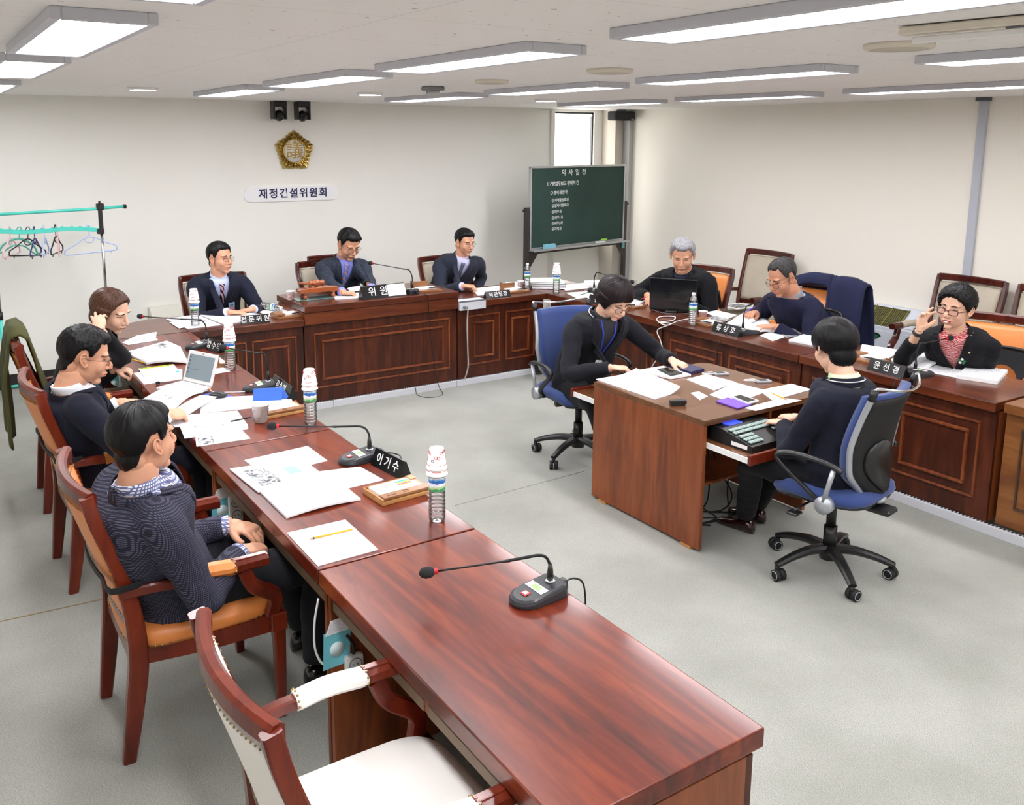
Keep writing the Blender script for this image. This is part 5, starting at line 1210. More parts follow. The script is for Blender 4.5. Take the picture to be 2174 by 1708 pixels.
# white junction box on the back desk edge
a, b_ = aty(977, 622, YB-.03), aty(1032, 621, YB-.03)
t = thing('junction_box', 'white metal junction box on the edge of the back right desk', 'box', (a.x, YB-.03, .675))
bm = newbm(); boxl(bm, (0, 0, 0), (b_.x-a.x, .028, .078), .002); boxl(bm, (0, 0, .068), (b_.x-a.x, .12, .078), .002); obj('casing', bm, M_duct, t)
bm = newbm(); cyl(bm, (.04, 0, .03), (.04, -.014, .03), .014); cyl(bm, (.04, -.014, .03), (.06, -.02, .03), .009); obj('socket', bm, M_grey, t, True)
bm = newbm(); tube(bm, bez([(.06, -.02, .03), (.066, -.018, .0), (.062, -.012, -.12), (.07, -.008, -.35), (.075, -.006, -.5), (.05, .01, -.615)], 6), .006, 8); obj('cable', bm, mat('grey_cable', (176, 172, 164), .5), t, True)
# gavel set
g0 = at(678, 634, H2)
t = thing('gavel_stand', 'carved wooden gavel stand on a green glass plate', 'gavel stand', (g0.x, g0.y+.03, H2))
M_gav = wood('gavel_wood', (110, 50, 24), (160, 84, 44), (190, 112, 66), 'X', rough=.25, coat=.5)
bm = newbm(); boxl(bm, (-.20, -.075, .0005), (.20, .075, .007), .002); obj('glass_plate', bm, mat('green_glass', (90, 120, 112), .08, spec=.8), t)
bm = newbm(); poly = [(-.165, -.05), (-.13, -.055), (.13, -.055), (.165, -.04), (.165, .04), (.13, .055), (-.13, .055), (-.165, .05)]; prism(bm, poly, .058, .088); boxl(bm, (-.10, -.045, .085), (.10, .045, .096), .004); obj('stand_top', bm, M_gav, t)
for sx in (-.12, .12):
    for sy in (-.035, .035):
        bm = newbm(); lathe(bm, [(.001, .007), (.012, .008), (.019, .022), (.013, .034), (.010, .038), (.015, .044), (.016, .058)], 14, (sx, sy, 0)); obj('leg', bm, M_gav, t, True)
t = thing('gavel', 'turned wooden gavel lying on its stand', 'gavel', (g0.x-.01, g0.y+.03, H2+.096))
bm = newbm(); lathe(bm, [(.001, -.065), (.022, -.065), (.026, -.055), (.024, -.042), (.016, -.038), (.026, -.022), (.030, 0), (.026, .022), (.016, .038), (.024, .042), (.026, .055), (.022, .065), (.001, .065)], 20, M=T(0, 0, .030) @ Matrix.Rotation(PI/2, 4, 'Y')); obj('head', bm, M_gav, t, True)
bm = newbm(); tube(bm, [(0, .02, .03), (-.02, .06, .02), (-.06, .14, .010), (-.085, .19, .012)], [.008, .009, .011, .006], 10); obj('handle', bm, M_gav, t, True)
# -------- right row, corner
bx = at(1163, 612)
for i, (dz, hh, m_, nm, lab) in enumerate(((0, .022, M_blk, 'binder', 'black flat binder at the bottom of the corner stack'), (.022, .022, M_grey, 'binder', 'grey binder second from bottom of the corner stack'), (.044, .018, mat('pale_green_folder', (196, 212, 206), .6), 'folder', 'pale green folder near top of the corner stack'), (.062, .010, M_paper, 'booklet', 'white booklet on top of the corner stack'))):
    t = thing(nm, lab, 'binder' if i < 3 else 'paper', (bx.x+.05-.012*i, bx.y+.05+.01*i, .7405+dz), math.radians(-38+5*i))
    bm = newbm(); boxl(bm, (-.16, -.12, 0), (.16, .12, hh), .003); obj('cover', bm, m_, t)
    bm = newbm(); boxl(bm, (-.155, -.122, .004), (.162, .115, hh-.004)); obj('pages', bm, M_paper, t)
paper('loose sheets right of the corner bottle', [(1192, 606), (1240, 601), (1248, 612), (1200, 617)], .7405, .004, P_text2)
paper('green-tinted chart sheet behind the hidden name plate', [(1202, 622), (1256, 618), (1262, 631), (1228, 635)], .7405, .003, P_green)
paper('thick white book near the corner microphone', [(1240, 602), (1272, 600), (1276, 610), (1240, 612)], .741, .03, P_text2, name='book')
paper('white folder left of the grey-haired man hand', [(1340, 612), (1352, 612), (1366, 627), (1338, 630)], .741, .012, P_text2, name='folder')
paper('sheet below the mouse hand of the grey-haired man', [(1338, 633), (1365, 630), (1372, 640), (1345, 645)], .7405, .003, P_text2)
Hl, Hr = at(1380, 657, .748), at(1476, 664, .748); wv = Hr-Hl; wl = wv.length; rz = math.atan2(wv.y, wv.x)
t = thing('laptop', 'large black laptop seen from behind before the grey-haired man', 'laptop', (Hl.x, Hl.y, .74), rz)
bm = newbm(); boxl(bm, (0, .0, .006), (wl, .26, .028), .006, seg=2); obj('base', bm, M_blk, t)
S = T(0, 0, .022) @ RX(math.radians(5)); top = atx(1374, 586, Hl.x)
lh = .262
M_lid = mat('glossy_black_lid', (18, 18, 19), .16, coat=.3)
bm = newbm(); boxl(bm, (-.005, -.012, 0), (wl+.01, .0, lh), .006, S, 2); l_ = obj('screen_lid', bm, M_lid, t)
bm = newbm(); boxl(bm, (wl/2-.035, -.0135, lh*.52), (wl/2+.035, -.0118, lh*.55), 0, S); obj('brand_strip', bm, mat('dark_emboss', (40, 40, 42), .3), l_)
bm = newbm(); boxl(bm, (.01, .0, .01), (wl-.01, .002, lh-.01), 0, S); obj('screen', bm, mat('lit_screen', (150, 170, 190), .3, emit=.3), l_)
bm = newbm(); boxl(bm, (wl*.35, -.05, .0), (wl*.62, .03, .02), .008, seg=2); obj('hinge_block', bm, M_blk, t)
bm = newbm(); tube(bm, bez([(.02, -.01, .012), (.10, -.06, .004), (.2, -.09, .004), (.27, -.07, .004), (.33, -.02, .01)], 6), .0022, 6); obj('cable', bm, M_grey, t, True)
# white cable bundle over the desk edge
def tubething(label, nm, pts, r, m, cat='cable', seg=6):
    bm = newbm(); tube(bm, bez(pts, 8), r, seg); o = obj(nm, bm, m, None, True); tag(o, label, cat); return o
e = 4.79; c0 = at(1400, 690)
tubething('white looped cable hanging over the right desk edge', 'looped_cable', [at(1470, 675, .745), at(1440, 681, .745), at(1415, 690, .745), at(1395, 680, .75), at(1402, 672, .75), at(1432, 672, .75), at(1428, 680, .75), at(1402, 684, .75), Vector((e, at(1400, 690).y-.02, .742)), atx(1396, 700, 4.785), atx(1402, 722, 4.78), atx(1408, 745, 4.77), atx(1402, 752, 4.775), atx(1399, 740, 4.785), atx(1398, 755, 4.785), atx(1380, 785, 4.785), atx(1375, 800, 4.785), Vector((4.79, 4.95, .06))], .0042, M_white)
bm = newbm(); p = at(1374, 640, .741); ell(bm, (0, 0, .012), (.045, .028, .020)); bmesh.ops.bisect_plane(bm, geom=bm.verts[:]+bm.edges[:]+bm.faces[:], plane_co=(0, 0, .0), plane_no=(0, 0, 1), clear_inner=True); o = obj('computer_mouse', bm, M_white, None, True); o.location = p; tag(o, 'white mouse under the hand of the grey-haired man', 'mouse')
paper('sheets between the laptop and the sweater man', [(1496, 664), (1522, 659), (1563, 669), (1542, 679)], .7405, .003, P_text)
paper('dark photo printout left of the open book', [(1498, 674), (1520, 671), (1552, 679), (1530, 685)], .7445, .002, M_photod, name='leaflet')
paper('page with a black stamp held up by man in navy sweater', [at(1539, 688, .75), at(1585, 660, .84), at(1604, 681, .80), at(1575, 692, .752)], m=M_paper, name='paper_sheet', parts=[(.42, .35, .72, .75, M_photod)])
paper('thick open book before the man in navy sweater', [(1568, 694), (1628, 682), (1641, 705), (1592, 710)], .741, .03, P_text2, name='book', curl=.012)
paper('small white sheets right of the sweater man microphone', [(1614, 712), (1645, 700), (1676, 712), (1640, 724)], .7405, .002, P_text2)
paper('black and white photo printout on right row', [(1650, 701), (1685, 697), (1707, 711), (1668, 717)], .7435, .002, M_photo, name='leaflet')
paper('green-tinted printed booklet at joint of right row', [(1674, 724), (1720, 707), (1748, 715), (1732, 735)], .7405, .012, P_green, name='booklet')
paper('sheets beyond the organiser on the last right desk', [(1822, 760), (1830, 732), (1915, 745), (1882, 764)], .7405, .006, P_text2, name='booklet')
paper('open book under the pink highlighter', [(1890, 768), (1938, 746), (2006, 768), (1960, 790)], .741, .014, P_text, name='book', curl=.016)
paper('row of printed sheets before the woman in red glasses', [(1958, 788), (2004, 768), (2084, 784), (2030, 802)], .742, .004, P_text, name='booklet')
paper('thick stack of printed pages at far right of the desk', [(2030, 803), (2056, 780), (2139, 792), (2117, 816)], .741, .022, P_text, name='booklet')
pencil('pink highlighter lying on the open book', (1937, 753), (1909, 760), .775, mat('hot_pink', (240, 40, 150), .4), mat('hot_pink', (240, 40, 150), .4), .007, 'pen')
# -------- clerk desk items
ZD = .72
paper('big open booklet hanging over the left side of clerk desk', [(1266, 806), (1350, 792), (1444, 832), (1390, 848)], ZD+.001, .006, P_text2, name='booklet', curl=.028, corner=True)
paper('white spiral notebook under the phone on clerk desk', [(1352, 789), (1408, 780), (1467, 798), (1424, 805)], ZD+.002, .012, M_paper, name='notebook')
paper('navy hardcover book under the hand of the woman with lanyard', [(1420, 779), (1452, 775), (1495, 788), (1466, 795)], ZD+.002, .018, mat('navy_cover', (40, 38, 78), .45), name='book')
a, b_, c_, d_ = [at(*q, ZD+.0155) for q in ((1396, 785), (1418, 781), (1449, 793), (1424, 798))]
paper('black smartphone on the white notebook', [a, b_, c_, d_], th=.008, m=M_blk, name='smartphone', cat='phone', parts=[(.06, .1, .94, .9, mat('dark_screen', (34, 38, 36), .08))])
paper('white sheets in the middle of clerk desk', [(1458, 806), (1499, 795), (1562, 812), (1516, 829)], ZD+.001, .004, P_text2, name='booklet')
paper('blank sheet between scrap paper and purple case', [(1506, 838), (1560, 812), (1630, 830), (1560, 856)], ZD+.0005, .002, P_text2)
paper('torn white paper scrap on the clerk desk', [(1466, 834), (1484, 831), (1503, 841), (1486, 849)], ZD+.0005, .0012)
paper('printed sheet under the orange pencil on clerk desk', [(1612, 829), (1680, 815), (1722, 827), (1640, 850)], ZD+.001, .003, P_text2)
paper('printed sheet at the near edge of clerk desk', [(1581, 866), (1662, 845), (1702, 850), (1604, 872)], ZD+.001, .002, P_text2)
pencil('orange pencil on the clerk desk', (1670, 848), (1635, 832), ZD+.008, mat('orange_pencil_paint', (240, 160, 40), .4))
paper('purple phone case on the clerk desk', [(1520, 853), (1545, 845), (1595, 860), (1566, 868)], ZD+.003, .006, mat('purple_leather', (112, 70, 190), .5), name='phone_case', cat='case')
paper('white smartphone lying on the purple case', [at(1552, 844, ZD+.009), at(1570, 839, ZD+.009), at(1611, 852, ZD+.009), at(1588, 858, ZD+.009)], th=.008, m=M_white, name='smartphone', cat='phone', parts=[(.1, .08, .88, .92, mat('dark_screen', (34, 38, 36), .08))])
for (q, lab, rz_) in (((1530, 795), 'small grey voice recorder near the navy book', -20), ((1620, 811), 'small grey voice recorder at the right of clerk desk', -25)):
    p = at(*q, ZD); t = thing('voice_recorder', lab, 'recorder', (p.x, p.y, ZD), math.radians(rz_), 'voice recorders on the clerk desk')
    bm = newbm(); boxl(bm, (-.045, -.024, .0), (.045, .024, .014), .004, seg=2); obj('body', bm, M_silver, t)
    bm = newbm(); boxl(bm, (-.03, -.018, .014), (.02, .018, .0155), 0); obj('display', bm, mat('dark_lcd', (50, 56, 58), .2), t)
    bm = newbm(); tube(bm, bez([(-.045, 0, .008), (-.08, .0, .012), (-.11, .02, .008), (-.09, .05, .006), (-.06, .05, .006)], 6), .0022, 6); tube(bm, [(-.06, .05, .006), (-.03, .045, .006)], .004, 8); obj('cable', bm, M_white, t, True)
p = at(1438, 860, ZD); t = thing('stamp_box', 'small black plastic box near the left edge of clerk desk', 'box', (p.x, p.y, ZD), math.radians(-25))
bm = newbm(); boxl(bm, (-.04, -.018, 0), (.04, .018, .03), .004, seg=2); boxl(bm, (.025, -.02, .008), (.047, .02, .032), .006, seg=2); obj('body', bm, M_blk, t)
# stenotype
p = at(1622, 912, TZ); t = thing('stenotype_keyboard', 'black stenotype machine with pale grey keys and blue display on the near tray', 'keyboard', (3.54, 3.00, TZ), math.radians(2))
bm = newbm(); Mx = Matrix(((0, 0, 1, 0), (1, 0, 0, 0), (0, 1, 0, 0), (0, 0, 0, 1))); prism(bm, [(-.13, 0), (.14, 0), (.14, .075), (.07, .078), (-.13, .035)], -.17, .17, Mx); obj('body', bm, M_blk, t)
sl = math.atan2(.043, .20); G = T(0, -.13, .035) @ RX(sl)
bm = newbm()
for j, (y_, n_) in enumerate(((.165, 15), (.135, 15), (.095, 10), (.065, 10), (.035, 10))):
    w_ = .31/15
    for i in range(n_): x = (-.155 if j < 2 else (-.155 if i < n_/2 else -.005))+i*w_*(1 if j < 2 else 1.0); boxl(bm, (x, y_-.012, .002), (x+w_-.004, y_+.010, .010), .002, G)
o = obj('keys', bm, mat('grey_green_keys', (150, 170, 164), .45), t); o['kind'] = 'stuff'
bm = newbm(); boxl(bm, (-.10, .075, .076), (.0, .125, .082), .002); obj('display', bm, mat('blue_lcd', (50, 70, 220), .3, emit=.5), t)
bm = newbm(); boxl(bm, (-.1715, -.10, .012), (-.17, .0, .032)); obj('white_label', bm, M_paper, t)
# papers on the beige chair seat
paper('photo printouts lying on the beige chair at the right wall', [Vector((6.50, 6.05, .54)), Vector((6.50, 5.80, .54)), Vector((6.78, 5.74, .545)), Vector((6.78, 6.02, .545))], m=M_paper, th=.003, name='leaflet', parts=[(.15, .15, .8, .8, M_photod)])
# under-desk power strips, leaflets and cables
def strip(label, px, py, yy, lf, cab=None):
    p = aty(px, py, yy); t = thing('power_strip', label, 'power strip', (p.x, yy, p.z), 0, 'white power strips under the left desks')
    bm = newbm(); boxl(bm, (-.032, -.03, -.095), (.032, -.002, .03), .010, seg=2); obj('casing', bm, M_white, t)
    bm = newbm()
    for z in (-.0, -.06): 
        tube(bm, [Vector((.022*math.cos(a), -.031, z+.022*math.sin(a))) for a in [2*PI*i/18 for i in range(19)]], .0015, 5); 
        for s in (-.008, .008): cyl(bm, (s, -.032, z), (s, -.029, z), .003, seg=8)
    obj('sockets', bm, M_grey, t)
    bm = newbm(); tube(bm, bez([(0, -.015, .03), (0, -.018, .06), (-.01, -.012, .085), (-.02, -.005, .10)], 5), .005, 8); obj('cable', bm, M_blk, t, True)
    M_lf = paper_mat('aqua_leaflet', 9, (240, 250, 250), .48, .35); 
    p2 = aty(lf[0], lf[1], yy-.002)
    bm = newbm(); sheet(bm, [p2+Vector(q) for q in ((-.05, 0, -.075), (.045, 0, -.07), (.05, 0, .06), (-.045, 0, .055))], .0015); o = obj('leaflet', bm, mat('aqua_paper', (120, 206, 220), .7), None, recalc=False); tag(o, label.replace('white power strip', 'pale blue leaflet beside the strip'), 'leaflet', 'pale blue leaflets under the left desks')
    bm = newbm(); cyl(bm, p2+Vector((0, -.003, -.01)), p2+Vector((0, -.0045, -.01)), .026, seg=20); c1 = obj('round_mark', bm, mat('pale_print', (222, 242, 244), .7), o)
    bm = newbm(); sheet(bm, [p2+Vector(q)+Vector((.01, -.002, 0)) for q in ((-.05, 0, .045), (.04, 0, .05), (.03, 0, .10), (-.03, 0, .095))], .0015); obj('upper_leaflet', bm, P_text, o, recalc=False)
strip('white power strip hanging under the foreground desk', 747, 1400, 2.572, (715, 1370))
strip('white power strip under the second desk joint', 497, 1062, 3.906, (472, 1078))
strip('white power strip behind the arm of the woman at far left', 262, 803, 6.526, (243, 812))
tubething('white cable hanging between the first and second left desks', 'hanging_cable', [aty(676, 1270, 2.58), aty(668, 1320, 2.58), aty(668, 1370, 2.58), aty(678, 1400, 2.58), aty(690, 1412, 2.58)], .004, M_white)
o = None
# under the clerk desk: cable tangle and box
bm = newbm(); r_ = random.Random(5)
for k in range(7):
    x = 3.50+.07*k; tube(bm, bez([(x, 3.50, .50), (x+.03*r_.uniform(-1, 1), 3.46, .30), (x+.08*r_.uniform(-1, 1), 3.40, .10), (x+.15*r_.uniform(-1, 1), 3.35+.1*r_.random(), .008), (x+.2*r_.uniform(-1, 1), 3.3+.2*r_.random(), .006), (x+.2*r_.uniform(-1, 1), 3.25+.1*r_.random(), .006)], 6), .0045, 6)
o = obj('cable_tangle', bm, M_blkm, None, True); tag(o, 'tangle of black cables under the clerk desk', 'cable'); o['kind'] = 'stuff'
# ================================================================== people
def remesh(bm, vox, smooth=2, fac=.5):
    me = bpy.data.meshes.new('tmp'); bm.to_mesh(me); bm.free()
    o = bpy.data.objects.new('tmp', me); C.objects.link(o)
    m = o.modifiers.new('r', 'REMESH'); m.mode = 'VOXEL'; m.voxel_size = vox; m.use_smooth_shade = True
    if smooth: s = o.modifiers.new('s', 'SMOOTH'); s.iterations = smooth; s.factor = fac
    dg = bpy.context.evaluated_depsgraph_get(); dg.update()
    r = bpy.data.meshes.new_from_object(o.evaluated_get(dg)); bpy.data.objects.remove(o, do_unlink=True); bpy.data.meshes.remove(me)
    return r
def bvh_of(me):
    return BVHTree.FromPolygons([v.co.copy() for v in me.vertices], [tuple(p.vertices) for p in me.polygons])
def join_meshes(name, mes):
    bm = newbm()
    for me, M in mes:
        if M is not None: me = me.copy(); me.transform(M)
        bm.from_mesh(me)
        if M is not None: bpy.data.meshes.remove(me)
    for f in bm.faces: f.smooth = True
    out = bpy.data.meshes.new(name); bm.to_mesh(out); bm.free(); return out
# ---- hands: wrist at origin, fingers +x, palm down (-z), thumb +y (right hand)
HANDS = {}
def hand_mesh(pose, mirror):
    key = (pose, mirror)
    if key in HANDS: return HANDS[key]
    bm = newbm()
    curls = {'flat': (10, 14, 8), 'rest': (22, 26, 16), 'type': (36, 34, 20), 'hold': (42, 52, 34), 'fist': (70, 85, 55), 'open': (-2, 10, 8), 'gest': (14, 22, 14)}[pose]
    ell(bm, (.046, 0, 0), (.050, .040, .0145)); ell(bm, (.078, .004, .001), (.018, .037, .0125)); ell(bm, (.03, .024, -.005), (.032, .018, .015))
    tube(bm, [(-.010, 0, 0), (.005, 0, 0), (.025, 0, 0)], [.024, .026, .027], 12, flat=.72, nrm=None)
    Ls = (.068, .078, .071, .055); Y = (.029, .010, -.009, -.027); sp = (.07, .02, -.04, -.12)
    if pose in ('open', 'gest'): sp = (.20, .05, -.10, -.26)
    for i in range(4):
        p = Vector((.080-.004*abs(i-1), Y[i], .001)); a = 0; pts = [Vector((.055, Y[i]*.9, 0)), p]; r = [.0105, .0098]
        k = [curls[0], curls[1], curls[2]]
        if pose == 'gest': k = [curls[0]+(22 if i >= 2 else 0)+(10 if i == 0 else 0), curls[1]+(20 if i >= 2 else 0), curls[2]]
        if pose in ('rest', 'flat'): k = [q+3*i for q in k]
        for j, (fr, q) in enumerate(zip((.46, .30, .24), k)):
            a += math.radians(q); d = Vector((math.cos(a)*math.cos(sp[i]), math.sin(sp[i]), -math.sin(a))); p = p+d*Ls[i]*fr
            pts.append(p.copy()); r.append((.0088, .0078, .0058)[j])
        tube(bm, bez(pts, 3), [r[min(len(r)-1, int(q/3))]*(1-(q % 3)/3)+r[min(len(r)-1, int(q/3)+1)]*((q % 3)/3) for q in range(3*(len(pts)-1)+1)], 8)
    th = {'flat': [(.012, .018, -.004), (.040, .044, -.008), (.062, .056, -.012), (.082, .060, -.016)],
          'rest': [(.012, .018, -.004), (.040, .042, -.012), (.064, .050, -.020), (.086, .048, -.026)],
          'type': [(.012, .018, -.004), (.038, .042, -.014), (.060, .048, -.026), (.078, .044, -.036)],
          'hold': [(.012, .016, -.006), (.040, .036, -.020), (.066, .030, -.034), (.088, .018, -.040)],
          'fist': [(.012, .016, -.006), (.040, .034, -.022), (.062, .018, -.036), (.074, .0, -.038)],
          'open': [(.012, .018, -.002), (.036, .048, -.006), (.054, .070, -.010), (.068, .086, -.012)],
          'gest': [(.012, .018, -.002), (.038, .046, -.012), (.060, .062, -.022), (.080, .066, -.030)]}[pose]
    tube(bm, bez(th, 4), [.015, .0145, .014, .0135, .013, .0125, .012, .0115, .011, .0105, .010, .009, .0075], 8)
    if mirror: bmesh.ops.transform(bm, matrix=Matrix.Diagonal((1, -1, 1, 1)), verts=bm.verts); bmesh.ops.reverse_faces(bm, faces=bm.faces)
    HANDS[key] = remesh(bm, .0034, 2, .45); return HANDS[key]
# ---- head: centre between the ears, +x face, +z up (metres, about 0.235 tall)
HEADS = {}
def head_mesh(kind):
    if kind in HEADS: return HEADS[kind]
    f = kind[0] == 'f'; wd = kind[1]
    bm = newbm()
    ell(bm, (-.012, 0, .034), (.096, .0765*wd, .082), u=32, v=20)
    ell(bm, (.024, 0, -.022), (.066, .064*wd, .084), u=28, v=18)
    ell(bm, (.016, 0, -.056), (.064, .0585*wd, .050)); ell(bm, (-.050, 0, -.038), (.044, .056*wd, .055)); ell(bm, (.060, 0, -.098), (.022, .025, .017) if not f else (.020, .019, .016))
    for s in (-1, 1):
        ell(bm, (.052, s*.036, -.030), (.030, .026*wd, .034))
        ell(bm, (.073, s*.027, .024), (.018, .026, .0095 if not f else .008))
        ell(bm, (.092, s*.0115, -.037), (.0105, .0075, .0075))
        M = RZ(s*.35)
        pass
    tube(bm, [(.082, 0, .016), (.094, 0, -.008), (.107, 0, -.028)], [.0095, .0095, .0120], 12); ell(bm, (.105, 0, -.032), (.0125, .0125, .0110))
    ell(bm, (.089, 0, -.0580), (.0115, .022, .0065)); ell(bm, (.087, 0, -.0695), (.0110, .019, .0070)); ell(bm, (.078, 0, -.063), (.013, .028, .018))
    me = remesh(bm, .0034, 7, .5)
    for v in me.vertices:
        c = v.co
        for s in (-1, 1):
            d = Vector((c.x-.088, c.y-s*.031, (c.z-.001)*1.25)); g = math.exp(-(d.length/.0155)**2)
            if c.x > .04: v.co.x -= .0075*g
        g = math.exp(-((c.z+.0635)/.0022)**2)*math.exp(-(c.y/.021)**4)*(c.x > .06); v.co.x -= .004*g
        for s in (-1, 1):   # ear concha
            d = Vector(((c.x-.001)/.010, (c.z+.008)/.017)).length
            if abs(c.y) > .070*wd and c.y*s > 0 and d < 1.2: v.co.y -= s*.006*math.exp(-d*d*1.5)
    HEADS[kind] = me; return me
def style_t(style, az, el):
    """hair thickness (m) outside the head for azimuth az (0 front, degrees) and elevation; <0 hides it"""
    a = abs(az)
    def ip(tab, x):
        for (x0, y0), (x1, y1) in zip(tab[:-1], tab[1:]):
            if x <= x1: return y0+(y1-y0)*(x-x0)/(x1-x0)
        return tab[-1][1]
    if style in ('short', 'sweep', 'recede', 'grey'):
        front = {'short': 30, 'sweep': 33, 'recede': 44, 'grey': 33}[style]
        line = ip([(0, front), (20, front-1 if style != 'recede' else 40), (38, front+3 if style != 'recede' else 48), (50, 28), (58, 10), (66, -4), (74, -10), (78, -4), (84, 14), (100, 13), (110, 0), (120, -26), (140, -46), (180, -54)], a)
        th = ip([(-60, .003), (-40, .003), (-15, .006), (10, .011), (35, .017), (60, .021), (90, .021)], el)
        if a < 55 and style in ('short', 'grey'): th += .008*math.exp(-((el-line-12)/14)**2)
        if style == 'recede': th *= .7
    elif style == 'bob':
        line = ip([(0, 14), (25, 12), (40, 4), (52, -18), (62, -40), (75, -50), (110, -54), (180, -50)], a)
        th = ip([(-60, .014), (-30, .022), (0, .024), (40, .024), (90, .022)], el)
    elif style == 'long':
        line = ip([(0, 40), (20, 36), (40, 26), (52, 8), (62, -16), (72, -50), (90, -62), (180, -60)], a)
        th = ip([(-70, .014), (-40, .022), (0, .020), (40, .016), (90, .014)], el)
    elif style == 'perm':
        line = ip([(0, 30), (20, 26), (35, 18), (50, 6), (62, -10), (74, -22), (82, 0), (92, 2), (102, -20), (130, -44), (180, -46)], a)
        th = ip([(-60, .010), (-20, .016), (10, .020), (40, .024), (90, .024)], el)
    elif style == 'pixie':
        line = ip([(0, 18), (30, 14), (50, 0), (62, -18), (76, -30), (84, -16), (100, -24), (120, -50), (150, -64), (180, -66)], a)
        th = ip([(-60, .005), (-30, .013), (0, .018), (40, .020), (90, .020)], el)
    return th, line
def hair_obj(style, kind, m, parent, Mw, seed=0, sc=1.0, extra=0):
    bv = bvh_of(head_mesh(kind)); cen = Vector((-.006, 0, .022)); NA, NE = 120, 70
    bm = newbm(); rows_ = []
    for j in range(NE+1):
        el = -78+168*j/NE; row = []
        for i in range(NA):
            az = -180+360*i/NA; ea, aa = math.radians(el), math.radians(az)
            d = Vector((math.cos(ea)*math.cos(aa), math.cos(ea)*math.sin(aa), math.sin(ea)))
            h = bv.ray_cast(cen+d*.4, -d, .4); r0 = (h[0]-cen).length if h[0] is not None else .05
            r0 = min(r0, .125)
            th, line = style_t(style, az, el)
            fringe = (noise.noise(Vector((az*.16+seed*7, .0, seed)))*5+noise.noise(Vector((az*.55, seed, 2)))*3.5)
            k = (el-line-fringe)/4.2; k = max(-1, min(1, k))
            if style in ('bob', 'long', 'pixie', 'perm') and abs(az) > 45 and el < 10:
                f = min(1, (abs(az)-45)/25); r0 = r0*(1-f)+max(r0, {'bob': .082, 'long': .079, 'pixie': .074, 'perm': .076}[style])*f
            strand = .0035*noise.noise(Vector((az*.22+seed, el*.035, seed)))+.002*noise.noise(Vector((az*.7, el*.06, seed+4)))
            if style == 'perm': strand = .007*noise.noise(d*16+Vector((seed, 0, 0)))+.003*noise.noise(d*40)
            if style == 'grey': strand += .003*noise.noise(d*14+Vector((seed, 3, 0)))
            if extra and el > 20: strand += extra*noise.noise(d*12+Vector((seed, 1, 0)))
            r = r0+(th+strand)*max(0, k)**.5 if k > 0 else r0-.004+.010*k
            row.append(cen+d*r)
        rows_.append(row)
    loft(bm, rows_); bmesh.ops.smooth_vert(bm, verts=bm.verts, factor=.35, use_axis_x=True, use_axis_y=True, use_axis_z=True)
    bmesh.ops.transform(bm, matrix=Mw, verts=bm.verts)
    return obj('hair', bm, m, parent, True)
def hair_mat(name, rgb, rgb2, rough=.38):
    if name in MATS: return MATS[name]
    m = bpy.data.materials.new(name); m.use_nodes = True; MATS[name] = m; N, L = nt(m); b = N['Principled BSDF']
    tc = N.new('ShaderNodeTexCoord'); mp = N.new('ShaderNodeMapping'); mp.inputs['Scale'].default_value = (220, 220, 26); L.new(tc.outputs['Object'], mp.inputs[0])
    n = N.new('ShaderNodeTexNoise'); n.inputs['Scale'].default_value = 1; n.inputs['Detail'].default_value = 3; L.new(mp.outputs[0], n.inputs[0])
    r = N.new('ShaderNodeValToRGB'); r.color_ramp.elements[0].position = .35; r.color_ramp.elements[1].position = .65
    r.color_ramp.elements[0].color = lin(rgb)+(1,); r.color_ramp.elements[1].color = lin(rgb2)+(1,); L.new(n.outputs[0], r.inputs[0]); L.new(r.outputs[0], b.inputs['Base Color'])
    b.inputs['Roughness'].default_value = rough; b.inputs['Specular IOR Level'].default_value = .22
    bp = N.new('ShaderNodeBump'); bp.inputs['Strength'].default_value = .3; bp.inputs['Distance'].default_value = .002; L.new(n.outputs[0], bp.inputs['Height']); L.new(bp.outputs[0], b.inputs['Normal'])
    return m
H_blk = hair_mat('black_hair', (8, 8, 9), (20, 19, 20), .45); H_brn = hair_mat('brown_hair', (44, 26, 20), (92, 60, 44)); H_gry = hair_mat('grey_hair', (104, 104, 108), (176, 176, 180), .5); H_dkb = hair_mat('dark_brown_hair', (16, 9, 11), (34, 20, 22), .42); H_sp = hair_mat('greying_hair', (30, 29, 30), (72, 70, 70), .45)
def skin(name, rgb):
    m = mat(name, rgb, .5, spec=.35, bump=(240, .06, .0006)); b = m.node_tree.nodes['Principled BSDF']
    b.inputs['Subsurface Weight'].default_value = .08; b.inputs['Subsurface Radius'].default_value = (.012, .005, .003); b.inputs['Subsurface Scale'].default_value = 1.0
    return m
S_a = skin('light_skin', (230, 184, 157)); S_b = skin('warm_skin', (217, 161, 131)); S_c = skin('tan_skin', (204, 147, 118))
M_sclera = mat('eye_white', (206, 196, 190), .35); M_iris = mat('dark_iris', (26, 18, 14), .1); M_brow = mat('black_eyebrow', (40, 32, 30), .9); M_browg = mat('grey_eyebrow', (90, 80, 76), .9)
M_lips = mat('natural_lips', (180, 104, 92), .45); M_lipr = mat('red_lips', (176, 48, 58), .35); M_mouth = mat('mouth_line', (92, 44, 40), .7); M_teeth = mat('teeth', (236, 230, 220), .3)
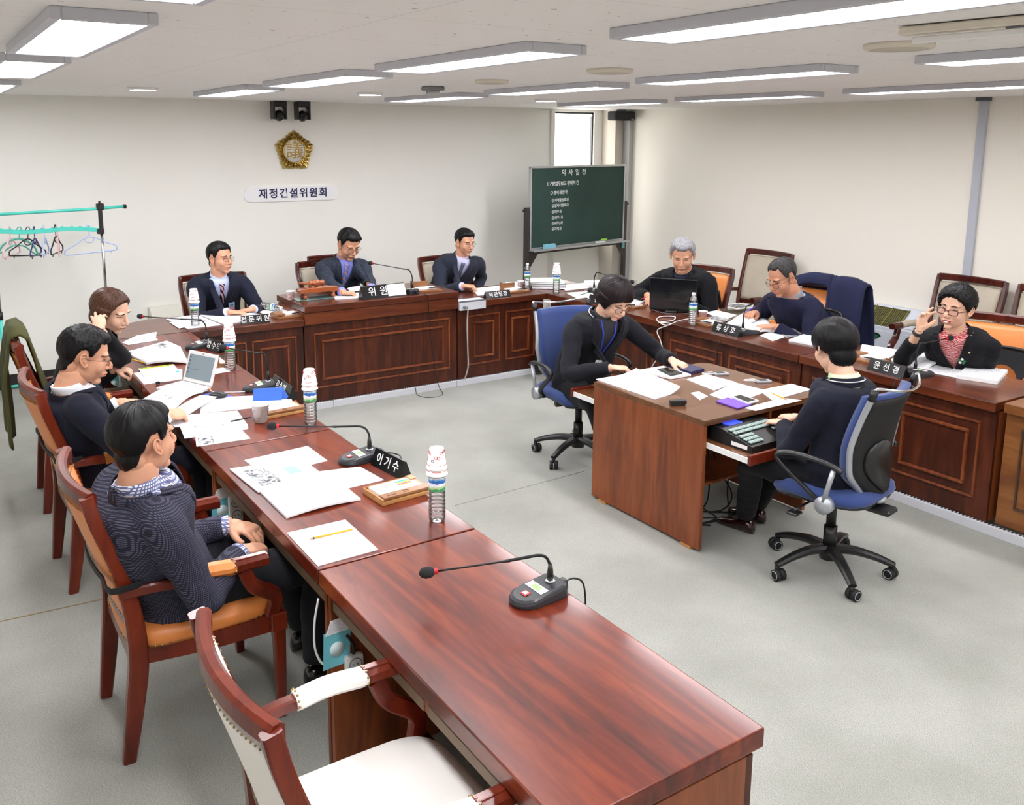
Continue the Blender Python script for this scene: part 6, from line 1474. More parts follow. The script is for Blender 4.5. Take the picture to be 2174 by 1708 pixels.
def patch(bv, f, outline, n, off, bulge=0, name='p'):
    """project a 2-D outline (y,z) ring fan onto the face; outline(k)->(y,z); returns bmesh"""
    bm = newbm(); c = [sum(p[i] for p in outline)/len(outline) for i in (0, 1)]
    def pr(y, z, o):
        h = bv.ray_cast(Vector((.3, y, z)), Vector((-1, 0, 0)))
        x = h[0].x if h[0] is not None else .08
        return Vector((x+o, y, z))
    R = []
    for q in (1.0, .8, .5, .2):
        R.append([pr(c[0]+(y-c[0])*q, c[1]+(z-c[1])*q, off*(0 if q == 1 else 1)+bulge*(1-q*q)) for y, z in outline])
    vr = [[bm.verts.new(p) for p in r] for r in R]; k = len(outline)
    for a, b in zip(vr[:-1], vr[1:]):
        for i in range(k): bm.faces.new((a[i], a[(i+1) % k], b[(i+1) % k], b[i]))
    bm.faces.new(vr[-1])
    return bm, pr
def head_build(kind, Mw, parent, look=0, eye_open=1.0, lips=None, brow=None, mouth='closed', gaze=0, glasses=None, sex='m', brow_w=1.0):
    me = head_mesh(kind); bv = bvh_of(me)
    def put(nm, bm, m, p=parent):
        bmesh.ops.transform(bm, matrix=Mw, verts=bm.verts); return obj(nm, bm, m, p, True)
    for s in (-1, 1):
        cy = s*.031; cz = .0005; hw = .0145; ho = .0052*eye_open*(.8 if eye_open < .5 else 1)
        out = []
        for i in range(20):
            a = 2*PI*i/20; x = math.cos(a); y = math.sin(a)
            out.append((cy+hw*x, cz+(ho if y > 0 else ho*.75)*math.copysign(abs(y)**.9, y)*(1-.25*x*x)+.0012*x*s))
        bm, pr = patch(bv, None, out, 20, .0012, .0022); eye = put('eye', bm, M_sclera)
        r = .0052; gy = gaze*.004; out2 = [(cy+gy+r*math.cos(2*PI*i/14), cz-.0006*(1-eye_open)*0+max(-ho*.72, min(ho*.9, r*math.sin(2*PI*i/14)))) for i in range(14)]
        bm, _ = patch(bv, None, out2, 14, .0030, .0016); put('iris', bm, M_iris, eye)
        bm = newbm(); pts = [pr(cy+hw*1.05*math.cos(a), cz+ho*1.02*math.sin(a)*(1-.25*math.cos(a)**2)+.0012*math.cos(a)*s, .0022) for a in [PI*i/12 for i in range(13)]]
        tube(bm, pts, [.0005]+[.0010 if sex == 'm' else .0014]*11+[.0005], 6); put('upper_lash', bm, M_brow, eye)
        bm = newbm(); pts = [pr(cy+hw*1.02*math.cos(a), cz-ho*.78*math.sin(a)*(1-.25*math.cos(a)**2)+.0012*math.cos(a)*s, .0012) for a in [PI*i/12 for i in range(13)]]
        tube(bm, pts, .0006, 5); put('lower_lid', bm, mat('lid_skin', (150, 96, 78), .6), eye)
        bw = .0038*brow_w; out = []
        top = [(cy+s*(-.017+.038*q/9), .0195+.0055*math.sin(PI*(q/9)**.8)) for q in range(10)]
        out = [(y, z+bw*(1-.55*q/9)) for q, (y, z) in enumerate(top)]+[(y, z-bw*.8*(1-.6*q/9)) for q, (y, z) in reversed(list(enumerate(top)))]
        bm = newbm(); ring = [pr(y, z, .0016) for y, z in out]; n = 10
        va = [bm.verts.new(p) for p in ring]
        mid = [bm.verts.new(pr((out[q][0]+out[-1-q][0])/2, (out[q][1]+out[-1-q][1])/2, .0036)) for q in range(n)]
        for q in range(n-1):
            bm.faces.new((va[q], va[q+1], mid[q+1], mid[q])); bm.faces.new((mid[q], mid[q+1], va[-2-q], va[-1-q]))
        put('eyebrow', bm, brow or M_brow)
    # mouth
    mz = -.0635; mw = .0245 if mouth != 'smile' else .027; lm = lips or M_lips
    up_ = [(mw*math.cos(a), mz+(.0062+.0012*math.cos(2*a*2))*math.sin(a)*(1 if abs(math.cos(a)) > .12 else .86)+(.004 if mouth == 'smile' else 0)*math.cos(a)**2) for a in [PI*i/16 for i in range(17)]]
    op = .006 if mouth == 'smile' else 0
    dn = [(mw*math.cos(a), mz-op-(.0070)*math.sin(a)+(.004 if mouth == 'smile' else 0)*math.cos(a)**2) for a in [PI*i/16 for i in range(17)]]
    bm, pr = patch(bv, None, up_+[(y, z) for y, z in reversed(dn)][1:-1], 20, .0008, .0014); lp = put('lips', bm, lm)
    bm = newbm()
    if mouth == 'smile':
        out = [(.019*math.cos(a), mz-.0035+(.0034 if math.sin(a) > 0 else .0045)*math.sin(a)+.003*math.cos(a)**2) for a in [2*PI*i/20 for i in range(20)]]
        bm, _ = patch(bv, None, out, 20, .0030, .0006); put('teeth', bm, M_teeth, lp)
    else:
        tube(bm, [pr(mw*.96*(-1+i/6), mz+.0006-(.0012 if abs(i-6) < 2 else 0)+.001*abs(i/6-1), .0024) for i in range(13)], [.0004]+[.0008]*11+[.0004], 5); put('mouth_line', bm, M_mouth, lp)
    for s in (-1, 1):
        bm = newbm(); ell(bm, (.098, s*.0065, -.0425), (.0035, .0028, .0018), u=8, v=6); put('nostril', bm, M_mouth)
    if glasses:
        gm, full, thick, rnd_ = glasses
        gl_ = None; X = .101
        for s in (-1, 1):
            cy = s*.0325; cz = -.004; hw, hh = (.024, .015) if not rnd_ else (.0215, .0185)
            if full == 'low': cz = -.010
            e = .55 if not rnd_ else .95
            ring = [Vector((X-.010*abs((cy+hw*math.cos(a))/.055)**2, cy+hw*math.copysign(abs(math.cos(a))**e, math.cos(a)), cz+hh*math.copysign(abs(math.sin(a))**e, math.sin(a)))) for a in [2*PI*i/28 for i in range(29)]]
            bm = newbm(); tube(bm, ring, thick, 6, cap=False); 
            if s == -1: tube(bm, bez([Vector((X, -.012, cz+.004)), Vector((X+.003, 0, cz+.007)), Vector((X, .012, cz+.004))], 4), thick, 6)
            yo = s*(.0325+hw)
            tube(bm, bez([Vector((X-.010, yo, cz+.006)), Vector((X-.018, s*.068, cz+.008)), Vector((.02, s*.079, .002)), Vector((-.008, s*.083, .008)), Vector((-.024, s*.082, -.012))], 5), thick*.9, 6)
            o = put('glasses' if gl_ is None else 'glasses_rim', bm, gm, parent if gl_ is None else gl_)
            if gl_ is None: gl_ = o
            bm = newbm(); vs = [bm.verts.new(p) for p in ring[:-1]]; bm.faces.new(vs); put('lens', bm, M_lens, gl_)
    return bv
M_lens = bpy.data.materials.new('clear_lens'); M_lens.use_nodes = True
N, L = nt(M_lens)
for n_ in list(N): N.remove(n_)
out = N.new('ShaderNodeOutputMaterial'); mix = N.new('ShaderNodeMixShader'); tr_ = N.new('ShaderNodeBsdfTransparent'); gl = N.new('ShaderNodeBsdfGlossy'); gl.inputs['Roughness'].default_value = .03
tr_.inputs[0].default_value = (.96, .95, .97, 1); mix.inputs[0].default_value = .06; L.new(tr_.outputs[0], mix.inputs[1]); L.new(gl.outputs[0], mix.inputs[2]); L.new(mix.outputs[0], out.inputs[0])
# ---- garments
def cloth(name, rgb, kind='plain', rgb2=None, rough=.85):
    if name in MATS: return MATS[name]
    if kind == 'plain': return mat(name, rgb, rough, bump=(500, .15, .001), sheen=.04, spec=.2)
    m = bpy.data.materials.new(name); m.use_nodes = True; MATS[name] = m; N, L = nt(m); b = N['Principled BSDF']; b.inputs['Roughness'].default_value = rough; b.inputs['Specular IOR Level'].default_value = .25
    tc = N.new('ShaderNodeTexCoord'); sp = N.new('ShaderNodeSeparateXYZ'); L.new(tc.outputs['Object'], sp.inputs[0])
    def stripe(o_, f, lo): return math_node(N, L, 'GREATER_THAN', math_node(N, L, 'SINE', math_node(N, L, 'MULTIPLY', o_, f)), lo)
    if kind == 'check':     # small dogtooth-like check
        fq = 900.0; xy = math_node(N, L, 'ADD', sp.outputs[0], math_node(N, L, 'MULTIPLY', sp.outputs[1], .9))
        g = math_node(N, L, 'MULTIPLY', stripe(xy, fq, -.1), stripe(sp.outputs[2], fq, -.1)); 
    elif kind == 'tattersall':
        xy = math_node(N, L, 'ADD', sp.outputs[0], sp.outputs[1]); g = math_node(N, L, 'MAXIMUM', stripe(xy, 520.0, .35), stripe(sp.outputs[2], 520.0, .35))
    elif kind == 'tweed':
        n = N.new('ShaderNodeTexNoise'); n.inputs['Scale'].default_value = 260; n.inputs['Detail'].default_value = 2; L.new(tc.outputs['Object'], n.inputs[0]); g = math_node(N, L, 'GREATER_THAN', n.outputs[0], .60)
    elif kind == 'swirl':
        v = N.new('ShaderNodeTexWave'); v.wave_type = 'RINGS'; v.inputs['Scale'].default_value = 34; v.inputs['Distortion'].default_value = 9; L.new(tc.outputs['Object'], v.inputs[0]); g = math_node(N, L, 'GREATER_THAN', v.outputs['Fac'], .6)
    else:                    # diagonal stripes
        d = math_node(N, L, 'ADD', math_node(N, L, 'ADD', sp.outputs[0], sp.outputs[1]), math_node(N, L, 'MULTIPLY', sp.outputs[2], 1.1)); g = stripe(d, float(kind[6:]) if len(kind) > 6 else 300.0, .0)
    mx = N.new('ShaderNodeMixRGB'); L.new(g, mx.inputs[0]); mx.inputs[1].default_value = lin(rgb)+(1,); mx.inputs[2].default_value = lin(rgb2)+(1,); L.new(mx.outputs[0], b.inputs['Base Color'])
    return m
def ik(S, W, a, b, hint):
    d = W-S; L_ = d.length
    if L_ > (a+b)*.995: k = L_/((a+b)*.995); a *= k; b *= k
    if L_ < abs(a-b)*1.05+.01: L_ = abs(a-b)*1.05+.01
    x = (a*a-b*b+L_*L_)/(2*L_); h = math.sqrt(max(a*a-x*x, 0)); u = d.normalized(); p = hint-u*hint.dot(u); p = p.normalized() if p.length > 1e-5 else u.orthogonal()
    return S+u*x+p*h
def person(label, head, heading, rep=None, arms=1.0, hip=None, s=1.0, hs=1.05, kind=('m', 1.0), sk=None, hy=0, hp=0, hr=0, hair=('short', None, 0), coat=None, shirt=None, tie=None, style='suit', vbot=.20, vw=.062, trousers=None,
           rh=None, lh=None, rp='rest', lp='rest', rdir=None, ldir=None, rn=None, ln=None, relb=None, lelb=None, feet=None, knees=.40, shoe=None, lean=0, girth=1.0, sleeve=.035, collarpiping=False, shirt_cuff=None, face={}, zhip=.53, sh_up=0, extra_hair=0, twist=0, footz=0, shy=0):
    hd = math.radians(heading); f = Vector((math.cos(hd), math.sin(hd), 0)); l = Vector((-f.y, f.x, 0)); Z = Vector((0, 0, 1))
    head = Vector(head)
    if hip is None: hip = head.xy.to_3d()-f*(.10+lean)
    hip = Vector((hip[0], hip[1], zhip))
    base = Vector((hip.x, hip.y, 0))
    t = thing('person', label, 'person', (base.x, base.y, 0), 0)
    off = -base
    # head frame
    Mh = RZ(hd+math.radians(hy)) @ RY_(math.radians(hp)) @ RX(math.radians(hr)); hsz = hs
    nb = head+(Mh.to_3x3() @ Vector((-.028, 0, -.085)))*hsz      # under the skull
    N_ = nb+(-Z*.046-f*.010-(f*max(0, math.sin(math.radians(hp)))*.05))*s*hsz  # neck root
    if shy: N_ += l*shy
    spine_up = (N_-hip).normalized()
    mid = hip.lerp(N_, .5)-f*.035*s
    P = bez([hip-Z*.09, hip, mid, N_-(spine_up*.06*s)+f*.005, N_+Z*.02], 4)
    tw = RZ(math.radians(twist)); ls = (tw @ l)
    S0 = N_-spine_up*(.088*s)+f*.002
    SR = S0-ls*.175*s+Z*sh_up; SL = S0+ls*.175*s+Z*sh_up
    rh = Vector(rh) if rh is not None else None; lh = Vector(lh) if lh is not None else None
    if rh is None: rh = hip+f*.25-l*.12+Z*.12
    if lh is None: lh = hip+f*.25+l*.12+Z*.12
    ua, fa = .285*s, .255*s
    if rep is not None: rep = Vector(rep)
    ER = rep if rep is not None else ik(SR, rh, ua, fa, Vector(relb) if relb is not None else (-Z*1.0-l*.6-f*.5)); EL = ik(SL, lh, ua, fa, Vector(lelb) if lelb is not None else (-Z*1.0+l*.6-f*.5))
    kn = []; fe = []
    for k, sg in enumerate((-1, 1)):
        hj = hip+l*sg*.09*s-Z*.02; K = hj+f*knees*s+l*sg*.05; K.z = .50+.0*s
        A_ = K+f*(.02)+l*sg*.02; A_.z = .085+footz
        if feet is not None: A_ = Vector((feet[k][0], feet[k][1], .085+footz)); 
        if feet is not None:
            dd = (A_-K); 
        kn.append((hj, K, A_))
    # ---- torso loft
    def torso(bm, grow, top=1.0, low=0, lat=1.0):
        n = len(P); rings = []
        for i in range(low, n):
            u = i/(n-1)
            rx = [(0, .185), (.22, .180), (.45, .165), (.68, .178), (.80, .172), (.88, .13), (.95, .072), (1, .060)]; ry = [(0, .125), (.22, .125), (.45, .115), (.68, .118), (.80, .105), (.88, .085), (.95, .066), (1, .058)]
            def ip(tab, x):
                for (x0, y0), (x1, y1) in zip(tab[:-1], tab[1:]):
                    if x <= x1: return y0+(y1-y0)*(x-x0)/(x1-x0)
                return tab[-1][1]
            if u > top: break
            a = ip(rx, u)*s*girth*(1 if u < .6 else 1-(1-lat)*min(1, (u-.6)*6))+grow; b = ip(ry, u)*s*(girth**1.4)+grow
            tan = (P[min(i+1, n-1)]-P[max(i-1, 0)]).normalized(); ff = (f-tan*f.dot(tan)).normalized(); ll = tan.cross(ff)
            wt = min(1, max(0, (u-.3)/.4)); ll = (ll*(1-wt)+(ls-tan*ls.dot(tan)).normalized()*wt).normalized(); ff = ll.cross(tan).normalized() if ll.cross(tan).dot(f) > 0 else tan.cross(ll).normalized()
            rings.append([off+P[i]+ll*a*math.copysign(abs(math.cos(q))**.85, math.cos(q))+ff*b*math.copysign(abs(math.sin(q))**.9, math.sin(q)) for q in [2*PI*j/24 for j in range(24)]])
        loft(bm, rings)
    def arm(bm, S, E, W, grow, cut=0, wr=None):
        d = (W-E).normalized(); We = W-d*cut
        pts = bez([S0.lerp(S, .55)+off+Z*.004, S+off, S.lerp(E, .5)+off, E+off, E.lerp(We, .5)+off, We+off], 4); n = len(pts)
        rr = [.050, .056, .060, .060, .060, .060, .058, .056, .054, .051, .049, .0475, .047, .046, .045, .043, .042, .040, .039, .038, .037][:n]
        tube(bm, pts, [r*s*arms+grow for r in rr], 14)
    def leg(bm, hj, K, A_, grow):
        pts = bez([hj+off-f*.02, hj.lerp(K, .5)+off, K+off, K.lerp(A_, .45)+off, A_+off+Z*.02], 5); n = len(pts)
        rr = [.092-.030*min(1, i/10) if i <= 10 else .062-.014*(i-10)/(n-11) for i in range(n)]
        tube(bm, pts, [r*s*(girth**.5)+grow for r in rr], 14)
    # ---- body: skin
    parts = []
    bm = newbm(); tube(bm, [nb+off+Z*.03, nb+off-Z*.01, nb.lerp(N_, .5)+off, N_+off, N_+off-spine_up*.07], [r*s*hsz*(1 if kind[0] == 'm' else .86) for r in (.052, .056, .056, .060, .078)], 18)
    hm = bpy.data.meshes.new('h'); Mhw = T(*(head+off)) @ Mh @ Matrix.Diagonal((hsz, hsz, hsz, 1))
    tmp = newbm(); tmp.from_mesh(head_mesh(kind))
    for sg in (-1, 1):
        yy = sg*.0765*kind[1]; Me = T(-.006, yy, -.004) @ RZ(-sg*.32) @ RY_(-.22)
        ell(tmp, (0, 0, 0), (.0150, .0045, .0270), None, 14, 10, 0);
        k0 = len(tmp.verts)-(14*9+2); tmp.verts.ensure_lookup_table()
        for v in tmp.verts[k0:]: v.co = Me @ v.co
        hx = [(.010, .004), (.014, .014), (.010, .024), (-.001, .029), (-.012, .023), (-.0155, .008), (-.012, -.008), (-.006, -.019), (.001, -.026), (.008, -.022), (.010, -.014)]
        tube(tmp, [Me @ p_ for p_ in bez([Vector((x_, sg*.0045, z_)) for x_, z_ in hx], 3)], [.0036]*22+[.0044]*5+[.0050]*4, 7)
        tube(tmp, [Me @ Vector(p_) for p_ in ((.0, sg*.004, .012), (-.004, sg*.005, .0), (.0, sg*.004, -.012))], .0028, 6)
    bmesh.ops.transform(tmp, matrix=Mhw, verts=tmp.verts); me_h = bpy.data.meshes.new('hh'); tmp.to_mesh(me_h); tmp.free()
    me_n = remesh(bm, .008, 1)
    core = newbm(); torso(core, -.03, .88, lat=.6); arm(core, SR, ER, rh, -.010, .0); arm(core, SL, EL, lh, -.010, .0)
    for q in kn: leg(core, *q, -.022)
    me_c = remesh(core, .012, 1)
    mats_h = []
    for W, E, pose, dr, nr, mir in ((rh, ER, rp, rdir, rn, False), (lh, EL, lp, ldir, ln, True)):
        x = Vector(dr).normalized() if dr is not None else (W-E).normalized()
        up = Vector(nr) if nr is not None else Z.copy()
        z = (up-x*up.dot(x)).normalized(); y = z.cross(x); hsc = 1.03*s*(.93 if kind[0] == 'f' else 1)
        M = Matrix(((x.x, y.x, z.x, W.x+off.x), (x.y, y.y, z.y, W.y+off.y), (x.z, y.z, z.z, W.z+off.z), (0, 0, 0, 1))) @ Matrix.Diagonal((hsc, hsc, hsc, 1))
        mats_h.append((hand_mesh(pose, mir), M))
    body = join_meshes('body', [(me_h, None), (me_n, None), (me_c, None)]+mats_h)
    skm = sk or S_a
    bo = obj('body', body, skm, t)
    bv = head_build(kind, Mhw, t, sex=kind[0], **face)
    hair_obj(hair[0], kind, hair[1] or H_blk, t, Mhw, seed=hair[2], extra=extra_hair)
    # ---- trousers, shoes
    bm = newbm()
    for q in kn: leg(bm, *q, .004)
    ell(bm, hip+off-Z*.02, (.15*s, .15*s, .12*s))
    me = remesh(bm, .011, 3)
    dd_ = [v.normal*(.004*noise.noise(v.co*14)+.003*noise.noise(Vector((v.co.x*8, v.co.y*8, v.co.z*30)))) for v in me.vertices]
    for v, d in zip(me.vertices, dd_): v.co += d
    obj('trousers', me, trousers or cloth('black_trousers', (24, 24, 28)), t)
    for k, (hj, K, A_) in enumerate(kn):
        fd = f
        bm = newbm(); c = A_+off+Vector((0, 0, -.045)); Mf = T(c.x, c.y, c.z-.0) @ RZ(hd)
        rings = []
        for x, w_, h_ in ((-.055, .018, .045), (-.045, .032, .072), (-.02, .036, .085), (.03, .038, .070), (.08, .044, .048), (.13, .043, .038), (.165, .034, .030), (.182, .016, .022)):
            rings.append([Mf @ Vector((x, w_*math.cos(a), -.030-.010+h_*max(0, .5+.5*math.sin(a))**.8)) for a in [2*PI*i/16 for i in range(16)]])
        loft(bm, rings); sh = obj('shoe', bm, shoe or mat('black_shoe_leather', (16, 15, 16), .25, coat=.4), t, True)
    # ---- shirt
    wrist = []
    if shirt is not None:
        bm = newbm(); torso(bm, -.003, .90, lat=.66); me = remesh(bm, .011, 2); 
        bs = bvh_of(me); obj('shirt', me, shirt, t)
        bm = newbm()   # collar band
        q = 20; rings = []
        for (h_, gr) in ((-.030, .012), (.0, .006), (.024, .004), (.026, -.001), (-.02, .0)):
            rings.append([off+N_+spine_up*(h_+.010*(-math.cos(2*PI*i/q)))+((f-spine_up*f.dot(spine_up)).normalized()*math.cos(2*PI*i/q)+l*math.sin(2*PI*i/q))*(.056*s*hsz*(1 if kind[0] == 'm' else .92)+gr) for i in range(q)])
        loft(bm, rings, cap=False); obj('collar', bm, shirt, t, True)
    # ---- jacket
    coatm = coat
    bm = newbm(); torso(bm, .012 if style != 'sweater' else .010, .90 if style in ('suit', 'vneck') else .92); sg = .008
    arm(bm, SR, ER, rh, sg, sleeve); arm(bm, SL, EL, lh, sg, sleeve)
    ell(bm, S0+off-Z*.012, (.085*s, .085*s, .055*s)); 
    for Sx in (SR, SL):
        ell(bm, Sx+off-Z*.002, (.058*s, .060*s, .056*s)); tube(bm, [N_+off-spine_up*.035*s-f*.012, N_.lerp(Sx, .5)+off-Z*.022*s-f*.008, Sx+off+Z*.004], [.046*s, .048*s, .050*s], 12)
    me = remesh(bm, .0095, 3)
    u_ax = spine_up; f_ax = (f-u_ax*f.dot(u_ax)).normalized(); f_ax = (RZ(math.radians(twist)) @ f_ax) if twist else f_ax; l_ax = u_ax.cross(f_ax)
    O = N_+off
    kk = []
    for v in me.vertices:
        c = v.co; 
        dE = min((c-(ER+off)).length, (c-(EL+off)).length)
        w_ = .0045+.006*math.exp(-(dE/.09)**2)
        n1 = noise.noise(Vector((c.x*9+3, c.y*9, c.z*16))); n2 = noise.noise(c*26)
        kk.append(v.normal*(w_*n1*1.3+.0022*n2))
    for v, d in zip(me.vertices, kk): v.co += d
    bj = bvh_of(me)
    bm = newbm(); bm.from_mesh(me); dele = []
    if style in ('suit', 'vneck'):
        for fc in bm.faces:
            c = fc.calc_center_median()-O; h = c.dot(u_ax); x = c.dot(l_ax); y = c.dot(f_ax)
            if y > .032 and -vbot < h < .05 and abs(x) < vw*s*min(1, (h+vbot)/vbot)**.9: dele.append(fc)
            elif h > -.012+.018*(-y/.06) and Vector((x, y)).length < .070*s: dele.append(fc)
    if dele: bmesh.ops.delete(bm, geom=dele, context='FACES')
    for fc in bm.faces: fc.smooth = True
    me2 = bpy.data.meshes.new('jacket'); bm.to_mesh(me2); bm.free()
    jname = {'suit': 'jacket', 'vneck': 'jacket', 'sweater': 'sweater'}[style]
    jk = obj(jname, me2, coatm, t)
    def onj(x, h, o_, bv_=bj):
        p = O+l_ax*x+u_ax*h+f_ax*.5; r = bv_.ray_cast(p, -f_ax, 1.0)
        return (r[0]+f_ax*o_) if r[0] is not None else None
    if style in ('suit',):
        for sg_ in (-1, 1):
            bm = newbm(); A1 = []
            for i in range(15):
                q = i/14; h = .012-(vbot+.012)*q; inn = vw*s*max(0, (h+vbot)/vbot)**.9; wl = (.030+.030*math.sin(min(1, q*1.9)*PI/2) if q < .42 else .060*(1-(q-.42)/.62)**.8)
                if .30 < q < .42: wl *= .80 if q < .36 else 1.05
                row = []
                for j in range(5):
                    pt = onj(sg_*(inn-.003+wl*j/4), h, .005+.004*math.sin(PI*j/4))
                    if pt is None: pt = O+l_ax*sg_*(inn+wl*j/4)+u_ax*h+f_ax*.06
                    row.append(pt)
                A1.append(row)
            va = [[bm.verts.new(p) for p in r] for r in A1]; vb = [[bm.verts.new(p-f_ax*.006) for p in r] for r in A1]
            for i in range(14):
                for j in range(4):
                    bm.faces.new((va[i][j], va[i][j+1], va[i+1][j+1], va[i+1][j])); bm.faces.new((vb[i][j], vb[i+1][j], vb[i+1][j+1], vb[i][j+1]))
                bm.faces.new((va[i][0], va[i+1][0], vb[i+1][0], vb[i][0])); bm.faces.new((va[i][4], vb[i][4], vb[i+1][4], va[i+1][4]))
            obj('lapel', bm, coatm, jk, True)
        # jacket collar round the back of the neck
        bm = newbm(); R0 = []; R1 = []
        for i in range(17):
            a = math.radians(70+220*i/16); dr = f_ax*math.cos(a)+l_ax*math.sin(a); R0.append(O+u_ax*(.022-.012*abs(i-8)/8)+dr*.068*s*hsz); R1.append(O+u_ax*(-.022-.0*abs(i-8)/8)+dr*.090*s)
        vs = [[bm.verts.new(p) for p in R0], [bm.verts.new(p+u_ax*.004) for p in [x.lerp(y, .2)+(x-O)*.04 for x, y in zip(R0, R1)]], [bm.verts.new(p) for p in R1]]
        for a_, b_ in zip(vs[:-1], vs[1:]):
            for i in range(16): bm.faces.new((a_[i], a_[i+1], b_[i+1], b_[i]))
        obj('jacket_collar', bm, coatm, jk, True)
        if collarpiping:
            bm = newbm(); tube(bm, [p+u_ax*.006+(p-O)*.06 for p in [x.lerp(y, .55) for x, y in zip(R0, R1)]], .003, 6); obj('collar_piping', bm, M_white, jk, True)
    if tie is not None:
        bm = newbm(); A1 = []; n = 14; h1 = -vbot-.02 if style == 'suit' else -.11
        for i in range(n+1):
            q = i/n; h = -.012+(h1+.012)*q; w_ = (.020-.006*min(1, q*6)) if q < .16 else .013+.020*(q-.16); A1.append([])
            for j in (-1, -.5, 0, .5, 1):
                pt = onj(w_*s*j, h, .010+(.008 if q < .12 else 0)-.004*j*j, bs); A1[-1].append(pt if (pt is not None and (pt-O).dot(f_ax) > .062) else O+u_ax*h+l_ax*w_*j+f_ax*(.074-.1*(h+.012)))
        va = [[bm.verts.new(p) for p in r] for r in A1]; vb = [[bm.verts.new(p-f_ax*.006) for p in r] for r in A1]
        for i in range(n):
            for j in range(4):
                bm.faces.new((va[i][j], va[i][j+1], va[i+1][j+1], va[i+1][j])); bm.faces.new((vb[i][j], vb[i+1][j], vb[i+1][j+1], vb[i][j+1]))
            bm.faces.new((va[i][0], va[i+1][0], vb[i+1][0], vb[i][0])); bm.faces.new((va[i][4], vb[i][4], vb[i+1][4], va[i+1][4]))
        bm.faces.new([r for r in va[0]]+[r for r in reversed(vb[0])])
        obj('necktie', bm, tie, t, True)
    if shirt is not None and style == 'suit' and kind[0] == 'm':
        for sg_ in (-1, 1):    # collar wings
            bm = newbm(); pts = [O+u_ax*.022+f_ax*.056*hsz+l_ax*sg_*.006, O+u_ax*.014+f_ax*.030*hsz+l_ax*sg_*.050, O-u_ax*.012+f_ax*.050+l_ax*sg_*.050, O-u_ax*.040+f_ax*.076+l_ax*sg_*.036]
            pp = onj(sg_*.034, -.040, .010, bs); pts[3] = pp if pp is not None else pts[3]
            p2 = onj(sg_*.008, -.008, .010, bs); 
            vs = [bm.verts.new(p) for p in pts]; vc = [bm.verts.new(p-f_ax*.003) for p in pts]; bm.faces.new(vs); bm.faces.new(list(reversed(vc)))
            for i in range(4): bm.faces.new((vs[i], vc[i], vc[(i+1) % 4], vs[(i+1) % 4]))
            obj('collar_wing', bm, shirt, t)
    if shirt_cuff is not None:
        for W, E in ((rh, ER), (lh, EL)):
            d = (W-E).normalized(); bm = newbm(); tube(bm, [W+off-d*.06, W+off-d*.012], [.034*s, .036*s], 16); obj('shirt_cuff', bm, shirt_cuff, t, True)
    info = dict(t=t, O=O, u=u_ax, f=f_ax, l=l_ax, onj=onj, jk=jk, off=off, ER=ER, EL=EL, rh=rh, lh=lh, bj=bj, N=N_, Mh=Mhw, S0=S0)
    return info
def badge_on(I, x, h, m, r=.008, nm='lapel_badge'):
    p = I['onj'](x, h, .004)
    if p is None: return
    bm = newbm(); cyl(bm, p, p+I['f']*.006, r, seg=12); obj(nm, bm, m, I['t'])
M_wshirt = mat('white_shirt', (240, 242, 248), .8); M_bshirt = mat('light_blue_shirt', (196, 208, 246), .8); M_blshirt = mat('blue_shirt', (140, 150, 236), .8); M_lshirt = mat('lilac_shirt', (200, 200, 232), .8)
C_navy = cloth('navy_suit', (30, 33, 50)); C_navyd = cloth('dark_navy_suit', (26, 28, 42)); C_black = cloth('black_jacket', (20, 20, 24)); C_char = cloth('charcoal_suit', (44, 48, 62)); C_sweater = cloth('navy_sweater', (26, 28, 52)); C_blk2 = cloth('black_knit', (18, 18, 21))
g_met = mat('thin_metal_frame', (70, 60, 56), .3, metal=.7); g_blk = mat('black_frame', (22, 20, 22), .3); g_red = mat('dark_red_frame', (84, 22, 28), .3)
hz = lambda v: Vector(v)
# 1 man in checked jacket
I1 = person('man in grey checked jacket seated with folded hands in the nearest orange armchair', (.578, 3.06, 1.125), 4, hip=(.665, 3.22), s=1.10, hs=1.04, kind=('m', 1.06), sk=S_b, hy=17, hp=-4, hair=('short', H_blk, 1),
    coat=cloth('grey_check_tweed', (38, 38, 50), 'check', (84, 84, 104)), shirt=cloth('small_check_shirt', (236, 238, 246), 'tattersall', (110, 116, 160)), style='suit', vbot=.27, vw=.07, girth=1.10,
    rh=at(512, 1168, .635), lh=(.93, 3.30, .65), rp='fist', lp='rest', rdir=(1, .35, -.25), ldir=(.6, -.9, -.1), relb=(-.2, -.6, -1), lelb=(-.3, .5, -1), trousers=cloth('charcoal_trousers', (34, 35, 40)), knees=.47,
    feet=((1.18, 3.10), (1.22, 3.36)), sh_up=-.01, face=dict(eye_open=.7), shirt_cuff=cloth('small_check_shirt', (236, 238, 246)))
# 2 man in navy suit
I2 = person('man in navy suit and thin glasses reading papers, second from the camera on the left', (.605, 4.44, 1.125), 2, hip=(.665, 4.62), s=1.07, hs=1.10, kind=('m', 1.0), sk=S_b, hy=-8, hp=14, hair=('short', H_blk, 5), extra_hair=.004,
    coat=C_navyd, shirt=M_wshirt, tie=mat('teal_blue_tie', (30, 66, 100), .5), vbot=.26, rh=at(352, 882, .80), lh=at(255, 853, .78), rp='hold', lp='hold', rdir=(.9, .3, -.1), ldir=(.9, -.3, -.1), rn=(.1, -.4, 1), relb=(-.3, -.8, -1),
    trousers=cloth('navy_trousers', (28, 30, 42)), feet=((1.20, 4.40), (1.22, 4.72)), knees=.48, face=dict(eye_open=.45, glasses=(g_met, 1, .0011, False)), shirt_cuff=M_wshirt)
